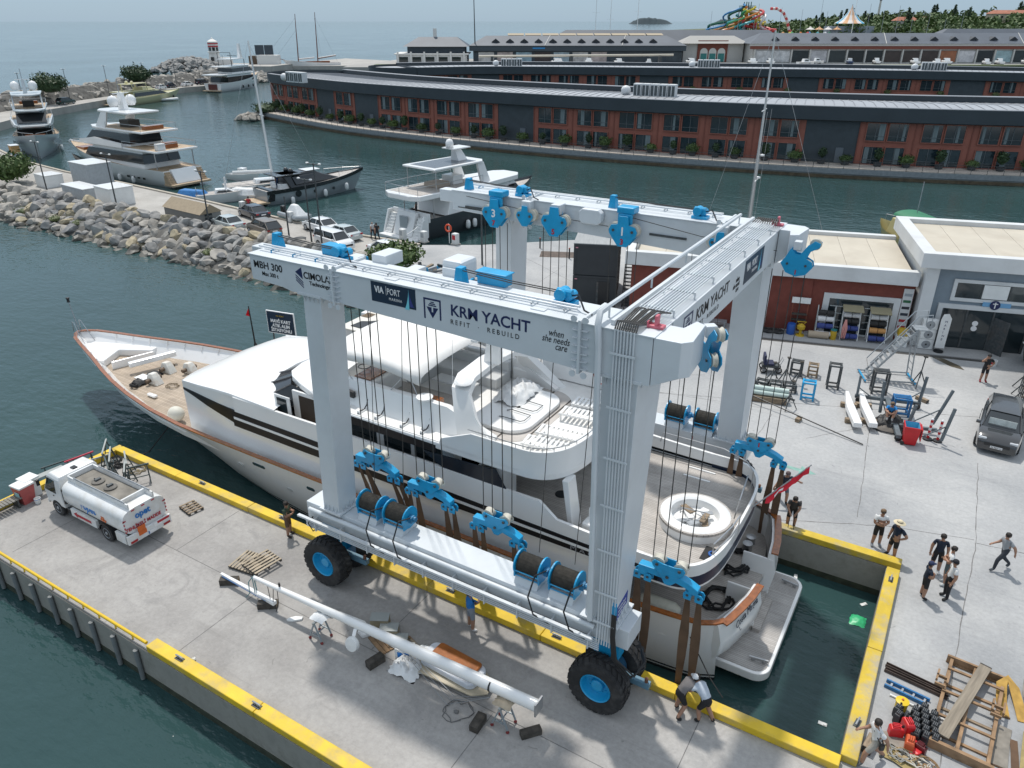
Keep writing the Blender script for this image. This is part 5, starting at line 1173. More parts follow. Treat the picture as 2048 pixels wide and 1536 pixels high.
for z in (1.05,.7,.35):
 mb=SB(cx,cy);mb.tube([(*EP[i],z)for i in range(0,121,2)],.018 if z<1 else .03,4);sb(rl,mb,'rail_wire',DST)
g=random.Random(4);k=0;s=2.
while s<L1-2:
 p,a=at1(s);nx,ny=-sin(a),cos(a);q=sv(p[0]-nx*1.3,p[1]-ny*1.3);big=(k%2==0)
 shrub(q[0],q[1],big,'round clipped bush in a pot on the hotel promenade' if big else 'tall dark potted shrub against the hotel wall',k,'potted plants along the hotel promenade');s+=g.uniform(2.8,4.6);k+=1
UNIT=mat('plant_white',(.62,.64,.65),.5,var=.06);GRILL=mat('plant_grille',(.07,.085,.09),.6)
def rooftop(x,y,n,rz,label,z=7.75):
 t=bthing('rooftop_units',label,'air conditioner',x,y,z,rz)
 for k in range(n):
  b=MB().box(k*1.5-.68,k*1.5+.68,-.7,.7,.0,2.1).b('unit',UNIT,t,bv=.06)
  for sx in (-.32,.32):MB().box(k*1.5+sx-.24,k*1.5+sx+.24,-.73,-.705,.25,1.85).b('grille',GRILL,b)
 MB().ball((-2.2,0,.9),(.9,.8,.8),10,7).b('duct',UNIT,t,sm=True)
rooftop(-48,176,4,R(-40),'row of white rooftop units near the seaward end of the nearer hotel',7.5)
p,a=at1(L1*.47);rooftop(p[0]-sin(a)*8,p[1]+cos(a)*8,5,a,'row of five white rooftop units on the middle of the nearer hotel');p,a=at1(L1*.84);rooftop(p[0]-sin(a)*5,p[1]+cos(a)*5,4,a,'row of four white rooftop units on the right part of the nearer hotel')
p,a=at2(L2*.13);rooftop(p[0]-sin(a)*6,p[1]+cos(a)*6,4,a,'white rooftop units on the left part of the farther hotel');p,a=at2(L2*.42);rooftop(p[0]-sin(a)*8,p[1]+cos(a)*8,4,a,'white rooftop units on the middle of the farther hotel');p,a=at2(L2*.72);rooftop(p[0]-sin(a)*8,p[1]+cos(a)*8,4,a,'white rooftop units on the right part of the farther hotel')
for k in range(14):
 p,a=at2(L2*(.08+.066*k));q=sv(p[0]+sin(a)*.9,p[1]-cos(a)*.9)
 t=thing('window_shrub','clipped green shrub showing below an upper window of the farther hotel','shrub',(q[0],q[1],2.4),0,'shrubs on the farther hotel');o=put(BUSH[k%3],'foliage',t);o.material_slots[0].link='OBJECT';o.material_slots[0].material=LEAFO;put(POTM,'planter',t,(0,0,-.4));o.scale=(.8,.8,.8);t.children[1].material_slots[0].link='OBJECT';t.children[1].material_slots[0].material=POT
 # ------------- shopping street behind
MGROUND=mat('marina_ground',(.33,.32,.30),.9,var=.1,vscale=.1)
mb=svmesh(MB());mb.prism([(-70,392),(300,386),(1100,386),(1500,700),(900,2200),(330,1500),(210,760),(60,470),(-62,440)],-4,.6);struct(mb.build('mall_ground',MGROUND))
mb=svmesh(MB());mb.prism([(-122,386),(-70,393),(-58,408),(-62,440),(-95,470),(-118,400)],-4,.0);struct(mb.build('schooner_quay',QUAYC))
MROOF=mat('mall_slate',(.085,.10,.122),.6,var=.14,vscale=.12,bump=.3,bscale=2);MWALL=mat('mall_wall_dark',(.040,.056,.070),.6);MCREAM=mat('mall_cream',(.52,.51,.48),.7,var=.08);MRED=mat('mall_brick',(.20,.065,.045),.85)
def mall(label,x0,x1,y,zE,zR,dark,dn,cat='building',d=24,z0=.6):
 t=bthing('shopping_arcade',label,cat,(x0+x1)/2,y)
 mb=SB((x0+x1)/2,y);w=(x1-x0);S_=lambda m_,n_,mt,par=None,**k:sb(t,m_,n_,mt,par,**k);nb_=lambda:SB((x0+x1)/2,y)
 S_(nb_().box(x0+1,x1-1,y+1.2,y+d-1,z0,zE),'wall',MWALL if dark else MCREAM)
 rf=S_(nb_().loft([[(x0-1,y-.6,zE),(x0-1,y+d+.6,zE),(x1+1,y+d+.6,zE),(x1+1,y-.6,zE)],[(x0+7,y+d/2-1,zR),(x0+7,y+d/2+1,zR),(x1-7,y+d/2+1,zR),(x1-7,y+d/2-1,zR)]]),'roof',MROOF)
 S_(nb_().box(x0-.8,x1+.8,y-.2,y+.9,zE-2.4 if dark else zE-1.0,zE-.02),'fascia',MWALL if dark else MCREAM)
 if not dark:S_(nb_().box(x0-.4,x1+.4,y+.1,y+1.1,zE-2.4,zE-1.02),'brick_band',MRED)
 step=(x1-x0-20)/max(1,dn)
 for k in range(dn):
  x=x0+12+k*step;f=.35;yy=y-.6+(d/2-.4)*f;zz=zE+(zR-zE)*f
  S_(nb_().add([(x-2.2,yy-.8,zz),(x+2.2,yy-.8,zz),(x,yy-.8,zz+1.5),(x,yy+3.6,zz+1.6)],[(0,1,2),(1,3,2),(0,2,3),(0,3,1)]),'dormer',mat('dormer_dark',(.02,.024,.03),.5),rf)
 for k in range(2):
  x=x0+(x1-x0)*(.36+.36*k);S_(nb_().beam((x-1.5,y-.6,zE+.1),(x+1.5,y+d/2-1,zR+.1),.25,.2),'roof_gully',MCREAM,rf)
 return t,nb_,S_
SHOPC=[(.015,.022,.026),(.30,.42,.44),(.02,.03,.034),(.50,.49,.50),(.03,.04,.042),(.012,.016,.018),(.013,.018,.02),(.05,.036,.032),(.045,.034,.030),(.048,.034,.03),(.30,.11,.05),(.58,.57,.58)]
tR,nbR,SR=mall('long arcade with slate roof, dormers and dark shop windows at the right',116,300,400,9.4,13.9,False,17)
for k in range(20):
 x=118+k*9.0;dark_=SHOPC[k%12]if k>1 else (.55,.55,.55)
 SR(nbR().box(x+.6,x+8.4,400.9,401.15,1.2,6.3),'shop_window',mat('shop_%d'%(k%12 if k>1 else 20),dark_,.35,var=.25,vscale=.6));SR(nbR().box(x-.35,x+.35,400.3,401.1,.6,6.9),'pier',MCREAM)
tL,nbL,SL=mall('dark arcade with slate roof and dormers left of the gap',-20,84,402,8.5,12.7,True,12)
for k in range(11):
 x=-17+k*9.2;c_=[(.5,.48,.46),(.42,.35,.33),(.25,.36,.42),(.04,.03,.03),(.3,.38,.42)][k%5]if k<7 else (.04,.055,.065)
 SL(nbL().box(x+.6,x+8.2,402.95,403.15,1.2,5.6),'shop_window',mat('lshop_%d'%(k%5 if k<7 else 9),c_,.4,var=.3,vscale=.5))
SL(nbL().box(10,16,401.6,401.75,7.0,7.7),'shop_sign',mat('sign_blue',(.02,.20,.45),.5))
t=bthing('pavilion','white arched pavilion with hipped slate roof at the mall tip','pavilion',-38,400);nb_=lambda:SB(-38,400);P_=lambda m_,n_,mt,par=None,**k:sb(t,m_,n_,mt,par,**k)
P_(nb_().box(-56,-22,398,420,.2,4.6),'ground_floor',mat('pavilion_white',(.66,.65,.62),.7,var=.05));P_(nb_().box(-57,-21,397.4,420.5,4.6,5.1),'terrace_slab',MATS['pavilion_white'])
for k in range(5):P_(nb_().box(-54.6+k*6.4,-50.4+k*6.4,397.85,398.1,.6,3.6),'arch_opening',GLASS)
for k in range(6):P_(nb_().box(-55.6+k*6.4,-54.8+k*6.4,397.2,398,.2,5.9),'column',MATS['pavilion_white'])
P_(nb_().box(-51,-23,402,419,5.1,8.1),'upper_floor',MWALL);P_(nb_().loft([[(-53,400,8.1),(-53,421,8.1),(-21,421,8.1),(-21,400,8.1)],[(-46,409,12.2),(-46,412,12.2),(-27,412,12.2),(-27,409,12.2)]]),'roof',MROOF)
P_(nb_().cyl((-38,410,12.2),(-38,410,16),.9,n=8),'lantern',MATS['pavilion_white'])
for k in range(9):
 x=2+k*9;t=bthing('awning','tan fabric awning on the roof behind the left arcade','awning',x,432,0,0,'tan awnings behind the left arcade');MB().loft([[(-4.2,-3,12.6),(-4.2,3,13.4),(-4.2,3,13.5),(-4.2,-3,12.7)],[(4.2,-3,12.6),(4.2,3,13.4),(4.2,3,13.5),(4.2,-3,12.7)]]).b('canvas',mat('tan_canvas',(.36,.30,.21),.8,var=.1),t);MB().box(-4,4,2.6,3,.6,13.4).b('back_wall',MWALL,t)
for lab,x0,x1,y,z0,z1 in (('low slate roofed hall behind the left arcade',18,150,452,8,14.8),('slate roofed hall beyond the right arcade',238,330,470,8,15.2),('slate roofed hall at the right edge behind the arcade',300,390,480,8,14.5)):
 t=bthing('hall',lab,'building',(x0+x1)/2,y);sb(t,SB((x0+x1)/2,y).box(x0,x1,y,y+20,.6,z0),'wall',MCREAM);sb(t,SB((x0+x1)/2,y).loft([[(x0-1,y-1,z0),(x0-1,y+21,z0),(x1+1,y+21,z0),(x1+1,y-1,z0)],[(x0+12,y+9,z1),(x0+12,y+12,z1),(x1-8,y+12,z1),(x1-8,y+9,z1)]]),'roof',MROOF)
for k,(x,lab)in enumerate(((272,'white tensile canopy on the arcade roof at the right edge'),(286,'second white tensile canopy nearest the right edge'))):
 t=bthing('tensile_canopy',lab,'canopy',x,428);MB().add([(-6,-5,13),(6,-5,13),(6,5,13),(-6,5,13),(0,0,17)],[(0,1,4),(1,2,4),(2,3,4),(3,0,4)]).b('membrane',mat('membrane_white',(.68,.66,.6),.7),t);MB().cyl((0,0,.6),(0,0,17),.2,n=6).b('mast',GALV,t)
t=bthing('arcade_gateway','white gateway building with three arches between the arcades','building',97,412);nb_=lambda:SB(97,412)
sb(t,nb_().box(86,116,414,426,.6,9.2),'wall',MCREAM);sb(t,nb_().box(93,108,413.4,414,.6,10.6),'brick_frame',MRED)
for k in range(3):
 b=nb_();b.slab([(94.3+k*4.4+1.9*(1-cos(R(a))),5.2+1.9*sin(R(a)))for a in range(0,181,20)]+[(98.1+k*4.4,.8),(94.3+k*4.4,.8)],'y',413.2,413.38);sb(t,b,'arch',mat('arch_white',(.62,.62,.58),.7));sb(t,nb_().box(94.7+k*4.4,97.7+k*4.4,413.0,413.18,.8,4.6),'arch_glass',mat('arch_teal',(.03,.20,.19),.4))
sb(t,nb_().loft([[(84,411,9.2),(84,428,9.2),(118,428,9.2),(118,411,9.2)],[(90,419,12.6),(90,420,12.6),(112,420,12.6),(112,419,12.6)]]),'roof',mat('gateway_roof',(.34,.33,.31),.7))
def small_boat(x,y,rz,L,label,cabin=True,z=1.0,cov=None):
 t=bthing('small_boat',label,'boat',x,y,z,rz,'boats laid up before the arcades')
 h=[];
 for f,w,zz in ((-.5,.30,0.),(-.2,.34,0.),(.2,.30,.05),(.42,.14,.15),(.5,.02,.25)):h.append([(f*L,-w*L*.62,.9+zz),(f*L,-w*L*.35,.05),(f*L,w*L*.35,.05),(f*L,w*L*.62,.9+zz)])
 MB().loft(h).b('hull',WHITE if cov is None else cov,t,sm=True)
 if cabin:
  MB().hexa([(-.2*L,-.15*L,.9),(.22*L,-.13*L,.9),(.22*L,.13*L,.9),(-.2*L,.15*L,.9),(-.18*L,-.12*L,2.2),(.06*L,-.11*L,2.2),(.06*L,.11*L,2.2),(-.18*L,.12*L,2.2)]).b('cabin',WHITE,t,bv=.1);MB().box(-.14*L,.08*L,-.14*L,.14*L,1.35,1.85).b('cabin_window',GLASS,t)
 MB().box(-.3*L,-.25*L,-.2*L,.2*L,-.45,.1).box(.15*L,.2*L,-.18*L,.18*L,-.45,.2).b('cradle',DST,t)
g=random.Random(21)
sbx=[(-3,'sharp white speedboat left of the pole boats'),(22,'white flybridge cruiser in front of the left arcade'),(38,'small white cabin boat standing bow-on'),(52,'low white dinghy'),(66,'white walk-around cruiser'),(88,'white boat with blue stripe by the gateway'),(118,'small white dinghy at the gap'),(127,'white hull with a cuddy'),(142,'low white runabout'),(150,'white cabin boat by the first shop windows'),(166,'dark blue covered boat'),(180,'long white cruiser behind the tall mast'),(198,'white boat below the teal poster'),(206,'white cabin boat right of the teal poster'),(214,'tall white flybridge boat'),(230,'white boat by the printed shopfront'),(238,'small white boat with awning'),(254,'low white boat before the dark windows'),(262,'white boat with a red cover behind'),(281,'white cabin boat behind the roof units'),(292,'white boat at the far right')]
for x,lab in sbx:small_boat(x*1.0*(378/400),378+g.uniform(-4,6),g.choice((R(80),R(100),R(10),R(85))),g.uniform(6.5,9.5)if x!=22 else 13,lab+', laid up before the arcades',z=1.6,cov=None if x!=166 else mat('cover_navy',(.02,.04,.10),.7))
mb=svmesh(MB());mb.prism([(-75,362),(290,356),(290,386),(-75,392)],-4,.9);struct(mb.build('boat_hard',MGROUND));
mb=svmesh(MB());mb.prism([(-60,355.2),(288,349.2),(288,355.9),(-60,361.9)],-4,2.2);tag(mb.build('clipped_hedge',LEAFO),'long clipped hedge in front of the laid-up boats','hedge')
t=bthing('long_spar','very long pale spar lying on trestles before the arcades','spar',27,372);MB().cyl((-42,0,4.9),(46,0,5.5),.45,n=8).b('tube',mat('spar_cream',(.60,.54,.45),.5),t,sm=True)
for x in (-36,0,40):MB().box(x-.6,x+.6,-1.2,1.2,.9,4.75).b('trestle',DST,t)
g=random.Random(8)
for k,(px,hh,col_)in enumerate([(40,42,0),(47,36,0),(60,43,0),(95,26,1),(101,24,1),(108,25,1),(117,30,1),(128,28,1),(138,27,1),(147,34,1),(150,26,1),(156,24,1),(163,33,0),(170,30,1),(177,24,1),(184,29,1),(191,25,1),(199,27,1),(207,22,1),(215,26,1)]):
 t=bthing('moored_sailboat','%s sailing yacht mast rising %s the arcades'%('tall white' if not col_ else 'slender grey','above' if not col_ else 'behind'),'sailboat',px*500/400,500,WZ,R(90),'sailing yachts moored behind the arcades')
 MB().loft([[(-6,-1.5,1),(-6,-1,.0),(-6,1,.0),(-6,1.5,1)],[(1,-1.9,1.1),(1,-1,-.2),(1,1,-.2),(1,1.9,1.1)],[(7,-.1,1.4),(7,0,.6),(7,0,.6),(7,.1,1.4)]]).b('hull',WHITE,t,sm=True)
 MB().cyl((0,0,1),(-.5,0,hh),.24 if not col_ else .13,.14 if not col_ else .09,n=6).b('mast',WHITE if not col_ else GALV,t);MB().beam((0,-2.2,hh*.6),(0,2.2,hh*.6),.12,.1).b('spreader',WHITE if not col_ else GALV,t)
t=bthing('mobile_crane','slim black lattice mast beyond the mall','mast',-18,404);MB().cyl((0,0,.6),(-.3,0,42),.35,.12,n=6).b('pole',DST,t);MB().cyl((-.3,0,42),(-.3,0,42.6),.25,n=6).b('lamp',WHITE,t)
# ------------- far wooded shore
HT=[(300,2),(345,7),(400,13),(465,19),(600,24),(900,28),(1800,24)]
HILL=mat('far_hill_ground',(.10,.115,.06),.95,var=.3,vscale=.02)
mb=svmesh(MB());rows=[]
for k in range(25):
 x=300+k*60;h=lerp(HT,x);rows.append([(x,840+0*k,.3),(x,960,h*.55),(x,1120,h*.9),(x,1400,h),(x,1900,.3)])
mb.loft(rows,closed=False,cap0=False,cap1=False);struct(mb.build('far_hill',HILL,sm='all'))
g=random.Random(31);mb=svmesh(MB())
def hill_z(x,y):h=lerp(HT,x);return lerp([(840,.3),(960,h*.55),(1120,h*.9),(1400,h)],y)
for k in range(520):
 x=g.uniform(325,760);y=g.uniform(845,1120);z=hill_z(x,y);r=g.uniform(4,8)
 foliage(mb,(x,y,z+r*.9),(r,r,r*1.0),46,2.4,g,.45)
stuff(tag(mb.build('far_woodland',LEAF),'dark wooded hillside on the far right shore','woodland'))
for k in range(24):
 x=g.uniform(350,690);y=g.uniform(960,1130);z=hill_z(x,y)
 t=bthing('conifer_tree','dark pointed conifer on the skyline of the far hill','tree',x,y,z,0,'conifers along the far skyline');h=g.uniform(13,24)
 mb=MB()
 for q in range(7):f=q/7;foliage(mb,(0,0,h*(.2+.75*f)),(h*.22*(1-f)+.5,h*.22*(1-f)+.5,h*.12),26,1.5,g,.3)
 mb.b('crown',LEAFP,t);MB().cyl((0,0,0),(0,0,h*.9),.5,.1,n=5).b('trunk',WOODD,t)
for k in range(16):
 x=335+k*13+g.uniform(-4,4);y=g.uniform(842,870);r=g.uniform(6,10)
 t=bthing('broadleaf_tree','round green tree on the shore by the water park','tree',x,y,.3,0,'trees on the far shore');mb=MB();
 for q in range(4):foliage(mb,(g.uniform(-.5,.5)*r,g.uniform(-.5,.5)*r,r*(.9+.5*g.random())),(r*.7,r*.7,r*.7),40,1.5,g)
 mb.b('crown',LEAF,t);MB().cyl((0,0,0),(0,0,r),.6,.3,n=6).b('trunk',WOODD,t)
def house(label,x,y,w,d,h,m,roof=None,z=None,name='far_house',rows_=2):
 z=hill_z(x,y)if z is None else z;t=bthing(name,label,'building',x,y,z-1);MB().box(-w/2,w/2,-d/2,d/2,0,h).b('wall',m,t)
 if roof:MB().loft([[(-w/2-1,-d/2-1,h),(-w/2-1,d/2+1,h),(w/2+1,d/2+1,h),(w/2+1,-d/2-1,h)],[(-w/2+3,-1,h+4),(-w/2+3,1,h+4),(w/2-3,1,h+4),(w/2-3,-1,h+4)]]).b('roof',roof,t)
 else:MB().box(-w/2-.3,w/2+.3,-d/2-.3,d/2+.3,h,h+.6).b('roof',MCREAM,t)
 nx=max(1,int(w/6))
 for r_ in range(rows_):
  for k in range(nx):MB().box(-w/2+(k+.3)*w/nx,-w/2+(k+.7)*w/nx,-d/2-.12,-d/2-.02,h*(.2+.4*r_),h*(.2+.4*r_)+h*.22).b('window',GLASS,t)
 return t
TERR=mat('terracotta',(.36,.14,.085),.8,var=.2,vscale=.3);STONEW=mat('far_white_wall',(.58,.56,.52),.8);BEIGE=mat('far_beige_wall',(.46,.40,.31),.8,var=.1,vscale=.1)
house('white house with red roof among the far trees',462,985,24,14,9,STONEW,TERR);house('small far house with red tiled roof on the skyline',505,1040,22,14,6,STONEW,TERR);house('long pale shed low on the far shore',480,880,34,12,5,STONEW,None);house('pale house with orange roof near the far right',600,1010,50,18,12,BEIGE,TERR);house('long dark low hall below the orange roof',590,905,60,20,9,MWALL,None,rows_=1);house('beige stone buildings at the far right edge',720,920,60,22,14,BEIGE,None)
bb=house('tall beige building with a dark billboard at the far right',690,1000,66,26,22,BEIGE,None,z=18,rows_=0);MB().box(-10,33,-13.6,-13.1,2,21).b('billboard',mat('billboard_dark',(.012,.04,.05),.4),bb);MB().lathe([(6.2,-.2),(5.0,-.2)],24,(4,-13.8,12),'y').b('billboard_ring',mat('ring_teal',(.14,.30,.32),.5),bb)
for k in range(9):MB().box(-30+k*7,-28.5+k*7,-12,-11,22.6,29).b('roof_column',GALV,bb)
MB().box(-32,32,-13,13,29,30).b('roof_canopy',GALV,bb)
house('terraced retaining building with red fence at the far right',650,880,80,14,8,BEIGE,None,z=2,rows_=1)
t=bthing('minaret','thin white minaret on the far skyline','minaret',462,1060,20);MB().cyl((0,0,0),(0,0,22),1.6,1.2,n=8).b('shaft',STONEW,t);MB().lathe([(1.2,22),(1.9,22.5),(1.2,23.5),(1.0,26),(0,33)],8).b('cap',mat('lead_dark',(.06,.08,.11),.6),t)
t=bthing('striped_tent','tall pointed tent with white, orange and blue stripes','tent',347,860,.3);cols=[mat('tent_white',(.62,.58,.55),.7),mat('tent_orange',(.58,.32,.16),.7),mat('tent_blue',(.03,.32,.50),.7)]
n=18
for k in range(n):
 mb=MB();prof=[(15,16.5),(10,19.5),(5.5,24),(2,29.5),(.4,33)];mb.lathe(prof,2,axis='z',a0=2*PI*k/n,a1=2*PI*(k+1)/n);mb.b('canvas_gore',cols[(0,1,0,2,0,1)[k%6]],t)
MB().box(-22,22,-10,10,0,14).b('drum_wall',mat('tent_wall',(.20,.24,.28),.7),t);MB().cyl((0,0,0),(0,0,34),.4,n=6).b('mast',GALV,t)
for k in range(4):
 t=bthing('kiosk_tent','small orange and white peaked tent beside the striped tent','tent',304+k*9,850,.3,0,'kiosk tents by the water park');MB().lathe([(5,11),(2,12.2),(0,14)],8).b('canvas',cols[k%2],t);MB().cyl((0,0,0),(0,0,11.5),.3,n=5).b('pole',GALV,t)
SC=[('yellow',(.55,.45,.03)),('green',(.05,.28,.10)),('orange',(.55,.17,.03)),('red and white',(.5,.05,.05)),('blue',(.03,.20,.45)),('turquoise',(.05,.35,.38)),('white',(.6,.6,.6)),('dark green',(.02,.12,.07)),('pale orange',(.58,.30,.12))]
g=random.Random(77)
tw=bthing('slide_tower','grey-green lattice tower of the water park slides','tower',212,760,.6)
for x in (-7,-2.5,2.5,7):
 for y in (-4,4):MB().cyl((x,y,0),(x*.8,y,34 if abs(x)<5 else 30),.45,n=5).b('column',mat('tower_green',(.06,.14,.12),.6),tw)
for k in range(7):MB().box(-6.5,6.5,-4.2,4.2,4+k*4.4,4.5+k*4.4).b('platform',MATS['tower_green'],tw)
for k in range(24):
 nm,c_=SC[k%len(SC)];left=k%3!=0;z0=g.uniform(14,30);x=212+g.uniform(-6,6);y=758+g.uniform(-14,8);dr=-1 if left else 1
 pts=[];ph=g.uniform(0,6);nn=26;R_=g.uniform(4,9);span=g.uniform(16,46)*(1 if left else .8);turns=g.uniform(1,2.6)
 for i in range(nn):f=i/(nn-1);pts.append((x+dr*span*f+R_*sin(ph+f*turns*6.28)*.8-212,y+R_*.7*cos(ph+f*turns*6.28)-760,z0*(1-f)+3+1.2*sin(f*9+ph)))
 t=bthing('water_slide','%s water slide tube winding %s the park tower'%(nm,'left of' if left else 'right of'),'water slide',212,760,0,0,'water park slides')
 m_=mat('slide_'+nm.replace(' ','_'),c_,.4)
 MB().tube(pts,g.uniform(.8,1.25),6).b('tube',m_,t,sm=True)
 for i in (6,13,20):MB().cyl((pts[i][0],pts[i][1],0),pts[i],.25,n=5).b('prop',GALV,t)
t=bthing('water_slide','long red and white ringed slide curving down right of the tower','water slide',230,750,0);pts=[(0,0,29),(6,0,29),(12,0,26),(16,0,20),(19,0,12),(24,0,7),(30,0,6)]
for a,b,k in [(pts[i],pts[i+1],i)for i in range(6)]:
 for q in range(3):f0,f1=q/3,(q+1)/3;MB().cyl(tuple(Vector(a).lerp(Vector(b),f0)),tuple(Vector(a).lerp(Vector(b),f1)),1.2,n=7).b('slide_section',MATS['tent_white']if (k*3+q)%2 else MATS['slide_red_and_white'],t)
for k in range(26):
 x=150+k*5.2;t=bthing('park_pavilion','small colourful roof at the foot of the water park','pavilion',x,735+g.uniform(-8,8),.6,0,'small roofs of the water park');w=g.uniform(3,6)
 MB().box(-w/2,w/2,-3,3,0,6.5).b('wall',[BEIGE,STONEW,MCREAM][k%3],t);MB().loft([[(-w/2-.6,-3.5,6.5),(-w/2-.6,3.5,6.5),(w/2+.6,3.5,6.5),(w/2+.6,-3.5,6.5)],[(-.3,-.3,10),(-.3,.3,10),(.3,.3,10),(.3,-.3,10)]]).b('roof',mat('slide_'+SC[k%9][0].replace(' ','_'),SC[k%9][1],.5),t)
ISL=mat('far_island',(.045,.065,.075),.95)
for lab,x,y,L_,h in (('low wooded island on the horizon',960,5800,150,42),('smaller fainter island on the horizon right of it',1550,6000,110,34)):
 t=bthing('island',lab,'island',x,y,WZ);mb=MB();g2=random.Random(int(x));
 rows=[]
 for i in range(21):
  f=i/20*2-1;hh=h*(1-abs(f)**3)*(.75+.25*g2.random());rows.append([(f*L_,-60,0),(f*L_,-25,hh*.8),(f*L_,0,hh),(f*L_,25,hh*.8),(f*L_,60,0)])
 mb.loft(rows,closed=False,cap0=False,cap1=False).b('wooded_ground',ISL,t)
 # ---------------------------------------------------------------- breakwaters, moored boats, cars
ROCKM=[]
for k,(c1,c2)in enumerate((((.24,.235,.225),(.36,.35,.33)),((.30,.28,.25),(.44,.41,.36)),((.34,.29,.20),(.46,.40,.28)),((.19,.19,.19),(.29,.29,.285)))):
 ROCKM.append(mat('boulder_%d'%k,c1,.9,var=.28,vscale=1.2,bump=.5,bscale=3.5,dirt=c2,dscale=.9,damt=.8))
def rock_mesh(seed):
 g=random.Random(seed);bm=bmesh.new();bmesh.ops.create_icosphere(bm,subdivisions=2,radius=1)
 pl=[(Vector((g.uniform(-1,1),g.uniform(-1,1),g.uniform(-1,1))).normalized(),g.uniform(.5,.8))for _ in range(9)]
 for v in bm.verts:
  for n_,d in pl:
   q=v.co.dot(n_)
   if q>d:v.co-=n_*(q-d)
  v.co*=1+g.uniform(-.05,.05)
 me=bpy.data.meshes.new('boulder');bm.to_mesh(me);bm.free()
 me.materials.append(ROCKM[0]);return me
ROCKS=[rock_mesh(k)for k in range(12)]
WETR=mat('boulder_wet',(.075,.072,.06),.5,var=.4,vscale=2,bump=.5,bscale=4)
def put_rock(parent,p,s,g,name='boulder',wet=False):
 o=bpy.data.objects.new(name,ROCKS[g.randrange(12)]);COL.objects.link(o);o.location=p;o.scale=(s*g.uniform(.8,1.4),s*g.uniform(.7,1.1),s*g.uniform(.5,.85));o.rotation_euler=(g.uniform(-.4,.4),g.uniform(-.4,.4),g.uniform(0,6.3))
 o.material_slots[0].link='OBJECT';o.material_slots[0].material=ROCKM[g.choice((0,0,1,1,2,3,0,1))]if not wet else WETR
 if parent:o.parent=parent
 return o
def rock_pile(mb,p,s,g):
 me=ROCKS[g.randrange(12)];M=Matrix.Translation(p)@Matrix.Rotation(g.uniform(0,6.3),4,'Z')@Matrix.Rotation(g.uniform(-.4,.4),4,'X')@Matrix.Diagonal((s*g.uniform(.8,1.4),s*g.uniform(.7,1.1),s*g.uniform(.5,.85),1))
 mb.add([tuple(M@v.co)for v in me.vertices],[tuple(q.vertices)for q in me.polygons])
NB=[(-160,56),(-147,51),(-128,45.5),(-112,43.4),(-98,42.6),(-80,41),(-64,39.2),(-53,38.3),(-45,38.6)]
OUT=[(-165,36),(-147,33),(-128,31.6),(-112,31.2),(-98,31.0),(-80,31),(-64,30.8),(-53,30.6),(-45,30.5)]
mb=MB();mb.loft([[(a[0],a[1],-4),(b[0],b[1]-.0,-4),(b[0],b[1],0),(a[0],a[1],0)]for a,b in zip(NB,OUT)]);quay=struct(mb.build('breakwater_quay',QUAYC))
mb=MB();mb.loft([[(b[0],b[1]+.5,-3),(b[0],b[1]-7.5,-3.4),(b[0],b[1]-5.0,-1.7),(b[0],b[1]-.9,.55),(b[0],b[1]+.2,.6)]for b in OUT],cap0=True);core=struct(mb.build('breakwater_core',mat('rubble',(.12,.115,.105),.95,var=.4,vscale=.8,bump=.6,bscale=4)))
mb=MB();mb.loft([[(b[0],b[1]+.25,.05),(b[0],b[1]+.65,.05),(b[0],b[1]+.65,.62),(b[0],b[1]+.25,.62)]for b in OUT]);struct(mb.build('breakwater_parapet',mat('parapet',(.34,.29,.235),.85,var=.15,vscale=.8)))
mb=MB();mb.loft([[(a[0],a[1]-.35,.001),(a[0],a[1]+.02,.001),(a[0],a[1]+.02,.16),(a[0],a[1]-.35,.16)]for a in NB]);struct(mb.build('quay_edge_beam',mat('edge_beam',(.40,.36,.30),.85,var=.15)))
g=random.Random(12);near=[];u=-160
while u<-40.5:
 vb=lerp([(b[0],b[1])for b in OUT],u);w=1.05 if u>-75 else 1.15
 for row in range(6):
  f=row/5;near.append((u+g.uniform(-.4,.4)+(.5 if row%2 else 0),vb-.1-f*4.9+g.uniform(-.3,.3),.75-f*2.5+g.uniform(-.12,.2),w*g.uniform(.62,1.0)))
 u+=1.12
near.sort(key=lambda p:(p[0]+.4)**2+(p[1]+17.8)**2)
MAXR=300;cl=wloc(core)
for k,(x,y,z,s)in enumerate(near[:MAXR]):put_rock(core,Vector((x,y,z))-cl,s,g,wet=z<-1.45)
mb=MB()
for x,y,z,s in near[MAXR:]:rock_pile(mb,(x,y,z),s,g)
o=mb.build('boulder_pile',ROCKM[1],core,st=True)
for k in range(26):
 put_rock(core,Vector((-44+k*.42+g.uniform(-.6,.6),30.2-(k*.08)+g.uniform(-1.6,1.6)-.5,.25+g.uniform(0,.3)))-cl,g.uniform(.4,.75),g)
def dark_slot(o,m):o.material_slots[0].link='OBJECT';o.material_slots[0].material=m
def leafy(name,label,x,y,z,r,h,n,m,seed,group=None):
 g=random.Random(seed);t=thing(name,label,'bush',(x,y,z),0,group);mb=MB()
 for k in range(7):a=k*.9;foliage(mb,(r*.5*cos(a),r*.5*sin(a),h*(.45+.25*g.random())),(r*.6,r*.6,h*.5),n//7,r*.085,g,.5)
 mb.ball((0,0,h*.42),(r*.72,r*.72,h*.40),12,8,.12,g);mb.b('foliage',m,t);st=MB()
 for k in range(4):st.cyl((0,0,0),(r*.4*cos(k*1.6),r*.4*sin(k*1.6),h*.6),.05,.02,n=5)
 st.each('stem',WOODD,t,rel=True);return t
leafy('wild_bush','large round green bush on the breakwater at the left edge',-110,34.5,.6,3.2,3.0,2200,LEAF,1);leafy('wild_bush','green vine-like bush on the rocks behind the near girder',-42.0,31.2,.4,2.4,1.6,1500,LEAF,2)
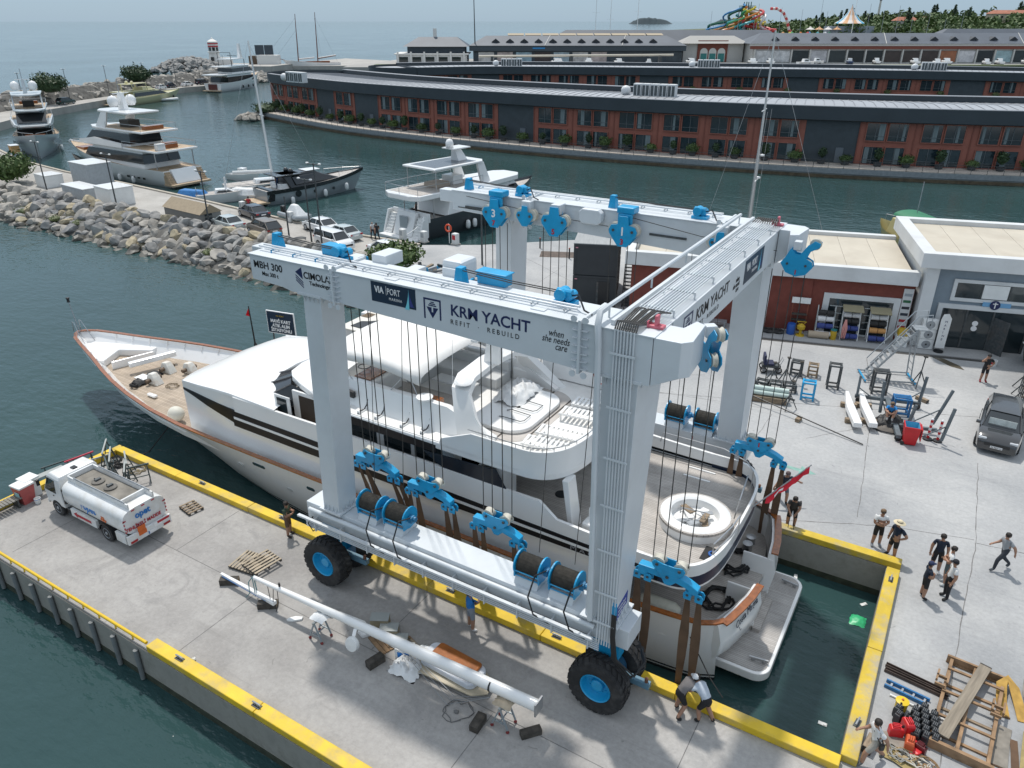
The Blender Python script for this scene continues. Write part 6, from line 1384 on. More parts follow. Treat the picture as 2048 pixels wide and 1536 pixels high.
for k,(x,y,r)in enumerate(((-95,27.9,1.1),(-88,27.6,1.0),(-84,27.8,.8),(-62,27.6,.9),(-100,28.5,.9))):leafy('weed_tuft','yellow-green weeds between the waterline boulders',x,y,-.9,r,.8,200,LEAFO,20+k,'weeds on the boulders')
FB_IN=[(-104,150),(-108,166.6),(-112.0,193.3),(-111.3,208.1),(-108.4,246.9),(-105.5,261),(-100.5,268.5),(-96,283),(-94,300)]
FB_RG=[(-122,150),(-124,170),(-124,192),(-121,214),(-117,238),(-113,256),(-110,284),(-106,300),(-100,312)]
mb=svmesh(MB());mb.loft([[(a[0],a[1],-4),(b[0]+3,b[1],-4),(b[0]+3,b[1],.1),(a[0],a[1],.1)]for a,b in zip(FB_IN,FB_RG)]);struct(mb.build('far_breakwater_road',QUAYC))
mb=svmesh(MB());mb.loft([[(b[0]-9,b[1],-3.5),(b[0]-1,b[1],3.2),(b[0]+1.4,b[1],3.2),(b[0]+4,b[1],.1),(b[0]+4,b[1],-3.5)]for b in FB_RG]);fcore=struct(mb.build('far_breakwater_core',MATS['rubble']))
g=random.Random(5);mb=svmesh(MB())
C_,L_=smooth_curve(FB_RG,120)
for p in C_:
 for q in range(6):d=g.uniform(-7,3.4);rock_pile(mb,(p[0]+d,p[1]+g.uniform(-1,1),3.3-abs(d+.5)*.55 if d<0 else 3.2-d*.8),g.uniform(.8,1.5),g)
stuff(tag(mb.build('far_boulders',ROCKM[1]),'boulder slope of the far breakwater','boulders'))
mb=svmesh(MB())
for k in range(170):a=g.uniform(0,6.3);r=g.random()**.5;rock_pile(mb,(-97+8*r*cos(a),312+7*r*sin(a),WZ+2.6*(1-r)+.4),g.uniform(1.0,1.7),g)
stuff(tag(mb.build('rock_head',ROCKM[1]),'pale boulder head at the tip of the far breakwater','boulders'))
mb=svmesh(MB())
for k in range(260):a=g.uniform(0,6.3);r=g.random()**.5;rock_pile(mb,(-145+17*r*cos(a),368+9*r*sin(a),WZ+5.2*(1-r**2)+.3),g.uniform(1.2,2.1),g)
stuff(tag(mb.build('rock_mound',ROCKM[0]),'grey boulder mound in front of the lighthouse','boulders'))
mb=svmesh(MB());mb.prism([(-146,372),(-108,366),(-104,388),(-140,396)],-4,1.0);struct(mb.build('lighthouse_quay',QUAYC))
mb=svmesh(MB())
for k in range(40):rock_pile(mb,(-60+g.uniform(-4,2),188+g.uniform(-6,5),WZ+g.uniform(.1,.9)),g.uniform(.7,1.3),g)
stuff(tag(mb.build('promenade_rocks',ROCKM[1]),'loose rocks at the seaward tip of the hotel promenade','boulders'))
p=sv(-58.5,189.5);leafy('wild_bush','green bush on the rocks at the promenade tip',p[0],p[1],-.4,3.2,2.4,400,LEAFD,31)
for k,(x,y,lab)in enumerate(((-117,205,'green bush on the far breakwater ridge, left one'),(-113,245,'green bush on the far breakwater ridge behind the cream yacht'))):p=sv(x,y);leafy('wild_bush',lab,p[0],p[1],3.0,4.4,4.2,1300,LEAFD,40+k)
t=bthing('lighthouse','white lighthouse with red striped top on the breakwater end','lighthouse',-137.5,380,1.0);LW=mat('lighthouse_white',(.68,.67,.64),.7)
MB().loft([[(3.0*cos(2*PI*k/8+.4)*f,3.0*sin(2*PI*k/8+.4)*f,z)for k in range(8)]for f,z in ((1,0),(.72,5.2))]).b('tower',LW,t)
MB().lathe([(0,5.2),(2.9,5.2),(2.9,5.6),(2.3,5.6),(2.3,7.6),(0,7.6)],8).b('lantern_room',LW,t)
for k in range(8):a=2*PI*(k+.5)/8;MB().cbox((2.15*cos(a),2.15*sin(a),6.7),(.12,1.2,1.5),a).b('lantern_pane',GLASS,t)
for z,m in ((7.6,REDP),(8.15,LW),(8.7,REDP),(9.25,LW)):MB().lathe([(0,z),(2.4,z),(2.4,z+.55),(0,z+.55)],8).b('painted_band',m,t)
MB().lathe([(2.5,9.8),(.6,10.9),(.3,11.4),(0,11.6)],8).b('roof',LW,t)
MB().box(-.7,.7,-3.1,-2.6,1.2,3.4).b('window',GLASS,t);MB().box(1.5,7.5,-2,2,0,3.2).b('annex',LW,t)
t=bthing('lattice_screen','dark double panel on a white block by the lighthouse','billboard',-116,386,1.0);MB().box(-4.2,-.15,-.2,.2,4.0,8.2).box(.15,4.2,-.2,.2,4.0,8.2).each('panel',mat('panel_dark',(.05,.065,.08),.5),t,rel=True);MB().box(-3,6.5,-3,3,-.1,3.9).b('block',LW,t);MB().box(-7,-3.1,-2.5,2.5,-.1,3.6).b('shed',mat('brown_shed',(.11,.075,.05),.8),t)
# ------------------------------------------------ boats
def boat_hull(L,B,hb,sheer,fl=.75,bow=.62,n=9,transom=.86,ram=.12):
 """lofted hull, x forward from the stern, z=0 waterline; returns mesh builder and deck outline"""
 mb=MB();rows=[];deck=[]
 for i in range(n+1):
  f=i/n;w=B/2*(transom+(1-transom)*min(1,f*3))if f<.4 else B/2*max(.015,(1-((f-.4)/.6)**2.3));zr=hb+sheer*f**2
  wl=w*(fl if f<.4 else fl*(1-.75*((f-.4)/.6)**1.5));x=f*L;xk=x-(L*ram*((f-.55)/.45)**2 if f>.55 else 0)
  rows.append([(x,-w,zr),(x*.5+xk*.5,-(w*.6+wl*.4),zr*.45),(xk,-wl,0),(xk,-wl*.6,-.7),(xk,wl*.6,-.7),(xk,wl,0),(x*.5+xk*.5,(w*.6+wl*.4),zr*.45),(x,w,zr)]);deck.append((x,w,zr))
 mb.loft(rows,closed=False,cap0=True,cap1=True);return mb,deck
def deck_of(deck,drop=.25,inset=.1):
 mb=MB();rows=[[(x,-max(.01,w-inset),z-drop),(x,max(.01,w-inset),z-drop)]for x,w,z in deck];mb.loft(rows,closed=False,cap0=False,cap1=False);return mb
def house_blk(x0,x1,w0,w1,z0,z1,rake_f=.8,rake_a=.2,tumble=.88):
 return MB().hexa([(x0,-w0,z0),(x1,-w1,z0),(x1,w1,z0),(x0,w0,z0),(x0+rake_a,-w0*tumble,z1),(x1-rake_f,-w1*tumble,z1),(x1-rake_f,w1*tumble,z1),(x0+rake_a,w0*tumble,z1)])
def slab_deck(x0,x1,w0,w1,z,t=.22,r=.8):
 return MB().prism([(x0,-w0),(x1-r,-w1),(x1,-w1*.6),(x1,w1*.6),(x1-r,w1),(x0,w0)],z,z+t)
def bp_(t,mb,name,m,par=None,**k):return mb.b(name,m,par or t,**k)
def rails(t,pts,z,h=.9,m=STEEL,name='guard_rail'):
 bp_(t,MB().tube([(x,y,z+h)for x,y in pts],.035,5),name,m)
 for x,y in pts:bp_(t,MB().cyl((x,y,z),(x,y,z+h),.025,n=4),'stanchion',m)
def fenders(t,pts,m=None):
 for x,y,z in pts:bp_(t,MB().lathe([(0,-.5),(.2,-.42),(.26,-.2),(.26,.2),(.2,.42),(0,.5)],10,(x,y,z)),'fender',m or PLS,sm='all')
GREYH=mat('hull_silver',(.30,.33,.35),.25,var=.05,coat=.4);DARKH=mat('hull_charcoal',(.05,.056,.062),.3,coat=.4);CREAM=mat('hull_cream',(.62,.58,.36),.3,coat=.3);BLKC=mat('hull_black',(.012,.014,.016),.25,coat=.4)
DECKT=planks('boat_teak',(.42,.31,.20),(.50,.38,.26),.14);SILV=mat('hull_palegrey',(.50,.54,.56),.3,coat=.3)
def big_yacht(name,label,x,y,hd,L,B,hull_m,name_txt=None,tiers=3,dome=True,arch=False,hbz=2.3,scale=1):
 t=bthing(name,label,'yacht',x,y,WZ,hd);mb,dk=boat_hull(L,B,hbz,1.9);h=bp_(t,mb,'hull',hull_m,sm=True,angle=50)
 bp_(t,deck_of(dk),'main_deck',DECKT)
 for s in (-1,1):
  gl_=MB();gl_.add([(L*.55,s*(B/2+.03),1.0),(L*.82,s*(B*.36),1.9),(L*.86,s*(B*.325),2.7),(L*.6,s*(B/2*.975),2.3)],[(0,1,2,3)]);bp_(t,gl_,'hull_window',GLB,h)
  for k in range(4):bp_(t,MB().cbox((L*(.16+.045*k),s*(B/2*.915),.95),(.5,.1,.28)),'porthole',GLB,h)
 bp_(t,MB().box(-1.8,.3,-B*.42,B*.42,.35,.6),'swim_platform',DECKT);bp_(t,MB().hexa([(-1.1,-B*.27,.6),(.25,-B*.27,.6),(.25,B*.27,.6),(-1.1,B*.27,.6),(-.2,-B*.27,hbz+.1),(.25,-B*.27,hbz+.1),(.25,B*.27,hbz+.1),(-.2,B*.27,hbz+.1)]),'stern_garage',hull_m,bv=.08)
 for s in (-1,1):
  for k in range(6):bp_(t,MB().box(-1.1+k*.2,-.8+k*.2,s*B*.35-B*.06,s*B*.35+B*.06,.6,.75+k*.28),'stair_step',DECKT)
 z1=hbz+.1;bp_(t,house_blk(L*.16,L*.70,B*.40,B*.36,z1-.3,z1+2.2,2.2,.3),'saloon',hull_m,bv=.08);bp_(t,house_blk(L*.155,L*.705,B*.405,B*.365,z1+.45,z1+1.75,1.3,.2,.95),'saloon_glazing',GLB)
 bp_(t,slab_deck(L*.015,L*.74,B*.46,B*.40,z1+2.2,.3,2.),'upper_deck',hull_m,bv=.08);bp_(t,slab_deck(L*.025,L*.3,B*.44,B*.43,z1+2.505,.02,.2),'upper_teak',DECKT)
 z2=z1+2.5
 for s in (-1,1):bp_(t,MB().loft([[(L*.30,s*B*.46,z2-.1),(L*.30,s*B*.43,z2-.1),(L*.30,s*B*.43,z2+.5),(L*.30,s*B*.46,z2+.5)],[(L*.55,s*B*.44,z2-.1),(L*.55,s*B*.41,z2-.1),(L*.55,s*B*.41,z2+.9),(L*.55,s*B*.44,z2+.9)],[(L*.73,s*B*.36,z2-.2),(L*.73,s*B*.33,z2-.2),(L*.73,s*B*.33,z2+.2),(L*.73,s*B*.36,z2+.2)]]),'side_coaming',hull_m,sm=True)
 bp_(t,house_blk(L*.27,L*.68,B*.34,B*.30,z2,z2+2.0,2.6,.2),'wheelhouse',hull_m,bv=.08);bp_(t,house_blk(L*.265,L*.685,B*.345,B*.305,z2+.35,z2+1.7,2.0,.1,.95),'wheelhouse_glazing',GLB)
 bp_(t,slab_deck(L*.13,L*.66,B*.40,B*.33,z2+2.0,.28,2.),'sun_deck',hull_m,bv=.08);z3=z2+2.28;bp_(t,slab_deck(L*.15,L*.56,B*.37,B*.31,z3+.002,.02,.5),'sun_teak',DECKT)
 rails(t,[(L*.14,-B*.38),(L*.14,B*.38),(L*.32,B*.38),(L*.45,B*.36)],z3,.8);rails(t,[(L*.45,-B*.36),(L*.32,-B*.38),(L*.14,-B*.38)],z3,.8);rails(t,[(L*.3,-B*.44),(L*.02,-B*.44),(L*.02,B*.44),(L*.3,B*.44)],z2,.8)
 if tiers>2:
  bp_(t,MB().prism([(L*.24,-B*.34),(L*.52,-B*.30),(L*.57,-B*.15),(L*.57,B*.15),(L*.52,B*.30),(L*.24,B*.34)],z3+2.05,z3+2.3),'hard_top',hull_m,bv=.08)
  for s in (-1,1):bp_(t,MB().hexa([(L*.47,s*B*.30-.12,z3),(L*.56,s*B*.30-.12,z3),(L*.56,s*B*.30+.12,z3),(L*.47,s*B*.30+.12,z3),(L*.44,s*B*.29-.1,z3+2.05),(L*.49,s*B*.29-.1,z3+2.05),(L*.49,s*B*.29+.1,z3+2.05),(L*.44,s*B*.29+.1,z3+2.05)]),'top_support',hull_m)
  bp_(t,MB().box(L*.34,L*.42,-B*.12,B*.12,z3,z3+1.0),'bar_unit',mat('bar_dark',(.05,.045,.04),.5));bp_(t,MB().box(L*.17,L*.2,-B*.2,B*.2,z3,z3+.55),'sofa',MAHOG,bv=.05)
  zm=z3+2.3
 else:zm=z3
 bp_(t,house_blk(L*.38,L*.44,.35,.3,zm,zm+2.3,.3,.4,.6),'mast',hull_m);
 for s in (-1,1):bp_(t,MB().lathe([(0,0),(.5,.02),(.75,.45),(.72,.95),(.45,1.35),(0,1.5)],14,(L*.41,s*1.35,zm+.5)),'satellite_dome',WHITE,sm='all');bp_(t,MB().beam((L*.41,0,zm+.9),(L*.41,s*1.35,zm+.55),.2,.2),'dome_bracket',hull_m)
 bp_(t,MB().beam((L*.41,-1.2,zm+2.2),(L*.41,1.2,zm+2.2),.12,.12),'radar_bar',WHITE);bp_(t,MB().cyl((L*.42,0,zm+2.2),(L*.42,0,zm+4.0),.05,n=5),'antenna',GALV)
 bp_(t,MB().box(L*.06,L*.1,-B*.15,B*.1,z2,z2+.8),'deck_cabinet',MAHOG,bv=.03);bp_(t,MB().box(L*.03,L*.06,B*.2,B*.36,z2,z2+.9),'covered_grill',hull_m,bv=.05)
 rails(t,[(L*.98,-.2),(L*.9,-B*.24),(L*.8,-B*.38)],hbz+1.4,.6);rails(t,[(L*.98,.2),(L*.9,B*.24),(L*.8,B*.38)],hbz+1.4,.6)
 bp_(t,MB().box(L*.78,L*.86,-B*.2,B*.2,hbz+.9,hbz+1.3),'bow_settee',MAHOG)
 for s in (-1,1):bp_(t,MB().cyl((L*.05,s*B*.41,z1),(L*.05,s*B*.41,z1+2.2),.08,n=6),'deck_column',STEEL)
 if name_txt:
  d=Vector((0,-1,0));up=Vector((.42,0,1)).normalized();nrm=d.cross(up);o=text(name_txt,.75,mat('nameplate_grey',(.45,.47,.49),.3),None,(0,0,0),(0,0,0),'ship_name',align='CENTER',sx=1.3);o.parent=t;o.rotation_euler=Matrix((d,up,nrm)).transposed().to_euler();o.location=(-.68,0,hbz*.58)
 fenders(t,[(L*(.25+.12*k),-B*.47,.6)for k in range(4)]+[(L*(.25+.12*k),B*.47,.6)for k in range(4)])
 return t
def hd(dx,dy):return math.atan2(dy,dx)
big_yacht('moored_yacht','large white three-deck motor yacht moored stern-on with ANAT on its transom',-46.2,108.5,hd(-.836,.549),28,7.2,WHITE,'ANAT')
big_yacht('moored_yacht','pale grey motor yacht cut by the left edge, bow towards the quay',-91.5,152,hd(.5,-.86),27,7.4,SILV,None)
def cruiser(label,x,y,h_,L,B,hm,top=WHITE,flybridge=True,hbz=1.6):
 t=bthing('moored_cruiser',label,'motor boat',x,y,WZ,h_);mb,dk=boat_hull(L,B,hbz,1.1);bp_(t,mb,'hull',hm,sm=True,angle=50);bp_(t,deck_of(dk),'deck',hm)
 bp_(t,MB().box(-1.2,.2,-B*.42,B*.42,.3,.5),'swim_platform',DECKT)
 bp_(t,house_blk(L*.18,L*.72,B*.38,B*.3,hbz-.2,hbz+1.7,L*.14,.3),'deckhouse',hm,bv=.08);bp_(t,house_blk(L*.2,L*.715,B*.385,B*.31,hbz+.45,hbz+1.35,L*.10,.2,.94),'glazing',GLB)
 if flybridge:
  bp_(t,slab_deck(L*.06,L*.56,B*.42,B*.33,hbz+1.7,.22,1.),'fly_deck',top,bv=.06);bp_(t,house_blk(L*.36,L*.52,B*.28,B*.26,hbz+1.9,hbz+2.6,.9,0),'fly_console',hm,bv=.06)
  bp_(t,slab_deck(L*.16,L*.44,B*.34,B*.3,hbz+3.6,.14,.8),'hard_top',top,bv=.05)
  for s in (-1,1):
   for xx in (L*.2,L*.4):bp_(t,MB().beam((xx+.4,s*B*.32,hbz+1.9),(xx,s*B*.3,hbz+3.6),.25,.12),'top_support',hm)
  for s in (-1,1):bp_(t,MB().lathe([(0,0),(.35,.02),(.45,.3),(.3,.6),(0,.7)],10,(L*.25,s*.9,hbz+3.75)),'satellite_dome',top,sm='all')
 rails(t,[(L*.99,-.1),(L*.85,-B*.3),(L*.7,-B*.43)],hbz+.6,.6);rails(t,[(L*.99,.1),(L*.85,B*.3),(L*.7,B*.43)],hbz+.6,.6)
 return t
t=cruiser('cream coloured flybridge motor yacht alongside the far breakwater',-107.5,217,hd(6.5,22),27,6.2,CREAM,CREAM);fenders(t,[(21,-2.2,.9)],BLKC)
t=bthing('tender_boat','white inflatable tender beside the cream yacht','dinghy',-100,233,WZ,R(20));bp_(t,MB().tube([(-2.5,-.8,.4),(1.6,-.8,.45),(2.8,0,.6),(1.6,.8,.45),(-2.5,.8,.4)],.32,8),'tube',PLS,sm=True);bp_(t,MB().box(-2.4,1.6,-.7,.7,.1,.25),'floor',GREYH)
t=bthing('explorer_yacht','white and black explorer yacht moored at the end of the far breakwater','yacht',-97,262.5,WZ,hd(6.5,25.5));mb,dk=boat_hull(28,7.4,2.6,2.2);bp_(t,mb,'hull',WHITE,sm=True,angle=50);bp_(t,deck_of(dk),'deck',DECKT)
bp_(t,MB().box(-1.6,.2,-3,3,.3,.55),'swim_platform',DECKT);bp_(t,MB().box(-.2,.1,-1.6,1.6,.7,2.4),'garage_door',mat('garage_red',(.12,.04,.035),.5));bp_(t,house_blk(4,21,3.3,2.8,2.3,4.9,2,.3),'saloon',WHITE,bv=.08);bp_(t,house_blk(3.9,21.1,3.35,2.85,2.7,4.3,1.2,.2,.96),'saloon_glazing',GLB)
bp_(t,slab_deck(0,22,3.6,3.1,4.9,.3,2),'upper_deck',WHITE,bv=.08);bp_(t,house_blk(8,20,2.8,2.5,5.2,7.2,1.6,.2),'wheelhouse',WHITE,bv=.08);bp_(t,house_blk(7.9,20.1,2.85,2.55,5.6,6.8,1.,.1,.96),'wheelhouse_glazing',GLB);bp_(t,slab_deck(5,20,3.2,2.7,7.2,.28,1.5),'sun_deck',WHITE,bv=.08)
bp_(t,slab_deck(8,17,2.6,2.4,9.4,.2,1.),'hard_top',WHITE)
for x in (8.5,16):
 for s in (-1,1):bp_(t,MB().cyl((x,s*2.4,7.4),(x,s*2.4,11.5 if x<10 else 9.4),.1,n=6),'post',BLKC)
bp_(t,MB().beam((8.5,-2.4,11.5),(8.5,2.4,11.5),.12,.12),'antenna_bar',BLKC);bp_(t,MB().loft([[(17,-.5,9.5),(18.6,-.4,9.5),(18.6,.4,9.5),(17,.5,9.5)],[(17.4,-.3,14),(18.2,-.3,14),(18.2,.3,14),(17.4,.3,14)]]),'mast',WHITE);bp_(t,MB().beam((12,-2.4,10.4),(14,2.4,10.4),.15,.15),'deck_crane',BLKC);fenders(t,[(12,-3.5,1),(15,-3.55,1),(18,-3.5,1)],BLKC);rails(t,[(1,-3.4),(1,3.4),(8,3.4)],5.2,.9)
t=bthing('schooner','white two-masted schooner lying beyond the breakwater','sailing ship',-84.4,401,WZ,hd(-25.5,-12.5));mb,dk=boat_hull(27,6.2,2.6,1.6,.7);bp_(t,mb,'hull',WHITE,sm=True,angle=50);bp_(t,deck_of(dk),'deck',MAHOG);bp_(t,MB().box(5,16,-1.4,1.4,2.4,3.4),'deckhouse',MAHOG)
mb,_=boat_hull(27.06,6.26,.35,.0,.7);bp_(t,mb,'waterline_band',mat('boot_blue',(.02,.10,.25),.4))
SPAR=mat('varnished_spar',(.16,.055,.03),.4)
for x,h in ((10.5,24.5),(19.8,23.8)):bp_(t,MB().cyl((x,0,2),(x-.8,0,h),.28,.13,n=8),'mast',SPAR,sm=True);bp_(t,MB().cyl((x-.3,-1.2,h*.62),(x-.3,1.2,h*.62),.08,n=5),'spreader',SPAR);
bp_(t,MB().cyl((10.2,0,4.4),(1.5,0,5.6),.16,n=6),'boom',SPAR);bp_(t,MB().cyl((10.2,0,4.8),(1.6,0,5.9),.3,n=7),'furled_sail',PLS,sm=True);bp_(t,MB().cyl((19.5,0,4.4),(12,0,5.0),.3,n=7),'furled_sail',PLS,sm=True);bp_(t,MB().cyl((26,0,4.0),(34,0,6.4),.16,.08,n=6),'bowsprit',SPAR)
for a,b in (((19.2,0,22),(34,0,6.3)),((19.2,0,17),(30,0,5.4)),((10,0,23),(1,0,3)),((10,0,22),(9,-3,3)),((10,0,22),(9,3,3)),((19.2,0,22),(18.5,-3,3))):bp_(t,MB().cyl(a,b,.03,n=4),'stay',ROPE)
t=bthing('explorer_yacht','charcoal hulled explorer yacht with white upper works moored stern-to behind the lift','yacht',-11.0,79.6,WZ,hd(12.1,13.9));L,B=20.5,5.9
mb,dk=boat_hull(L,B,2.3,1.5,.8);bp_(t,mb,'hull',DARKH,sm=True,angle=50);bp_(t,deck_of(dk,.3),'deck',TEAK);bp_(t,MB().box(-1.9,.1,-B*.46,B*.46,.25,.5),'swim_platform',WHITE,bv=.05)
bp_(t,MB().hexa([(-1.0,-1.5,.5),(.2,-1.5,.5),(.2,1.5,.5),(-1.0,1.5,.5),(-.15,-1.4,2.9),(.3,-1.4,2.9),(.3,1.4,2.9),(-.15,1.4,2.9)]),'stern_garage',WHITE,bv=.08);bp_(t,MB().box(-.72,-.5,-.55,.55,.7,2.5),'garage_door',mat('door_grey',(.32,.36,.38),.4))
for s in (-1,1):
 for k in range(7):bp_(t,MB().box(-1.1+k*.16,-.7+k*.16,s*2.15-.5,s*2.15+.5,.5,.65+k*.3),'stair_step',WHITE)
 bp_(t,MB().hexa([(-1.1,s*2.78-.1,.5),(.2,s*2.78-.1,.5),(.2,s*2.78+.1,.5),(-1.1,s*2.78+.1,.5),(-.3,s*2.78-.1,2.8),(.3,s*2.78-.1,2.8),(.3,s*2.78+.1,2.8),(-.3,s*2.78+.1,2.8)]),'quarter_wing',WHITE)
bp_(t,house_blk(3.2,17.2,2.72,1.9,2.2,4.3,2.2,.9,.93),'saloon',WHITE,bv=.06)
for s in (-1,1):bp_(t,MB().add([(8.2,s*2.5,2.7),(12.6,s*2.26,2.8),(13.0,s*2.17,3.6),(12.4,s*2.12,3.95),(7.8,s*2.38,3.9)],[(0,1,2,3,4)]),'saloon_window',GLB);bp_(t,MB().add([(13.6,s*2.2,3.0),(15.9,s*2.02,3.2),(15.3,s*1.9,3.9),(13.8,s*2.05,3.9)],[(0,1,2,3)]),'saloon_window',GLB)
bp_(t,MB().prism([(-.6,-2.7),(9,-2.75),(15.5,-2.0),(16.6,-1.1),(16.6,1.1),(15.5,2.0),(9,2.75),(-.6,2.7),(-1.2,1.6),(-1.2,-1.6)],4.3,4.85),'upper_deck',WHITE,bv=.08);bp_(t,MB().prism([(-.4,-2.4),(9,-2.4),(9,2.4),(-.4,2.4)],4.855,4.87),'upper_teak',TEAK)
rails(t,[(9,-2.5),(4,-2.6),(-.7,-2.5),(-1.0,0),(-.7,2.5),(4,2.6),(9,2.5)],4.85,.85)
bp_(t,MB().prism([(1.8,-2.5),(9.2,-2.3),(10,-1.5),(10,1.5),(9.2,2.3),(1.8,2.5)],7.0,7.2),'hard_top',WHITE,bv=.05);bp_(t,MB().box(2.4,8.6,-1.9,1.9,7.205,7.22),'solar_panel',mat('solar',(.10,.11,.125),.25))
for s in (-1,1):bp_(t,MB().hexa([(9.2,s*2.0-.15,4.85),(10.6,s*2.0-.15,4.85),(10.6,s*2.0+.15,4.85),(9.2,s*2.0+.15,4.85),(8.6,s*1.95-.15,7.0),(9.6,s*1.95-.15,7.0),(9.6,s*1.95+.15,7.0),(8.6,s*1.95+.15,7.0)]),'top_support',WHITE);bp_(t,MB().cyl((2.2,s*2.2,4.85),(2.2,s*2.2,7.0),.05,n=6),'post',STEEL)
bp_(t,MB().loft([[(7.2,-.6,7.2),(8.6,-.6,7.2),(8.6,.6,7.2),(7.2,.6,7.2)],[(7.0,-.25,8.5),(7.9,-.25,8.5),(7.9,.25,8.5),(7.0,.25,8.5)]]),'mast',WHITE);bp_(t,MB().box(6.2,8.8,-.9,.9,8.5,8.62),'mast_wing',WHITE);bp_(t,MB().lathe([(0,0),(.42,0),(.45,.5),(.3,.85),(0,.95)],12,(6.5,0,8.62)),'satellite_dome',WHITE,sm='all')
bp_(t,MB().box(6,7.5,-.9,.9,4.87,5.8),'helm_unit',WHITE,bv=.06);bp_(t,MB().box(3.4,5.4,-1.0,1.0,4.87,5.35),'lounge',mat('lounge_tan',(.40,.33,.27),.7),bv=.06)
bp_(t,MB().cyl((1.6,-2.3,2.2),(1.6,-2.3,4.3),.06,n=6).cyl((1.6,2.3,2.2),(1.6,2.3,4.3),.06,n=6),'deck_column',STEEL);bp_(t,MB().box(.4,.6,-2.8,2.8,2.0,2.9),'aft_rail_wall',WHITE);fenders(t,[(6,-3.0,.9),(7,-3.05,.9),(11,-2.9,1.0)])
bp_(t,MB().tube([(-.3,-2.9,2.4),(-2.2,-3.4,1.9),(-4.6,-4.0,1.6)],.035,5),'mooring_line',PLS)
t=bthing('sport_cruiser','silver grey coupe cruiser with black superstructure moored at the quay','motor boat',-31.8,96.4,WZ,hd(8,7.8));L,B=15.5,4.3
mb,dk=boat_hull(L,B,1.75,1.0,.82,ram=.10);bp_(t,mb,'hull',GREYH,sm=True,angle=50);bp_(t,deck_of(dk,.12,.05),'deck',TEAK)
for s in (-1,1):
 rows=[[(x,s*(w+.015),z-.42),(x,s*(w-.05),z-.42),(x,s*(w-.05),z+.02),(x,s*(w+.015),z+.02)]for x,w,z in dk];bp_(t,MB().loft(rows),'gunwale_band',BLKC,sm=True)
for x,r in ((4.2,.42),(6.6,.2),(9.4,.2)):bp_(t,MB().lathe([(0,-.03),(r,-.03),(r,.03),(0,.03)],18,(x,-B*.478,1.0),'y'),'porthole',GLB)
bp_(t,house_blk(3.4,11.6,1.75,1.1,1.6,3.4,4.2,-.9,.78),'coupe_roof',BLKC,bv=.15);bp_(t,house_blk(4.2,11.4,1.78,1.12,2.0,3.1,3.6,-.4,.82),'coupe_glazing',GLB,bv=.1);bp_(t,MB().prism([(6.2,-1.0),(8.4,-.8),(8.4,.8),(6.2,1.0)],3.42,3.5),'sunroof',WHITE,bv=.03)
bp_(t,MB().box(1.6,5.2,-1.75,1.75,3.25,3.4),'aft_roof',BLKC,bv=.06);bp_(t,MB().box(2.2,3.6,-1.4,1.4,1.6,2.3),'cockpit_seat',WHITE,bv=.06);bp_(t,MB().box(-1.4,.2,-1.9,1.9,.3,.5),'swim_platform',DECKT);bp_(t,MB().hexa([(0,-1.9,.5),(.9,-1.9,.5),(.9,1.9,.5),(0,1.9,.5),(.6,-1.8,1.8),(1.2,-1.8,1.8),(1.2,1.8,1.8),(.6,1.8,1.8)]),'transom',BLKC)
for s in (-.6,.6):bp_(t,MB().lathe([(0,0),(.3,0),(.32,.3),(.2,.5),(0,.55)],10,(4.2,s,3.42)),'radome',BLKC,sm='all')
rails(t,[(15.2,-.1),(13,-1.2),(10.5,-1.9)],2.4,.55);rails(t,[(15.2,.1),(13,1.2),(10.5,1.9)],2.3,.55);fenders(t,[(3.2,-2.25,.3),(8,-2.25,.6),(11.5,-1.9,.9)])
def sailboat(label,x,y,h_,L,B,mast,tilt=0.,mx=.55,boom=True):
 t=bthing('sailing_yacht',label,'sailboat',x,y,WZ,h_);mb,dk=boat_hull(L,B,1.1,.45,.75);bp_(t,mb,'hull',WHITE,sm=True,angle=50);bp_(t,deck_of(dk,.05,.05),'deck',TEAK)
 bp_(t,house_blk(L*.3,L*.66,B*.26,B*.18,1.05,1.6,1.0,.2),'coachroof',WHITE,bv=.06);bp_(t,house_blk(L*.34,L*.62,B*.265,B*.19,1.2,1.42,.6,.2,.97),'cabin_window',GLB)
 x0=L*mx;top=(x0-tilt,0,mast);bp_(t,MB().cyl((x0,0,1.2),top,.17,.10,n=8),'mast',WHITE,sm=True)
 f=.52;bp_(t,MB().beam((x0-tilt*f,-1.3,mast*f),(x0-tilt*f,1.3,mast*f),.1,.06),'spreader',WHITE)
 for a,b in (((x0-tilt,0,mast*.98),(L,0,1.6)),((x0-tilt,0,mast),(0,0,1.1)),((x0-tilt,0,mast*.95),(x0,-B*.48,1.1)),((x0-tilt,0,mast*.95),(x0,B*.48,1.1))):bp_(t,MB().cyl(a,b,.022,n=4),'stay',STEEL)
 if boom:bp_(t,MB().cyl((x0,0,2.3),(L*.08,0,2.5),.1,n=6),'boom',WHITE);bp_(t,MB().cyl((x0-.2,0,2.5),(L*.1,0,2.7),.2,n=7),'furled_sail',PLS,sm=True)
 rails(t,[(L*.02,-B*.38),(L*.02,B*.38)],1.1,.7);return t
sailboat('white sailing yacht with a tall raked mast hidden behind the grey cruiser',-38.5,102.5,hd(9,5),13,3.9,18.7,.8,.5)
sailboat('small white sloop moored left of the grey cruiser',-40.2,96.8,hd(5,2.2),7.5,2.6,3.0,0,.5,False)
t=bthing('tender_boat','white tender with console beside the transom of the large white yacht','dinghy',-41.6,113.5,WZ,hd(.5,-.2));bp_(t,boat_hull(5.5,2.2,.8,.4)[0],'hull',WHITE,sm=True);bp_(t,MB().box(2,3,-.5,.5,.6,1.7),'console',WHITE,bv=.06)
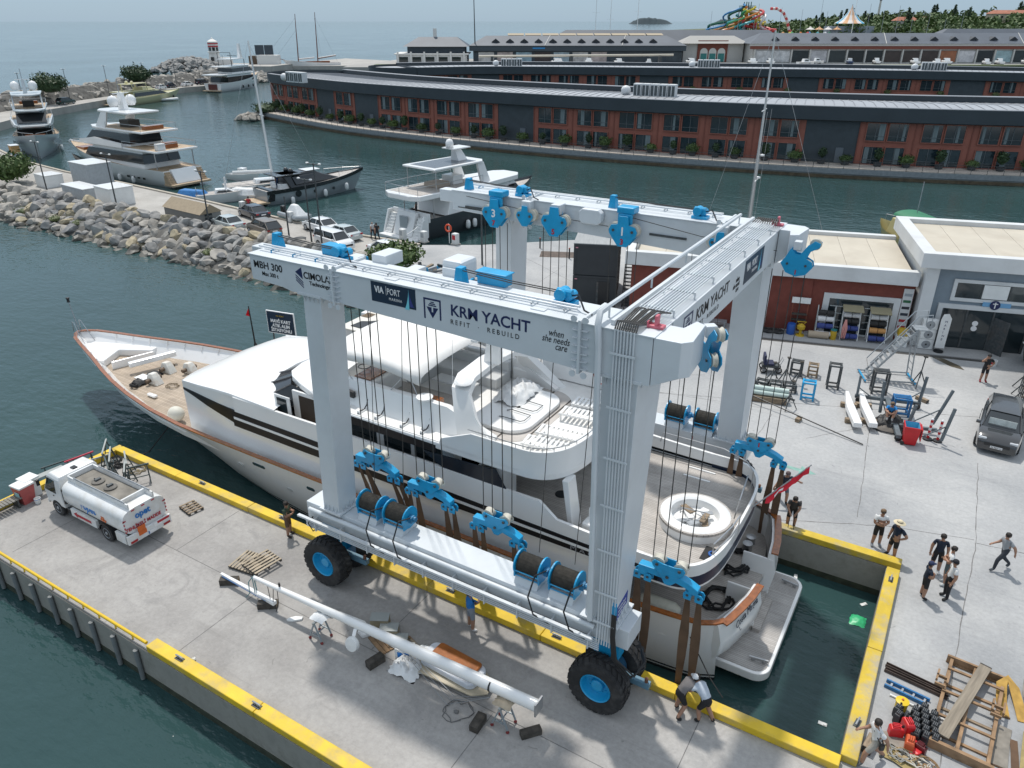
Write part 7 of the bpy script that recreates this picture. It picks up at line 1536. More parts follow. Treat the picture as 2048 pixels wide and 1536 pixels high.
for k,(x,y,lab,c_)in enumerate(((-43.2,98.5,'blue tarpaulin covered boat at the quay',(.03,.17,.42)),(-36.8,99.5,'white awning boat beside the sloop',(.65,.66,.66)))):
 t=bthing('covered_boat',lab,'boat',x,y,WZ,hd(4,-1.2));bp_(t,boat_hull(5.5,2.2,.7,.3)[0],'hull',WHITE,sm=True);bp_(t,house_blk(.5,4.6,1.1,.8,.7,1.5,.6,.3,.5),'cover',mat('cover_%d'%k,c_,.7,var=.15),bv=.1)
t=thing('sailing_yacht','white sailing yacht behind the lift with a tall mast, radar bar and flag','sailboat',(*sv(19.6,77.2),WZ),AX+hd(.9,-.42));mb,dk=boat_hull(12,3.8,1.1,.4);bp_(t,mb,'hull',WHITE,sm=True);bp_(t,deck_of(dk,.05,.05),'deck',TEAK);bp_(t,house_blk(3,7,1,.8,1.05,1.6,.8,.2),'coachroof',WHITE,bv=.05)
MX=4.6;bp_(t,MB().cyl((MX,0,1.2),(MX+.05,0,20.2),.14,.08,n=8),'mast',mat('mast_alloy',(.55,.55,.54),.3,.4),sm=True)
bp_(t,MB().beam((MX,-1.4,13.4),(MX,1.4,13.4),.09,.06),'spreader',WHITE);bp_(t,MB().beam((MX+.2,-1.25,7.0),(MX+.2,1.25,7.0),.1,.08),'antenna_bar',WHITE);bp_(t,MB().lathe([(0,0),(.25,0),(.25,.15),(0,.2)],10,(MX+.2,.4,7.05)),'radome',WHITE,sm='all');bp_(t,MB().lathe([(0,0),(.22,0),(.22,.15),(0,.2)],10,(MX+.35,.2,9.2)),'radome',WHITE,sm='all')
bp_(t,MB().add([(MX+.2,-1.2,6.9),(MX+.3,-1.9,6.5),(MX+.3,-1.95,6.0),(MX+.2,-1.25,6.3)],[(0,1,2,3)]),'burgee',WPRINT);bp_(t,MB().add([(MX+.18,-1.45,6.75),(MX+.22,-1.65,6.62),(MX+.22,-1.66,6.35),(MX+.18,-1.46,6.5)],[(0,1,2,3)]),'burgee_mark',NAVY)
for a,b in (((MX,0,20),(12,0,1.5)),((MX,0,20.2),(0,0,1.2)),((MX,0,18),(MX,-1.8,1.1)),((MX,0,18),(MX,1.8,1.1)),((MX+.5,-1.4,13.4),(MX+.2,-1.8,1.1)),((MX+.5,1.4,13.4),(MX+.2,1.8,1.1))):bp_(t,MB().cyl(a,b,.02,n=4),'stay',STEEL)
t=thing('workboat','yellow workboat with a green canopy behind the grey shop','boat',(*sv(40.0,71.0),WZ),AX+R(95));bp_(t,boat_hull(9,3.2,1.5,.6)[0],'hull',mat('workboat_yellow',(.50,.43,.20),.5),sm=True);bp_(t,house_blk(2.2,6,1.2,1.0,1.4,3.0,.5,.1),'cabin',MATS['workboat_yellow'],bv=.06)
mb=MB();mb.loft([[(x,1.5*sin(R(a)),3.5+.5*cos(R(a)))for a in range(-90,91,18)]for x in (.5,2.5,4.5)],closed=False,cap0=False,cap1=False);bp_(t,mb,'canopy',mat('canopy_green',(.015,.16,.075),.6),sm='all');rails(t,[(8.6,-.3),(7,-1.2),(5,-1.5)],1.9,.7);bp_(t,MB().cyl((3,0,3),(3,0,7),.04,n=5),'antenna',GALV)
# ------------------------------------------------ cars
CG=glass('car_glass',(.02,.026,.03),.05)
def car(label,x,y,rz,L,W,H,paint,kind='sedan',z=0.):
 t=thing('parked_car',label,'car',(x,y,z),rz);h=L/2;hd_=.60*H*1.0
 if kind=='sedan':side=[(-h,.35),(-h+.05,.62*H),(-h*.72,.69*H),(-h*.42,.97*H),(-.05*h,H),(.22*h,.95*H),(.52*h,.66*H),(.9*h,.58*H),(h,.46*H),(h,.3)]
 elif kind=='suv':side=[(-h,.4),(-h+.02,.66*H),(-h*.92,.72*H),(-h*.72,.96*H),(-.2*h,H),(.2*h,.96*H),(.48*h,.68*H),(.88*h,.60*H),(h,.5*H),(h,.35)]
 else:side=[(-h,.4),(-h,.66*H),(-h*.94,.97*H),(0,H),(.38*h,.95*H),(.68*h,.62*H),(.94*h,.52*H),(h,.42*H),(h,.35)]
 belt=.62*H
 def wid(xx):f=abs(xx)/h;return W/2*(1-.10*max(0,f-.55)/.45-.06*max(0,f-.85)/.15)
 low=[(-h,.32*1.0),(-h+.03,.60*H),(-h*.75,belt+.02),(h*.5,belt),(h*.88,.57*H),(h*.99,.45*H),(h,.28)]
 rows=[]
 for xx,zt in [(-h,.50*H),(-h*.97,.60*H),(-h*.75,belt+.03),(-h*.3,belt),(h*.2,belt),(h*.5,belt-.01),(h*.72,.595*H),(h*.9,.54*H),(h*.98,.44*H),(h,.38*H)]:
  w=wid(xx);rows.append([(xx,-w*.94,.26),(xx,-w,.36),(xx,-w*1.0,zt*.72),(xx,-w*.955,zt-.05),(xx,-w*.82,zt),(xx,w*.82,zt),(xx,w*.955,zt-.05),(xx,w*1.0,zt*.72),(xx,w,.36),(xx,w*.94,.26)])
 body=MB().loft(rows).b('body',paint,t,sm=True,angle=45)
 tops=[p for p in side if p[1]>belt+.02];x0,x1=(tops[0][0]-.1,tops[-1][0]+.25)if kind!='van' else (-h*.985,.66*h)
 rf=[p for p in side if p[1]>.9*H];a0,a1=rf[0][0],rf[-1][0];w=W/2
 gh=MB().loft([[(x0,-w*.84,belt-.04),(x0,w*.84,belt-.04),(x1,w*.82,belt-.04),(x1,-w*.82,belt-.04)],[(a0+.02,-w*.70,H*.955),(a0+.02,w*.70,H*.955),(a1-.02,w*.66,H*.945),(a1-.02,-w*.66,H*.945)]])
 gh.b('greenhouse',CG,t,bv=.04)
 n=5;MB().loft([[(a0-.05+(a1-a0+.1)*k/n,-w*(.70-.03*k/n),H*.945),(a0-.05+(a1-a0+.1)*k/n,-w*.5,H*(.985 if 0<k<n else .96)),(a0-.05+(a1-a0+.1)*k/n,w*.5,H*(.985 if 0<k<n else .96)),(a0-.05+(a1-a0+.1)*k/n,w*(.70-.03*k/n),H*.945)]for k in range(n+1)]).b('roof',paint,t,sm=True)
 for s in (-1,1):
  for xb,xt in ((x0+.05,a0+.05),(x1-.1,a1-.05),((x0+x1)/2-.1,(a0+a1)/2-.1)):MB().beam((xb,s*w*.835,belt-.03),(xt,s*w*.685,H*.95),.09,.05,(0,s,0)).b('pillar',paint,t)
  MB().cbox((x1-.25,s*w*1.04,belt+.06),(.16,.2,.14)).b('mirror',paint,t,bv=.03)
  MB().cbox((h*.93,s*w*.68,.47*H),(.18,.36,.13)).b('headlight',mat('lamp_clear',(.5,.52,.54),.1),t,bv=.03);MB().cbox((-h*.985,s*w*.72,.52*H),(.08,.32,.14)).b('tail_light',mat('lamp_red',(.35,.01,.015),.2),t,bv=.02)
  for xx in (-h*.60,h*.62):
   wl=MB().lathe([(.0,-.11),(.20,-.11),(.33,-.10),(.34,-.06),(.34,.06),(.33,.10),(0,.10)],20,(0,0,0),'y').b('wheel',RUBBER,t,sm=True,angle=30);wl.location=(xx,s*w*.90,.34)
   MB().lathe([(0,s*.125),(.08,s*.125),(.10,s*.11),(.22,s*.12),(.23,s*.09)],10,(0,0,0),'y').b('rim',GALV,wl)
 MB().box(-h*1.005,-h*.99,-.26,.26,.42*H,.42*H+.11).b('number_plate',WPRINT,t);MB().box(h*.995,h*1.01,-.26,.26,.25*H,.25*H+.11).b('number_plate',WPRINT,t);MB().box(h*.985,h*1.004,-.55,.55,.3*H,.40*H).b('grille',BLACK,t)
 return t
CB=mat('paint_blueblack',(.012,.016,.028),.2,coat=.8);CW=mat('paint_white',(.72,.73,.73),.2,coat=.8);CS=mat('paint_pale_silver',(.45,.50,.50),.25,coat=.8);CT=mat('paint_taupe',(.17,.145,.12),.3,coat=.6);CK=mat('paint_graphite',(.028,.029,.031),.18,coat=1.)
car('dark blue saloon parked on the breakwater road by the grey cruiser',-67.6,38.2,R(165),4.7,1.85,1.45,CB);car('pale silver saloon against the breakwater parapet',-66.0,33.4,R(168),4.5,1.8,1.42,CS);car('taupe estate car with roof rails by the parapet',-60.9,33.6,R(165),4.7,1.85,1.7,CT,'suv');car('white saloon on the open side of the quay road',-57.0,37.6,R(168),4.7,1.85,1.45,CW);car('white van with a low nose by the lamp posts',-51.4,33.6,R(-12),4.5,1.85,1.75,CW,'van');car('white car half hidden behind the boulders',-45.0,33.9,R(-10),4.4,1.8,1.5,CW);car('silver car on the quay edge behind the white van',-53.0,36.6,R(170),4.2,1.75,1.4,CS)
car('dark green pickup by the far breakwater rocks',*sv(-114.5,206),AX+R(75),5.0,1.9,1.8,mat('paint_dkgreen',(.02,.045,.04),.3,coat=.5),'suv',.1);car('dark jeep parked on the far breakwater',*sv(-109,258),AX+R(80),4.6,1.9,1.8,CB,'suv',.1);car('white car parked on the far breakwater',*sv(-106.5,265.5),AX+R(70),4.4,1.8,1.5,CW,'sedan',.1);car('black van at the end of the far breakwater',*sv(-104,272),AX+R(70),4.8,1.9,1.9,CB,'van',.1);car('second white car on the far breakwater road',*sv(-109.5,252),AX+R(78),4.4,1.8,1.5,CW,'sedan',.1)
car('silver car half hidden by the bush at the left edge',-119.5,39,R(150),4.5,1.8,1.5,CS)
pc=car('graphite luxury SUV facing the camera on the right yard',3.45,24.6,R(-93),4.9,1.98,1.68,CK,'suv')
MB().box(1.25,1.27,-.6,.6,1.18,1.5).b('sunshade',mat('sunshade_silver',(.55,.60,.58),.35,var=.2,vscale=4),pc)
o=text('34 KRM 34',.1,INK,None,(0,0,0),(R(90),0,R(90)),'plate_lettering',align='CENTER');o.parent=pc;o.location=(2.48,0,.44)
def box_shed(label,x,y,rz,L,W,H,m,z=0,gable=None,name='storage_box',cat='shed'):
 t=thing(name,label,cat,(x,y,z),rz);MB().box(-L/2,L/2,-W/2,W/2,0,H).b('body',m,t,bv=.03)
 if gable:MB().slab([(-W/2-.15,H),(W/2+.15,H),(0,H+gable)],'x',-L/2-.1,L/2+.1).b('roof',mat('gable_tan',(.30,.24,.165),.8,var=.1),t);MB().box(L/2-.02,L/2+.03,-W*.3,W*.05,.3,1.3).b('opening',GLASS,t)
 else:MB().box(-L/2-.06,L/2+.06,-W/2-.06,W/2+.06,H+.002,H+.1).b('lid',WHITE,t,bv=.03)
 return t
GREYT=mat('grey_tarp',(.33,.36,.38),.7,var=.1)
box_shed('grey fabric storage box with white lid at the quay left',-100.5,40.3,R(-5),4.6,3.2,2.8,GREYT);box_shed('small white box beside the grey storage box',-104.0,36.5,R(-5),3.0,2.2,1.5,PLS);box_shed('low pale container behind the parapet',-93.5,34.5,R(-6),5.5,2.2,1.4,GREYT);box_shed('white square cabin on the breakwater quay',-87.0,34.6,R(-6),3.6,2.8,2.0,PLS);box_shed('long shed with tan gable roof on the breakwater',-71.8,33.6,R(-5),6.8,2.4,1.35,mat('shed_grey',(.20,.20,.19),.8),gable=.9,name='gabled_shed');box_shed('small orange wooden crate on the quay at the left',-136,49,R(-15),1.8,1.2,1.2,mat('crate_orange',(.42,.25,.10),.8,var=.2),name='wooden_crate',cat='crate')
def lamp_post(label,x,y,h,z=0,head=True):
 t=thing('lamp_post',label,'lamp post',(x,y,z),0,'lamp posts on the breakwaters');MB().cyl((0,0,0),(0,0,h),.09,.06,n=7).b('pole',DST,t)
 if head:MB().box(-.75,.75,-.06,.06,h-.12,h-.05).b('arm',DST,t);MB().ball((-.75,0,h-.02),(.18,.14,.09),8,5).ball((.75,0,h-.02),(.18,.14,.09),8,5).each('lamp',PLS,t,rel=True,sm='all')
lamp_post('lamp post beside the grey storage box',-98.5,33.0,6.4);lamp_post('lamp post right of the white square cabin',-83.8,32.6,6.2);lamp_post('lamp post at the gable of the tan shed',-68.0,32.6,5.8);lamp_post('thin lamp post left of the white van',-55.2,31.6,4.8,head=False);lamp_post('tall twin-arm lamp post in front of the white van',-52.6,31.9,6.6);lamp_post('second tall post beside the twin-arm lamp',-51.6,32.2,8.0);lamp_post('leftmost lamp post near the orange crate',-124,36,6.4);lamp_post('bare post between the quay and the far leg of the lift',-36.3,36.2,7.0,head=False)
for k in range(9):x,y=(C_[10+k*12]);p=sv(x+4,y);lamp_post('slim lamp post on the far breakwater ridge',p[0],p[1],8,.1)
PED=mat('pedestal_white',(.62,.63,.62),.5)
for k,(x,y,lab)in enumerate(((-47.6,39.2,'white shore power pedestal beside the charcoal yacht gangway'),(-45.3,39.6,'white cabinet by the hoses on the quay edge'),(-42.2,40.5,'white and red fuel pump on the quay edge'),(-62.6,38.8,'white pedestal by the covered dinghy'),(-71.0,39.6,'white pedestal near the sloop'))):
 t=thing('quay_pedestal',lab,'pedestal',(x,y,0),R(-10));MB().box(-.3,.3,-.25,.25,0,1.1).b('cabinet',PED,t,bv=.04);MB().box(-.38,.38,-.33,.33,.001,.1).b('plinth',QUAYC,t);MB().box(-.2,.2,-.262,-.252,.5,.95).b('panel',REDP if k==2 else GREYT,t)
t=thing('life_ring_stand','orange life ring on a white post at the quay edge','life ring',(-43.0,40.6,0),0);MB().cyl((0,0,0),(0,0,1.9),.04,n=6).b('post',WHITE,t);prof=[(.33+.08*cos(2*PI*k/8),.08*sin(2*PI*k/8))for k in range(9)];MB().lathe(prof,18,(0,-.12,1.5),'y').b('ring',ORNG,t,sm='all')
t=thing('covered_dinghy','grey inflatable with white cover and black outboard on the quay','dinghy',(-62.5,39.7,.1),R(-12));MB().tube([(-2.4,-.8,.4),(1.2,-.8,.4),(2.2,0,.5),(1.2,.8,.4),(-2.4,.8,.4)],.26,8).b('tube',GREYH,t,sm=True);MB().hexa([(-1.4,-.8,.4),(1.2,-.7,.4),(1.2,.7,.4),(-1.4,.8,.4),(-.7,-.25,1.6),(.2,-.2,1.6),(.2,.2,1.6),(-.7,.25,1.6)]).b('cover',TARPW,t,bv=.15);MB().box(-3.0,-2.4,-.25,.25,.3,1.1).b('outboard',BLACK,t,bv=.1)
yard_junk=thing('scrap_pile','heap of grey timber and scrap where the rocks meet the yard','scrap pile',(-36.5,30.5,0));g=random.Random(9)
for k in range(42):MB().cbox((-36.5+g.uniform(-3.5,3.5),30.5+g.uniform(-2.4,2.4),.15+g.random()*.5),(g.uniform(.8,2.4),g.uniform(.1,.4),g.uniform(.05,.25)),g.uniform(0,3.1)).build('scrap_piece',g.choice((WOOD,WOODD,GALV,DST,BLUE,PLS)),yard_junk)
# ---------------------------------------------------------------- workshops and the yard
WBRICK=mat('workshop_brick',(.17,.045,.032),.85,var=.15,vscale=2,bump=.3,bscale=14);WWHITE=mat('workshop_white',(.60,.615,.62),.6,var=.05,vscale=.7,dirt=(.45,.45,.44),dscale=.5,damt=.4);SHOPG=mat('shop_grey',(.20,.245,.285),.7,var=.06);SHEET=mat('roof_sheet_cream',(.50,.455,.375),.7,var=.08,vscale=.4,dirt=(.40,.35,.28),dscale=.35,damt=.6)
WA=R(15.6)
def wp_(t,mb,name,m,par=None,**k):return mb.b(name,m,par or t,**k)
t=thing('workshop_building','low red brick workshop with white parapet and cream roof behind the lift','building',(-20.25,31.4,0),WA);L=18.6;D=9.2
wp_(t,MB().box(0,L,0,.3,.01,3.9),'front_wall',WBRICK);wp_(t,MB().box(0,.3,.3,D,.01,3.9).box(0,L,D-.3,D,.01,3.9),'side_wall',WBRICK)
for k in range(1):wp_(t,MB().box(L*.63,L*.66,-.12,0,.01,3.9),'pilaster',WBRICK)
for a in ((-.45,L+.02,-.45,.15,3.9,4.85),(-.45,L+.02,D-.2,D+.35,3.9,4.85),(-.45,.1,.15,D-.2,3.9,4.85)):wp_(t,MB().box(*a),'parapet',WWHITE,bv=.03)
for k in range(9):x=.12+k*2.05;wp_(t,MB().hexa([(x,.16,4.25),(x+2.03,.16,4.25),(x+2.03,D-.2,4.55),(x,D-.2,4.55),(x,.16,4.29),(x+2.03,.16,4.29),(x+2.03,D-.2,4.59),(x,D-.2,4.59)]),'roof_sheet',SHEET)
wf=wp_(t,MB().box(13.3,17.7,-.10,.0,.01,.12).box(13.1,13.5,-.1,0,.0,2.9).box(17.5,17.9,-.1,0,.0,2.9).box(13.5,17.5,-.1,0,2.55,2.9),'window_frame',WWHITE);wp_(t,MB().box(13.5,17.5,-.05,-.01,.12,2.55),'shop_window',GLASS)
SHELF=mat('shelf_grey',(.42,.45,.45),.6)
for x in (13.6,14.6,15.8,16.6):
 for z in (.5,1.0,1.5,2.0):wp_(t,MB().box(x,x+.8,-.09,-.05,z,z+.05),'shelf',SHELF)
wp_(t,MB().box(17.95,18.55,-.07,-.01,.3,3.6),'brand_board',WWHITE)
for k,(c_)in enumerate(((.30,.33,.36),(.02,.12,.05),(.02,.02,.03),(.02,.03,.05),(.4,.02,.03),(.35,.02,.03))):wp_(t,MB().box(18.02,18.48,-.085,-.072,3.1-k*.45,3.28-k*.45),'brand_mark',mat('brand_%d'%k,c_,.5))
t=thing('shop_building','grey two-storey chandlery shop with white window frames at the right','building',(-2.0,36.0,0),WA);
wp_(t,MB().box(0,.75,-.35,D+.2,.01,5.4),'end_pier',WWHITE);wp_(t,MB().box(.76,16,0,.3,.01,5.4),'front_wall',SHOPG);wp_(t,MB().box(.76,16,D-.3,D,.01,5.4),'rear_wall',SHOPG)
for a in ((-.5,16,-.75,-.1,5.4,6.35),(-.5,16,D-.2,D+.5,5.4,6.35),(-.5,.3,-.1,D-.2,5.4,6.35)):wp_(t,MB().box(*a),'parapet',WWHITE,bv=.03)
for k in range(7):x=.32+k*2.05;wp_(t,MB().hexa([(x,-.08,5.7),(x+2.03,-.08,5.7),(x+2.03,D-.2,6.0),(x,D-.2,6.0),(x,-.08,5.74),(x+2.03,-.08,5.74),(x+2.03,D-.2,6.04),(x,D-.2,6.04)]),'roof_sheet',SHEET)
def frame(t,x0,x1,z0,z1,w,m,y=-.12):
 for b in ((x0-w,x1+w,z1,z1+w),(x0-w,x1+w,z0-w,z0),(x0-w,x0,z0,z1),(x1,x1+w,z0,z1)):wp_(t,MB().box(b[0],b[1],y,0,b[2],b[3]),'window_frame',m)
frame(t,2.0,6.4,3.45,4.45,.22,WWHITE);wp_(t,MB().box(2.0,6.4,-.06,-.02,3.45,4.45),'upper_window',GLASS)
for x in (3.5,5.1):wp_(t,MB().box(x-.04,x+.04,-.09,-.06,3.45,4.45),'mullion',DST)
wp_(t,MB().box(3.55,5.0,-.075,-.062,3.5,4.4),'window_poster',PLS)
for b in ((1.2,1.5,.01,2.7),(6.7,7.05,.01,2.7),(1.2,7.05,2.7,3.0)):wp_(t,MB().box(b[0],b[1],-.14,0,b[2],b[3]),'door_surround',WWHITE)
wp_(t,MB().box(1.5,6.7,-.05,-.01,.02,2.7),'shop_front_glass',GLASS)
for x in (1.55,3.0,4.55,6.6):wp_(t,MB().box(x-.05,x+.05,-.09,-.05,.02,2.7),'glazing_bar',DST)
wp_(t,MB().hexa([(4.6,-.05,.02),(4.66,-.05,.02),(5.3,-.95,.02),(5.24,-.95,.02),(4.6,-.05,2.3),(4.66,-.05,2.3),(5.3,-.95,2.3),(5.24,-.95,2.3)]),'open_door',DST)
sg=wp_(t,MB().box(3.7,5.3,-.16,-.04,3.02,3.3),'shop_sign',mat('sign_skyblue',(.16,.36,.58),.5));wp_(t,MB().lathe([(0,-.02),(.3,-.02),(.3,.02),(0,.02)],16,(4.4,-.18,3.15),'y'),'anchor_badge',NAVY,sg)
wp_(t,MB().box(4.37,4.43,-.22,-.2,2.95,3.35).box(4.25,4.55,-.22,-.2,3.22,3.27),'anchor_mark',WPRINT,sg)
wp_(t,MB().box(7.3,8.0,-.08,-.01,.8,4.2),'brand_board',WWHITE)
for k in range(6):wp_(t,MB().box(7.38,7.9,-.095,-.082,3.7-k*.5,3.9-k*.5),'brand_mark',MATS['brand_%d'%((k*2+1)%6)])
for k in range(2):wp_(t,MB().lathe([(0,-.01),(.18,-.01),(.18,.01),(0,.01)],12,(3.6,-.07,1.8-.35*k),'y'),'door_sticker',WPRINT)
for k in range(3):
 a=thing('air_conditioner','white outdoor air conditioner, %s of the stack by the shop door'%('lowest','middle one','topmost')[k],'air conditioner',(-1.0,35.6,.02+.68*k),WA,'outdoor units by the shop');MB().box(-.45,.45,-.2,.2,0,.66).b('case',PLS,a,bv=.03);MB().lathe([(.24,-.215),(.27,-.205),(0,-.203)],16,(.0,0,.33),'y').b('fan_grille',GALV,a);MB().lathe([(0,-.225),(.06,-.225),(.06,-.21)],8,(.0,0,.33),'y').b('fan_hub',BLACK,a)
t2=thing('feather_banner','tall white feather banner standing by the shop door','banner',(-.15,35.4,.02),WA);MB().slab([(-.28,.25),(.28,.25),(.3,2.3),(.1,2.6),(-.2,2.55),(-.3,2.2)],'y',-.02,.02).b('cloth',PLS,t2);MB().cyl((-.3,0,0),(-.3,0,2.5),.02,n=5).b('pole',DST,t2);MB().lathe([(0,0),(.3,0),(.3,.06),(0,.08)],14).b('base',BLACK,t2)
for k,ch in enumerate('MARINE'):text(ch,.2,NAVY,None,(0,0,0),FACE_Y,'banner_lettering').parent=t2
for k,o in enumerate([c for c in t2.children if c.name.startswith('banner_lettering')]):o.location=(-.05,-.025,2.0-k*.24)
bk=thing('paint_bucket','white paint bucket with a red label outside the shop','bucket',(3.0,34.7,0));MB().lathe([(0,0),(.15,0),(.18,.38),(.165,.38),(.14,.03),(0,.03)],14).b('pail',PLS,bk);MB().cbox((-.1,-.14,.2),(.12,.06,.12)).b('label',REDP,bk)
def wloc2(x,y):return (-20.25+x*cos(WA)-y*sin(WA),31.4+x*sin(WA)+y*cos(WA))
def goods(name,label,cat,x,y=-.8):p=wloc2(x,y);return thing(name,label,cat,(p[0],p[1],0),WA)
BLUEB=mat('drum_blue',(.02,.09,.36),.4);OCH=mat('ochre_yellow',(.50,.33,.02),.5);OLIVE=mat('olive_canvas',(.28,.25,.16),.8)
q=goods('cable_drum_crate','wooden crate with a red letter T by the brick wall','crate',8.6);MB().box(-.55,.55,-.4,.4,.1,1.2).b('body',WOOD,q,bv=.02);MB().box(-.6,.6,-.45,.45,0,.1).b('pallet_base',WOODD,q);MB().box(-.2,.2,-.415,-.402,.75,.85).box(-.05,.05,-.415,-.402,.4,.75).b('letter_mark',REDP,q)
for k in range(4):q=goods('old_tyre',('leftmost old tyre','second old tyre','third old tyre','rightmost old tyre')[k]+' lying by the brick wall','tyre',9.5+k*.33,-.75-.1*(k%2));MB().lathe([(.3+.1*cos(2*PI*j/8),.1+.1*sin(2*PI*j/8))for j in range(9)],16).b('tyre_body',RUBBER,q,sm='all')
q=goods('blue_barrel','small blue plastic barrel by the wall','barrel',11.3);MB().lathe([(0,0),(.28,0),(.3,.1),(.3,.6),(.26,.75),(0,.75)],16).b('drum',BLUEB,q,sm=True);MB().lathe([(.305,.35),(.312,.37),(.305,.39)],16).b('rib',BLUEB,q)
q=goods('display_stand','rusty wire display stand with a white header sign','stand',11.7,-.35);MB().cyl((-.5,0,0),(-.5,0,2.3),.025,n=5).cyl((.5,0,0),(.5,0,2.3),.025,n=5).each('upright',mat('rusty_red',(.22,.07,.04),.7),q,rel=True);MB().box(-.6,.6,-.04,.04,2.1,2.5).b('header_sign',PLS,q);MB().box(-.5,.5,-.2,.2,.9,.93).box(-.5,.5,-.2,.2,1.3,1.33).each('shelf',WOODD,q,rel=True)
q=goods('yellow_pump','yellow cast pump standing in front of the stand','pump',11.9,-1.0);MB().lathe([(0,0),(.3,0),(.28,.08),(.1,.12),(.1,.4),(.26,.5),(.28,.7),(.1,.85),(0,.9)],14).b('casing',OCH,q,sm=True);MB().tube([(.1,0,.8),(.3,0,1.0),(-.3,0,1.0),(-.1,0,.8)],.03,6).b('handle',OCH,q)
for k,(x,lab)in enumerate(((13.4,'left rope reel rack with grey uprights'),(15.0,'middle rope reel rack under an olive canopy'),(16.7,'right rope reel rack under an olive canopy'))):
 q=goods('rope_rack',lab+' before the shop window','rack',x,-.7)
 for s in (-.55,.55):MB().beam((s,-.35,0),(s,.3,2.1),.06,.06).b('upright',PLS if k else SHELF,q);MB().beam((s,.3,0),(s,.3,2.1),.06,.06).b('upright',PLS if k else SHELF,q)
 g=random.Random(60+k)
 for z,yy in ((.3,-.35),(.8,-.15),(1.25,.0),(1.65,.12)):
  m_=mat('reel_%d'%g.randrange(7),[(.35,.08,.06),(.03,.05,.2),(.6,.6,.6),(.02,.02,.02),(.4,.3,.15),(.1,.25,.3),(.5,.25,.08)][g.randrange(7)],.7)
  MB().cyl((-.5,yy,z),(-.02,yy,z),.19,n=12).cyl((.02,yy,z),(.5,yy,z),.17,n=12).each('rope_reel',m_,q,rel=True,sm=True)
 if k:MB().hexa([(-.65,-.4,2.0),(.65,-.4,2.0),(.65,.35,2.15),(-.65,.35,2.15),(-.65,-.4,2.12),(.65,-.4,2.12),(.65,.35,2.3),(-.65,.35,2.3)]).b('canopy',OLIVE,q,bv=.05)
q=goods('rope_bundle','pink rope bundle hanging before the middle rack','rope',14.6,-1.2);MB().tube([(0,0,1.5),(-.12,-.02,.9),(-.08,-.05,.2),(.08,-.05,.2),(.14,-.02,.9),(.02,0,1.5)],.05,6).tube([(0.03,0,1.45),(-.06,-.06,.8),(-.02,-.09,.3),(.06,-.06,.9),(.02,0,1.5)],.05,6).b('hank',mat('pink_rope',(.6,.28,.25),.8),q,sm=True);MB().cyl((0,.02,0),(0,.02,1.55),.015,n=5).b('hook_post',DST,q)
q=goods('rope_roll','long tan rolled fender lying before the racks','fender',13.0,-1.15);MB().cyl((-.6,0,.24),(.7,0,.24),.24,n=14).b('roll',mat('roll_tan',(.42,.34,.25),.8),q,sm=True);MB().lathe([(.05,-.61),(.2,-.61),(.2,-.6)],12,(0,0,.24),'x').b('roll_end',OLIVE,q)
q=goods('yellow_barrel','small yellow barrel with a teal lid by the racks','barrel',14.0,-1.1);MB().lathe([(0,0),(.2,0),(.22,.3),(.2,.62),(0,.62)],14).b('drum',OCH,q,sm=True);MB().lathe([(0,.63),(.21,.63),(.21,.7),(0,.72)],14).b('lid',mat('teal_lid',(.03,.2,.2),.5),q)
q=goods('yellow_cabinet','yellow box on a white fridge by the ladder','cabinet',18.2,-1.1);MB().box(-.35,.35,-.3,.3,0,.75).b('fridge',PLS,q,bv=.03);MB().box(-.3,.3,-.25,.25,.76,1.2).b('box',OCH,q,bv=.03)
q=goods('park_bench','grey slatted bench against the brick wall, half hidden by the leg','bench',6.2,-.8);MB().box(-.8,.8,-.25,.25,.42,.48).b('seat',GALV,q);MB().box(-.7,-.6,-.2,.2,0,.42).box(.6,.7,-.2,.2,0,.42).each('leg',GALV,q,rel=True)
t2=struct(MB().beam((-15,30.45,.004),(2.6,35.2,.004),.34,.012).build('drain_channel',mat('drain_grate',(.06,.058,.055),.7,var=.3,vscale=8)))
struct(MB().beam((-15,30.72,.004),(2.6,35.47,.004),.10,.010).build('drain_edge',mat('drain_rim',(.20,.2,.2),.6)))
struct(MB().prism([(-.9,34.6),(.3,34.3),(1.2,33.6),(1.5,33.0),(.7,33.2),(-.4,34.2)],.001,.006).build('wet_patch',mat('wet_concrete',(.10,.085,.06),.25)))
MINT=mat('painted_arrow_mint',(.20,.36,.31),.75,var=.2,vscale=5)
struct(MB().prism([(-5.9,15.95),(-4.6,15.95),(-4.6,16.25),(-3.85,15.82),(-4.6,15.4),(-4.6,15.68),(-5.9,15.72)],.001,.005).build('painted_arrow',MINT))
DK=mat('container_black',(.026,.031,.036),.55,var=.12,vscale=1.5)
CANG=R(21)
for k in range(2):
 t=thing('site_container','%s black site container behind the lift'%('lower' if k==0 else 'upper'),'container',(-24.7,31.0,.02+2.38*k),CANG);MB().box(0,3.2,0,6.1,.0,2.36).b('shell',DK,t,bv=.03)
 for x in (.06,3.14):MB().box(x-.08,x+.08,-.04,.0,.02,2.34).b('corner_post',DK,t)
 MB().box(0,3.2,-.05,.0,2.2,2.36).b('top_rail',DK,t);MB().box(.12,.3,-.065,-.052,2.05,2.13).b('sticker',mat('sticker_pink',(.6,.25,.3),.6),t)
 if k==0:MB().box(1.9,2.75,-.03,.01,.05,1.95).b('doorway',BLACK,t);MB().box(1.75,1.9,-.06,-.0,.05,1.95).b('door_frame',DST,t)
 else:MB().box(-.05,3.25,-.05,6.15,2.365,2.42).b('roof_sheet',mat('container_roof',(.30,.31,.31),.6,var=.12,vscale=.8,stretch=(12,1,1)),t)
 for j in range(22):MB().box(3.2,3.225,.2+j*.27,.33+j*.27,.1,2.25).b('corrugation',DK,t)
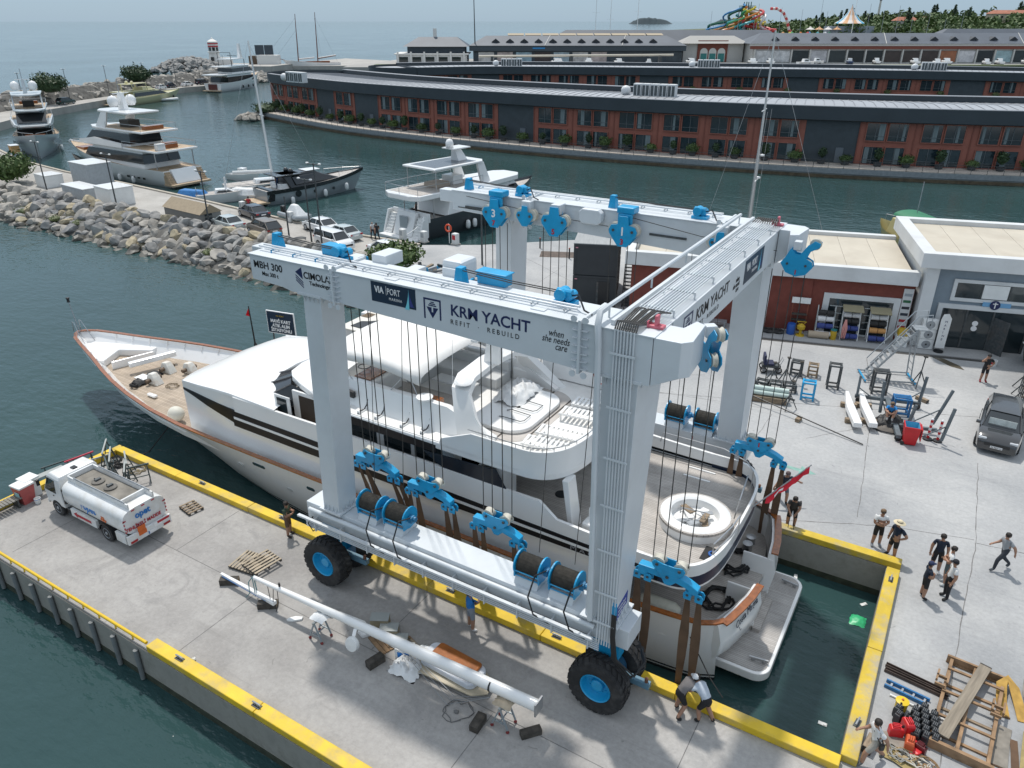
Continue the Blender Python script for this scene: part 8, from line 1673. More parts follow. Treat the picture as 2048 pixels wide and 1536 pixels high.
t=thing('outside_stair','black steel outside stair beside the containers','stair',(-21.35,32.3,0),CANG)
for k in range(13):MB().box(.15,1.0,.3+k*.32,.58+k*.32,.15+k*.19,.19+k*.19).b('tread',DST,t)
for x in (.12,1.02):MB().beam((x,.2,.05),(x,4.5,2.55),.05,.22).b('stringer',DST,t);MB().beam((x,.2,1.0),(x,4.5,3.5),.04,.04).b('handrail',DST,t);MB().box(x-.02,x+.02,4.4,4.44,0,3.5).b('post',DST,t);MB().box(x-.02,x+.02,.2,.24,0,1.0).b('post',DST,t)
for k,(x,y)in enumerate(((-36.1,41.9),(-34.6,43.6),(-30.6,41.9))):t=thing('steel_bollard',('left','middle','right')[k]+' slim black bollard on the quay behind the containers','bollard',(x,y,0));MB().cyl((0,0,0),(0,0,.95),.07,n=8).b('post',BLACK,t);MB().cyl((0,0,.95),(0,0,1.0),.09,n=8).b('cap',mat('bollard_red',(.3,.06,.04),.6),t)
struct(MB().prism([(-33.2,41.0),(-30.0,42.5),(-30.8,44.2),(-34.0,42.8)],.001,.007).build('service_hatch',mat('hatch_brown',(.10,.075,.06),.8,var=.4,vscale=3)))
t=thing('office_container','white office container beyond the yacht with a dark patch on its roof','container',(-31.4,13.2,0),R(2));MB().box(0,2.4,0,3.7,0,2.75).b('shell',WWHITE,t,bv=.03);MB().box(-.06,2.46,-.06,3.76,2.752,2.83).b('roof',mat('office_roof',(.62,.60,.55),.7,var=.06),t)
MB().box(-.02,-.0,.5,1.4,.2,2.1).b('doorway',BLACK,t);MB().box(.5,1.4,-.02,0,.2,2.1).b('doorway',GLASS,t);MB().prism([(.5,.4),(1.9,.3),(2.2,1.2),(1.5,1.9),(1.0,1.5),(.6,1.3)],2.835,2.87).b('roof_cover',BLACK,t)
for k in range(6):MB().box(-.02,.6,2.0+k*.12,2.05+k*.12,2.84,2.88).b('roof_slat',WOOD,t)
t=thing('office_container','grey equipment box beside the white office container','container',(-33.0,16.8,0),R(2));MB().box(0,1.3,0,2.2,0,2.3).b('shell',PLS,t,bv=.04);MB().box(.2,.9,-.03,0,.4,1.6).b('louvre',GALV,t)
t=thing('notice_board','navy notice board MAVI KART ATIK ALIM ISTASYONU on the seaward quay','sign',(-36.2,12.9,0),R(10));MB().box(-1.0,1.0,-.05,.05,1.5,2.9).b('panel',MATS['sign_navy'],t);MB().box(-1.05,1.05,-.04,.04,1.44,2.95).b('panel_rim',WPRINT,t)
for x in (-.8,.8):MB().cyl((x,.1,0),(x,.1,2.9),.05,n=6).b('post',DST,t)
for k,(s_)in enumerate(('MAVİ KART','ATIK ALIM','İSTASYONU')):o=text(s_,.30,WPRINT,None,(0,0,0),FACE_Y,'lettering',align='CENTER',bold=.012,sx=.95);o.parent=t;o.location=(0,-.056,2.2-k*.3)
o=text('VIA PORT',.14,OCH,None,(0,0,0),FACE_Y,'lettering',align='CENTER');o.parent=t;o.location=(0,-.056,2.62)
t=thing('marker_post','black post with a small red flag at the end of the seaward quay','post',(-37.6,11.8,0));MB().cyl((0,0,0),(-.1,0,3.4),.06,.035,n=7).b('pole',BLACK,t);MB().add([(-.1,0,3.3),(-.08,0,2.7),(-.38,-.1,2.75)],[(0,1,2),(2,1,0)]).b('flag',MATS['flag_red'],t);MB().cyl((0,0,0),(0,0,.9),.10,n=8).b('sleeve',BLACK,t)
t=thing('white_goalpost','tall white pipe post behind the notice board','post',(-35.2,14.2,0));MB().tube([(0,0,0),(0,0,4.6),(.1,0,4.75),(.5,.2,4.78)],.04,6).b('pipe',PLS,t);MB().lathe([(0,0),(.15,0),(.15,.05),(0,.05)],10).b('base',PLS,t)
for k in range(7):
 t=thing('stacked_cradle','steel boat cradle part in the pile beyond the yacht, piece %s'%('in blue','in grey','with slats','lying flat','rusty','on top','by the leg')[k],'cradle',(-26.5+k*.9,17.6+.5*(k%3),0),R(20*k));MB().box(-.9,.9,-.05,.05,.0,.1).box(-.9,.9,.55,.65,.0,.1).each('rail',BLUE if k in (0,3)else DST,t,rel=True)
 for j in range(6):MB().box(-.85+j*.32,-.7+j*.32,-.02,.62,.1,.16).b('slat',BLUE if k in (0,3)else (WOOD if k%2 else GALV),t)
 # ----- right yard clutter
def stand_frame(name,label,x,y,w,d,h,m,rz=0,bars=3):
 t=thing(name,label,'stand',(x,y,0),rz)
 for sx in (-1,1):
  for sy in (-1,1):MB().box(sx*w/2-.05,sx*w/2+.05,sy*d/2-.05,sy*d/2+.05,0,h).b('leg',m,t)
 for z in (.18,h-.05):
  for s in (-1,1):MB().box(-w/2,w/2,s*d/2-.045,s*d/2+.045,z-.04,z+.04).b('rail',m,t);MB().box(s*w/2-.045,s*w/2+.045,-d/2,d/2,z-.04,z+.04).b('rail',m,t)
 for k in range(bars):yy=-d/2+d*(k+1)/(bars+1);MB().box(-w/2,w/2,yy-.04,yy+.04,h-.03,h+.03).b('top_bar',m,t)
 return t
SBLUE=mat('stand_blue',(.015,.14,.34),.5,var=.2,dirt=(.05,.1,.16),dscale=4,damt=.5)
stand_frame('keel_stand','tall dark grey keel stand standing alone on the yard',-5.05,26.2,.6,.55,1.5,DST,R(12),1);stand_frame('keel_stand','dark keel stand with ribs by the boat trolley',-2.65,26.9,.75,.6,1.4,DST,R(15),3);stand_frame('keel_stand','bright blue keel stand beside the scrap stands',-6.0,23.9,.65,.5,1.1,BLUE,R(10),1);stand_frame('keel_stand','blue keel stand behind the seated man',-1.25,24.6,.8,.6,1.05,SBLUE,R(15),3);stand_frame('keel_stand','grey keel stand nearest the folded wheelchair pile',-7.3,27.0,.6,.5,.9,DST,R(5),2);stand_frame('keel_stand','tan topped keel stand left of the tall one',-6.4,27.3,.5,.6,.75,WOOD,R(8),1)
for k in range(3):stand_frame('keel_stand',('left','middle','right')[k]+' low grey stand in the tangled pile by the far leg',-8.6+k*.75,24.0+.2*k,.6,.55,.5,DST,R(10*k),1)
def jack(label,x,y,h,rz=0):
 t=thing('boat_jack',label,'jack stand',(x,y,0),rz,'boat jack stands in the yard');
 for k in range(3):a=2*PI*k/3+.4;MB().beam((.45*cos(a),.45*sin(a),.03),(0,0,h*.55),.05,.05).b('leg',DST,t)
 MB().cyl((0,0,h*.3),(.04,0,h),.035,n=7).b('screw',DST,t);MB().cbox((.05,0,h+.04),(.2,.2,.06),.4).b('pad',WOODD,t)
jack('tall jack stand right of the rolling ladder',-.75,28.9,1.9);jack('jack stand leaning by the scrap stands',-7.6,25.4,1.6);jack('jack stand at the right of the tangled pile',-6.6,22.0,1.7);jack('jack stand behind the tangled pile',-6.9,25.6,1.4);jack('short jack stand in the tangled pile',-8.3,25.2,1.2)
t=thing('scrap_scooter','broken dark blue mobility cart with a seat by the far leg','cart',(-8.8,26.6,0),R(20));MB().box(-.5,.5,-.3,.3,.35,.5).b('frame',DST,t);MB().box(-.4,.2,-.35,.35,.5,.65).box(-.45,-.3,-.35,.35,.6,1.15).each('seat',mat('seat_navy',(.015,.02,.06),.6),t,rel=True,bv=.05)
for x,y in ((-.4,-.38),(-.4,.38),(.5,-.3),(.5,.3)):MB().lathe([(.14,-.05),(.2,-.05),(.2,.05),(.14,.05)],14,(x,y,.2),'y').b('wheel',RUBBER,t)
MB().tube([(.5,-.2,.4),(.7,-.2,.9),(.7,.2,.9),(.5,.2,.4)],.02,5).b('handle',STEEL,t)
g=random.Random(51)
for k in range(9):t=thing('angle_iron','%s of the loose steel pieces lying by the far leg'%('first','second','third','fourth','fifth','sixth','seventh','eighth','ninth')[k],'steel scrap',(-8.2+g.uniform(-.8,1.4),22.6+g.uniform(0,1.2),.03+.04*k),g.uniform(0,3));MB().box(-.5,.5,-.03,.03,0,.05).b('flange',DST,t);MB().box(-.5,.5,-.035,-.03,.05,.1).b('web',DST,t)
t=thing('timber_baulk','long brown timber baulk under the white rolls','timber',(-8.0,22.3,0),R(12));MB().box(-1.2,1.2,-.2,.2,.0,.35).b('baulk',WOOD,t,bv=.02);MB().box(-1.2,-1.19,-.2,.2,0,.35).b('end_grain',WOODD,t)
t=thing('film_rolls','bundle of pale green shrink film rolls on the baulk','roll',(-8.0,22.5,.36),R(12))
for k,(y,z)in enumerate(((-.15,.14),(.15,.14),(0,.36))):MB().cyl((-1.3+.1*k,y,z),(1.2,y,z),.14,n=12).b('roll',mat('film_pale',(.50,.60,.56),.35),t,sm=True)
t=thing('long_pipe','long thin black pipe lying across the yard','pipe',(-5.4,21.0,0));MB().cyl((-3.6,.95,.45),(3.0,-1.1,.06),.035,n=8).b('pipe',BLACK,t,sm=True);MB().cbox((-.4,-.1,.1),(.45,.22,.22),R(80)).b('chock',WOOD,t)
for k,(x0,y0,x1,y1)in enumerate(((-4.1,25.1,-2.95,21.2),(-3.4,25.5,-2.25,21.6))):
 t=thing('stabiliser_fin',('left','right')[k]+' of the two long white fins lying on timber blocks','boat part',((x0+x1)/2,(y0+y1)/2,0),math.atan2(y1-y0,x1-x0));L=math.hypot(x1-x0,y1-y0)/2
 MB().loft([[(-L,-.12,.28),(-L,.12,.28),(-L,.1,.48),(-L,-.1,.48)],[(-L*.2,-.28,.26),(-L*.2,.16,.26),(-L*.2,.14,.5),(-L*.2,-.26,.5)],[(.0,-.3,.26),(.0,.18,.26),(.0,.16,.52),(.0,-.27,.52)],[(L,-.18,.26),(L,.26,.26),(L,.24,.54),(L,-.16,.54)]]).b('blade',WHITE,t,sm=True,angle=30,bv=.03)
 for x in (-L*.45,L*.5):MB().box(x-.12,x+.12,-.42,.42,0,.25).b('timber_block',WOOD,t)
TR=mat('trolley_galv',(.13,.155,.17),.55,.3,var=.2,vscale=4)
t=thing('boat_trolley','galvanised T-shaped boat trolley with upright arms','trolley',(-2.0,25.5,0),R(14));MB().box(-1.7,1.7,-.08,.08,.2,.38).b('cross_beam',TR,t);MB().box(-.12,.12,-4.4,-.08,.2,.38).b('spine',TR,t);MB().box(-.2,2.0,-3.1,-2.95,.2,.36).b('outrigger',TR,t)
for x,y,dx,h in ((-1.6,0,-.0,1.5),(1.6,0,.1,1.9),(-.6,-1.8,-.1,2.1),(.6,-3.0,.2,1.5),(1.9,-2.4,.55,2.3),(2.0,-4.2,.25,2.1)):a=MB().beam((x,y,.3),(x+dx,y+.1,h),.12,.12).b('upright_arm',TR,t);MB().beam((x*.5,y,.3),(x+dx*.6,y+.05,h*.55),.05,.05).b('strut',TR,a)
for x,y in ((-1.5,-.2),(1.5,-.2),(0,-4.3)):MB().lathe([(0,-.07),(.16,-.07),(.18,0),(.16,.07),(0,.07)],14,(x,y,.18),'y').b('wheel',RUBBER,t)
t=thing('rolling_ladder','tall galvanised rolling platform ladder with blue feet','ladder',(-2.5,29.2,0),R(22));LG=mat('ladder_alloy',(.36,.39,.41),.4,.6)
for s in (-.4,.4):MB().beam((-1.2,s,.2),(1.0,s,3.3),.07,.1).b('stringer',LG,t);MB().beam((1.25,s,.15),(1.0,s,3.4),.06,.06).b('rear_post',LG,t);MB().tube([(-1.2,s,1.1),(.9,s,4.2),(1.6,s,4.3),(1.65,s,3.4)],.03,6).b('handrail',LG,t);MB().beam((-1.5,s*1.8,.15),(1.5,s*1.8,.15),.07,.07).b('base_rail',LG,t)
for k in range(11):f=(k+.5)/11;MB().box(-1.2+2.2*f-.1,-1.2+2.2*f+.1,-.4,.4,.2+3.1*f-.015,.2+3.1*f+.015).b('tread',LG,t)
for k in range(6):f=(k+1)/7;MB().cyl((1.24-.2*f,-.4,.3+3*f),(1.24-.2*f,.4,.3+3*f),.022,n=5).b('rear_rung',LG,t)
MB().box(.85,1.6,-.42,.42,3.3,3.36).b('platform',LG,t)
for x in (-1.4,1.4):MB().beam((x,-.85,.12),(x,.85,.12),.08,.08).b('foot_bar',BLUE,t)
t=thing('wheelie_bin','open red plastic bin with pale blue inside on the yard','bin',(-.45,21.4,0),R(10));BR=mat('bin_red',(.52,.015,.02),.45,var=.1);MB().loft([[(-.28,-.3,.05),(.28,-.3,.05),(.28,.3,.05),(-.28,.3,.05)],[(-.38,-.4,1.05),(.38,-.4,1.05),(.38,.4,1.05),(-.38,.4,1.05)],[(-.33,-.35,1.05),(.33,-.35,1.05),(.33,.35,1.05),(-.33,.35,1.05)],[(-.25,-.27,.3),(.25,-.27,.3),(.25,.27,.3),(-.25,.27,.3)]],cap0=True,cap1=True).b('tub',BR,t)
MB().loft([[(-.325,-.345,1.07),(.325,-.345,1.07),(.325,.345,1.07),(-.325,.345,1.07)],[(-.245,-.265,.32),(.245,-.265,.32),(.245,.265,.32),(-.245,.265,.32)]],cap0=False,cap1=False).b('liner',mat('bin_blue',(.10,.42,.62),.5),t);MB().box(.42,.46,-.38,.38,.35,1.0).b('lid',BR,t)
for s in (-.3,.3):MB().lathe([(0,-.04),(.1,-.04),(.1,.04),(0,.04)],12,(-.33,s,.1),'y').b('wheel',BLACK,t)
for k,(x,y)in enumerate(((.35,22.3),(.8,22.35))):
 t=thing('barrier_post',('left','right')[k]+' red and white striped barrier post by the bin','barrier post',(x,y,0));MB().lathe([(0,0),(.24,0),(.22,.07),(.08,.1),(0,.1)],14).b('base',BLACK,t)
 for j in range(7):MB().cyl((0,0,.1+j*.15),(0,0,.25+j*.15),.065,n=10).b('painted_band',BR if j%2==0 else WPRINT,t)
 MB().lathe([(.065,1.15),(.065,1.2),(.03,1.24),(0,1.24)],10).b('cap',WPRINT,t)
t=thing('tarpaulin_heap','heap of black tarpaulin the seated man sits on','tarpaulin',(-1.55,22.9,0));tarp((-1.55,22.95,0),.75,.65,.62,33,mat('tarp_black',(.018,.018,.019),.55),'black_tarp',t,14);tarp((-1.55,22.3,0),.5,.35,.22,35,mat('tarp_brown',(.13,.115,.10),.7),'brown_tarp',t,10);MB().tube([(-1.55+.8*cos(a/10*6.28),22.35+.5*sin(a/10*6.28),.06)for a in range(11)],.04,6).build('hoop',BLACK,t)
for k,(x,y,r_)in enumerate(((-.35,27.0,20),)):t=thing('timber_block','brown timber block lying on the open yard','timber',(x,y,0),R(-30));MB().box(-.35,.35,-.12,.12,0,.2).b('block',WOOD,t,bv=.015);MB().box(.345,.36,-.12,.12,.01,.19).b('end_grain',WOODD,t)
t=thing('propped_boat','pale boat hull wrapped in film on stands at the right edge','boat',(6.4,30.4,0),R(95));bp_(t,MB().loft([[(x,-w,1.0+.9),(x,-w*1.05,2.4),(x,-w*.9,3.2),(x,w*.9,3.2),(x,w*1.05,2.4),(x,w,1.9),(x,0,.9)]for x,w in ((-4.5,.4),(-3,1.3),(0,1.7),(3,1.6),(5,1.4))]),'hull',mat('film_white',(.62,.66,.66),.4,var=.08),sm=True)
for k in range(5):jack(('first','second','third','fourth','fifth')[k]+' jack stand propping the wrapped boat at the right edge',4.4-.05*k,31.6-k*1.2,1.5)
t=thing('green_skip','dark green skip by the shop corner','skip',(5.6,36.4,0),R(15));MB().loft([[(-.9,-.5,0),(.9,-.5,0),(.9,.5,0),(-.9,.5,0)],[(-1.1,-.7,1.1),(1.1,-.7,1.1),(1.1,.7,1.1),(-1.1,.7,1.1)]]).b('body',mat('skip_green',(.012,.03,.022),.5),t);MB().box(-1.15,1.15,-.75,.75,1.1,1.16).b('lid',PLS,t)
# ----- bottom right: crates, cans, straps
t=thing('timber_lattice','large weathered timber lattice lying on the concrete','timber frame',(3.05,3.9,0),R(-5));FRW=mat('frame_timber',(.27,.17,.095),.85,var=.35,vscale=3,bump=.4,bscale=25)
for s in (-.75,-.05,.75):MB().box(s-.05,s+.05,-1.95,1.95,.06,.24).b('long_beam',FRW,t,bv=.01)
for k in range(8):y=-1.95+k*.557;MB().box(-.80,.80,y-.045,y+.045,.0 if k%2 else .24,.06 if k%2 else .30).b('cross_piece',FRW if k not in (3,)else WOOD,t)
MB().box(-.9,.9,-2.05,-1.95,0,.32).b('end_board',FRW,t);MB().box(-.9,.9,1.95,2.03,0,.3).b('end_board',FRW,t)
for dx,dy in ((-.85,.5),(.75,.2)):
 for a in ((-.2,-.2,.3,.06),(-.2,.2,.3,.06),(-.2,0,.06,.5),(.1,0,.06,.5)):MB().box(dx+a[0],dx+a[0]+a[2],dy+a[1],dy+a[1]+a[3],.32,.42).b('batten',FRW,t)
t=thing('scaffold_plank','long grey scaffold plank lying diagonally on the timber frame','plank',(2.92,4.1,.33),R(75));MB().box(-1.95,1.95,-.17,.17,0,.05).b('board',mat('plank_grey',(.23,.195,.15),.85,var=.25,vscale=2,stretch=(.5,8,8)),t);MB().box(1.9,1.955,-.172,.172,-.002,.052).b('end_band',WOODD,t)
BR2=mat('channel_brown',(.075,.052,.042),.7,var=.3)
for k in range(2):t=thing('steel_channel',('upper','lower')[k]+' of the two long brown steel channels by the slip','steel channel',(1.55,4.55-.22*k,0),R(-9+1.5*k));MB().box(-.95,.95,-.07,.07,0,.03).b('web',BR2,t);MB().box(-.95,.95,-.07,-.05,.03,.12).box(-.95,.95,.05,.07,.03,.12).each('flange',BR2,t,rel=True)
t=thing('ladder_section','blue edged steel ladder section lying by the cans','ladder',(1.35,3.75,0),R(-8));MB().box(-.65,.65,-.16,-.1,0,.12).box(-.65,.65,.1,.16,0,.12).each('rail',SBLUE,t,rel=True)
for k in range(4):MB().box(-.5+k*.33,-.44+k*.33,-.1,.1,.03,.08).b('rung',GALV,t)
t=thing('conduit','white plastic conduit lying above the cans','pipe',(1.75,3.3,0),R(-7));MB().cyl((-.85,0,.04),(.85,0,.04),.035,n=8).b('pipe',PLS,t,sm=True);MB().cyl((-.86,0,.04),(-.82,0,.04),.042,n=8).b('socket',PLS,t)
CANB=mat('can_black',(.022,.024,.027),.4);CANR=mat('can_red',(.58,.02,.025),.4);CANO=mat('can_orange',(.56,.10,.03),.4)
def jerrycan(m,label,x,y,rz,z=0,lying=False):
 t=thing('jerrycan',label,'jerrycan',(x,y,z),rz,'jerrycans by the slip');q=(lambda a:a)
 b=MB().loft([[(-.15,-.09,0),(.15,-.09,0),(.15,.09,0),(-.15,.09,0)],[(-.16,-.1,.06),(.16,-.1,.06),(.16,.1,.06),(-.16,.1,.06)],[(-.16,-.1,.30),(.16,-.1,.30),(.16,.1,.30),(-.16,.1,.30)],[(-.13,-.08,.36),(.13,-.08,.36),(.13,.08,.36),(-.13,.08,.36)]]);body_=b.b('body',m,t,bv=.02)
 for s in (-.045,0,.045):MB().tube([(-.1,s,.35),(-.09,s,.41),(.05,s,.41),(.07,s,.35)],.014,5).b('handle_bar',m if m is not CANB else mat('can_grey',(.10,.105,.11),.45),t)
 MB().cyl((.11,0,.34),(.14,0,.41),.03,n=8).b('cap',BLACK if m is not CANB else CANB,t)
 if lying:t.rotation_euler=(R(90),0,rz);t.location.z=z+.1
 return t
k=0
for i in range(4):
 for j in range(6):
  if (i,j)in ((0,0),(0,1),(0,5),(1,0),(3,0),(0,2)):continue
  jerrycan(CANB,'black jerrycan, number %s from the left in row %s of the block'%(('one','two','three','four')[i],('one','two','three','four','five','six')[j]),1.36+i*.25+.03*j,3.08-j*.225+.05*i,R(80));k+=1
for x,y in ((1.18,2.72),(1.22,2.45)):jerrycan(CANB,'black jerrycan at the left corner of the block, %s one'%('upper' if y>2.6 else 'lower'),x,y,R(70))
for x,y,r_,z,ly,lab,m_ in ((1.5,2.08,120,.1,False,'red jerrycan at the back of the red group',CANR),(1.22,1.78,20,0,False,'red jerrycan at the left of the red group',CANR),(1.92,1.72,-30,.0,True,'red jerrycan lying at the right of the red group',CANR),(1.62,1.52,90,0,False,'orange jerrycan at the front of the red group',CANO)):jerrycan(m_,lab,x,y,R(r_),z,ly).scale=(1.25,1.25,1.25)
jerrycan(mat('can_maroon',(.12,.012,.015),.4),'dark red jerrycan under the red ones',1.92,1.55,R(-20))
t=thing('yellow_drum','round yellow drum standing at the corner of the cans','drum',(1.25,3.0,0));MB().lathe([(0,0),(.17,0),(.18,.3),(.2,.32),(.2,.36),(.05,.4),(0,.4)],18).b('drum',mat('drum_yellow',(.66,.46,.01),.4),t,sm=True);MB().lathe([(0,.4),(.04,.4),(.03,.44),(0,.45)],10).b('knob',CANO,t)
def strap(label,pts,w,m,name='lifting_strap'):
 t=thing(name,label,'strap',(pts[0][0],pts[0][1],0));mb=MB();rows=[]
 for i,p in enumerate(pts):
  a=Vector(pts[max(0,i-1)]);b=Vector(pts[min(len(pts)-1,i+1)]);d=b-a;sd=Vector((-d.y,d.x,0));sd=sd.normalized()*w/2 if sd.length>1e-4 else Vector((w/2,0,0));p=Vector(p);rows.append([tuple(p-sd),tuple(p+sd),tuple(p+sd+Vector((0,0,.02))),tuple(p-sd+Vector((0,0,.02)))])
 mb.loft(rows).build('webbing',m,t,sm=True);e=rows[0];MB().hexa([tuple(Vector(q)+Vector((0,0,.0)))for q in e]+[tuple(Vector(q)+Vector((.01,.03,.025)))for q in e]).build('stitched_end',SLING,t);return t
ST1=mat('strap_ochre',(.40,.24,.055),.85,var=.35,vscale=3);ST2=mat('strap_olive',(.30,.235,.10),.85,var=.35,vscale=3);ST3=mat('strap_grey',(.22,.20,.17),.85,var=.3,vscale=3)
strap('ochre strap folded in a loop, right of the frame',[(4.05,4.3,.01),(3.95,5.0,.03),(3.9,5.5,.25),(4.05,5.75,.35),(4.25,5.5,.25),(4.45,4.9,.05),(4.55,4.4,.01)],.3,ST1);strap('dark grey strap loop at the right edge',[(4.75,4.9,.01),(4.6,5.6,.15),(4.6,6.0,.3),(4.8,6.1,.3),(5.0,5.6,.1),(5.1,5.0,.02)],.22,ST3);strap('flat grey strap lying beside the frame',[(3.95,2.2,.01),(3.97,2.8,.015),(4.0,3.4,.012),(4.05,3.9,.01)],.42,ST3);strap('brown strap tail beside the flat grey strap',[(4.35,2.3,.01),(4.33,2.9,.02),(4.3,3.5,.01)],.2,SLING);strap('olive folded strap stack at the right edge',[(4.7,2.4,.03),(4.72,3.0,.1),(4.75,3.5,.14),(4.78,3.9,.1)],.5,ST2);strap('olive strap bundle under the folded stack',[(4.95,2.5,.02),(5.0,3.1,.05),(5.05,3.7,.05)],.5,ST1);strap('grey strap pile by the man at the bottom edge',[(.9,1.5,.05),(1.2,1.6,.12),(1.6,1.45,.12),(2.0,1.2,.08)],.5,ST3);strap('tan strap pile under the ropes',[(.95,1.15,.02),(1.4,1.1,.05),(1.9,.9,.05),(2.1,.8,.03)],.6,ST2)
for k in range(5):t=thing('rope_heap',('grey','tan','dark','pale','brown')[k]+' tangled rope in the heap at the bottom edge','rope',(1.4+.18*k,1.05+.08*(k%3),.12));coil(1.4+.18*k,1.05+.08*(k%3),.12,.3,3,.018,None,'',.8,70+k,rough=.9).build('rope',mat('heap_rope_%d'%k,[(.3,.3,.28),(.35,.26,.14),(.08,.08,.07),(.5,.48,.42),(.22,.14,.07)][k],.9),t);MB().ball((1.4+.18*k,1.05,.12),(.12,.1,.06),6,4).build('knot',MATS['heap_rope_%d'%k],t)
t=thing('timber_block','upright grey timber block beside the rope heap','timber',(.62,1.0,0),R(80));MB().box(-.3,.3,-.13,.13,0,.28).b('block',WOOD,t,bv=.01);MB().box(-.31,-.295,-.13,.13,.01,.27).b('end_grain',WOODD,t)
t=thing('floating_bag','crumpled green plastic bag floating in the slip','bag',(-.55,8.3,WZ));tarp((-.55,8.3,WZ),.28,.32,.14,90,mat('bag_green',(.04,.42,.18),.4),'bag_film',t,10);MB().ball((-.5,8.35,WZ+.02),(.1,.1,.05),6,4).build('bag_knot',MATS['bag_green'],t)
for k,(x,y)in enumerate(((-.75,2.6),(-.5,9.4),(-3.2,9.7))):t=thing('floating_litter',('white paper scrap floating near the near corner of the slip','white scrap floating by the far slip corner','pale scrap floating under the far slip wall')[k],'litter',(x,y,WZ),R(50*k));MB().box(-.14,.14,-.07,.07,.0,.03).b('scrap',PLS,t,bv=.01);MB().box(.02,.12,-.05,.05,.03,.05).b('fold',PLS,t)
# ---------------------------------------------------------------- on the left pier
TW=mat('truck_white',(.70,.71,.71),.35,var=.05,vscale=1.2,coat=.3,dirt=(.52,.49,.43),dscale=1.6,damt=.55);TGR=mat('truck_grime',(.15,.14,.125),.8,var=.3,vscale=3)
tk=thing('tanker_truck','white fuel tanker truck with blue Opet lettering parked on the pier','truck',(-29.25,-3.85,0),PI)
def tp(mb,name,m,par=None,**k):return mb.b(name,m,par or tk,**k)
cab=tp(MB().loft([[(1.55,-.92,.55),(2.86,-.92,.55),(2.86,.92,.55),(1.55,.92,.55)],[(1.55,-.95,1.15),(2.9,-.93,1.15),(2.9,.93,1.15),(1.55,.95,1.15)],[(1.58,-.88,1.9),(2.55,-.84,1.9),(2.55,.84,1.9),(1.58,.88,1.9)],[(1.62,-.8,2.05),(2.4,-.76,2.05),(2.4,.76,2.05),(1.62,.8,2.05)]]),'cab',TW,bv=.05)
tp(MB().hexa([(2.885,-.78,1.22),(2.895,-.78,1.22),(2.895,.78,1.22),(2.885,.78,1.22),(2.60,-.74,1.85),(2.61,-.74,1.85),(2.61,.74,1.85),(2.60,.74,1.85)]),'windscreen',GLASS,cab)
for s in (-1,1):
 tp(MB().hexa([(1.95,s*.945-.01,1.2),(2.78,s*.935-.01,1.2),(2.78,s*.935+.01,1.2),(1.95,s*.945+.01,1.2),(1.95,s*.885-.01,1.82),(2.5,s*.87-.01,1.82),(2.5,s*.87+.01,1.82),(1.95,s*.885+.01,1.82)]),'side_window',GLASS,cab);tp(MB().cbox((2.95,s*1.08,1.5),(.06,.14,.3)),'mirror',BLACK,cab,bv=.02);tp(MB().cbox((2.9,s*.7,.85),(.04,.25,.16)),'headlight',MATS['lamp_clear'],cab);tp(MB().box(2.15,2.2,s*.955-.01,s*.955+.01,1.02,1.06),'door_handle',BLACK,cab)
tp(MB().box(2.87,2.95,-.9,.9,.4,.62),'front_bumper',PLS,cab,bv=.03);tp(MB().box(1.7,1.95,-.1,.1,2.06,2.1),'roof_vent',BLACK,cab)
tp(MB().box(-2.75,1.6,-.42,.42,.48,.68),'chassis',DST)
def tank_ring(x,f=1.):
 p=[]
 for k in range(20):
  a=2*PI*k/20+PI/20;cx,cz=cos(a),sin(a);y=.98*math.copysign(abs(cx)**.55,cx)*f;z=1.32+.58*math.copysign(abs(cz)**.6,cz)*f;p.append((x,y,z))
 return p
tank=tp(MB().loft([tank_ring(1.42,.86),tank_ring(1.38,.97),tank_ring(1.3),tank_ring(-2.78),tank_ring(-2.84,.98)]),'tank',TW,sm=True,angle=40)
tp(MB().box(-2.2,1.35,-.52,.52,1.84,1.902),'top_well',mat('well_grime',(.20,.185,.16),.85,var=.3,vscale=2),tank)
for s in (-1,1):tp(MB().box(-2.78,1.35,s*.56-.03,s*.56+.03,1.86,2.1),'well_wall',TW,tank);tp(MB().cyl((-2.6,s*.56,2.14),(.9,s*.56,2.14),.025,n=6),'walkway_rail',GALV,tank)
tp(MB().box(1.28,1.36,-.56,.56,1.84,2.12).box(-2.3,-2.22,-.53,.53,1.86,2.1),'well_end',TW,tank)
for x in (.1,-.75):l_=tp(MB().lathe([(0,0),(.26,0),(.27,.06),(.2,.09),(.08,.1),(0,.1)],16,(x,0,1.903)),'manhole_lid',TGR,tank);tp(MB().box(x-.06,x+.06,-.12,.12,1.99,2.07).cyl((x+.14,.05,1.98),(x+.14,.05,2.08),.03,n=6),'lid_clamp',DST,l_)
BL=mat('opet_blue',(.01,.17,.50),.4);RD=mat('marking_red',(.42,.015,.03),.5);ORG=mat('hazard_orange',(.62,.13,.02),.5)
def ttext(s,size,m,loc,rot,**k):o=text(s,size,m,None,(0,0,0),rot,'lettering',**k);o.parent=tk;o.location=loc;return o
ttext('opet',.46,BL,(-.15,1.0,1.22),(R(78),0,PI),bold=.012,sx=1.0);ttext('opet',.40,BL,(-2.865,.42,1.38),(R(90),0,-R(90)),bold=.012,sx=.9)
for k in range(3):tp(MB().slab([(-.12+.06*k,1.34-.07*k),(.02,1.36-.07*k),(.02,1.33-.07*k),(-.12+.06*k,1.31-.07*k)],'y',.992,.998),'logo_bar',BL,tank)
ttext('YOL',.12,ORG,(-1.35,1.0,1.2),(R(78),0,PI),bold=.008);ttext('FORCE',.12,ORG,(-1.3,1.0,1.09),(R(78),0,PI),bold=.008);ttext('TEHLİKELİ MADDE',.21,RD,(-2.865,.92,.98),(R(90),0,-R(90)),bold=.006,sx=.88)
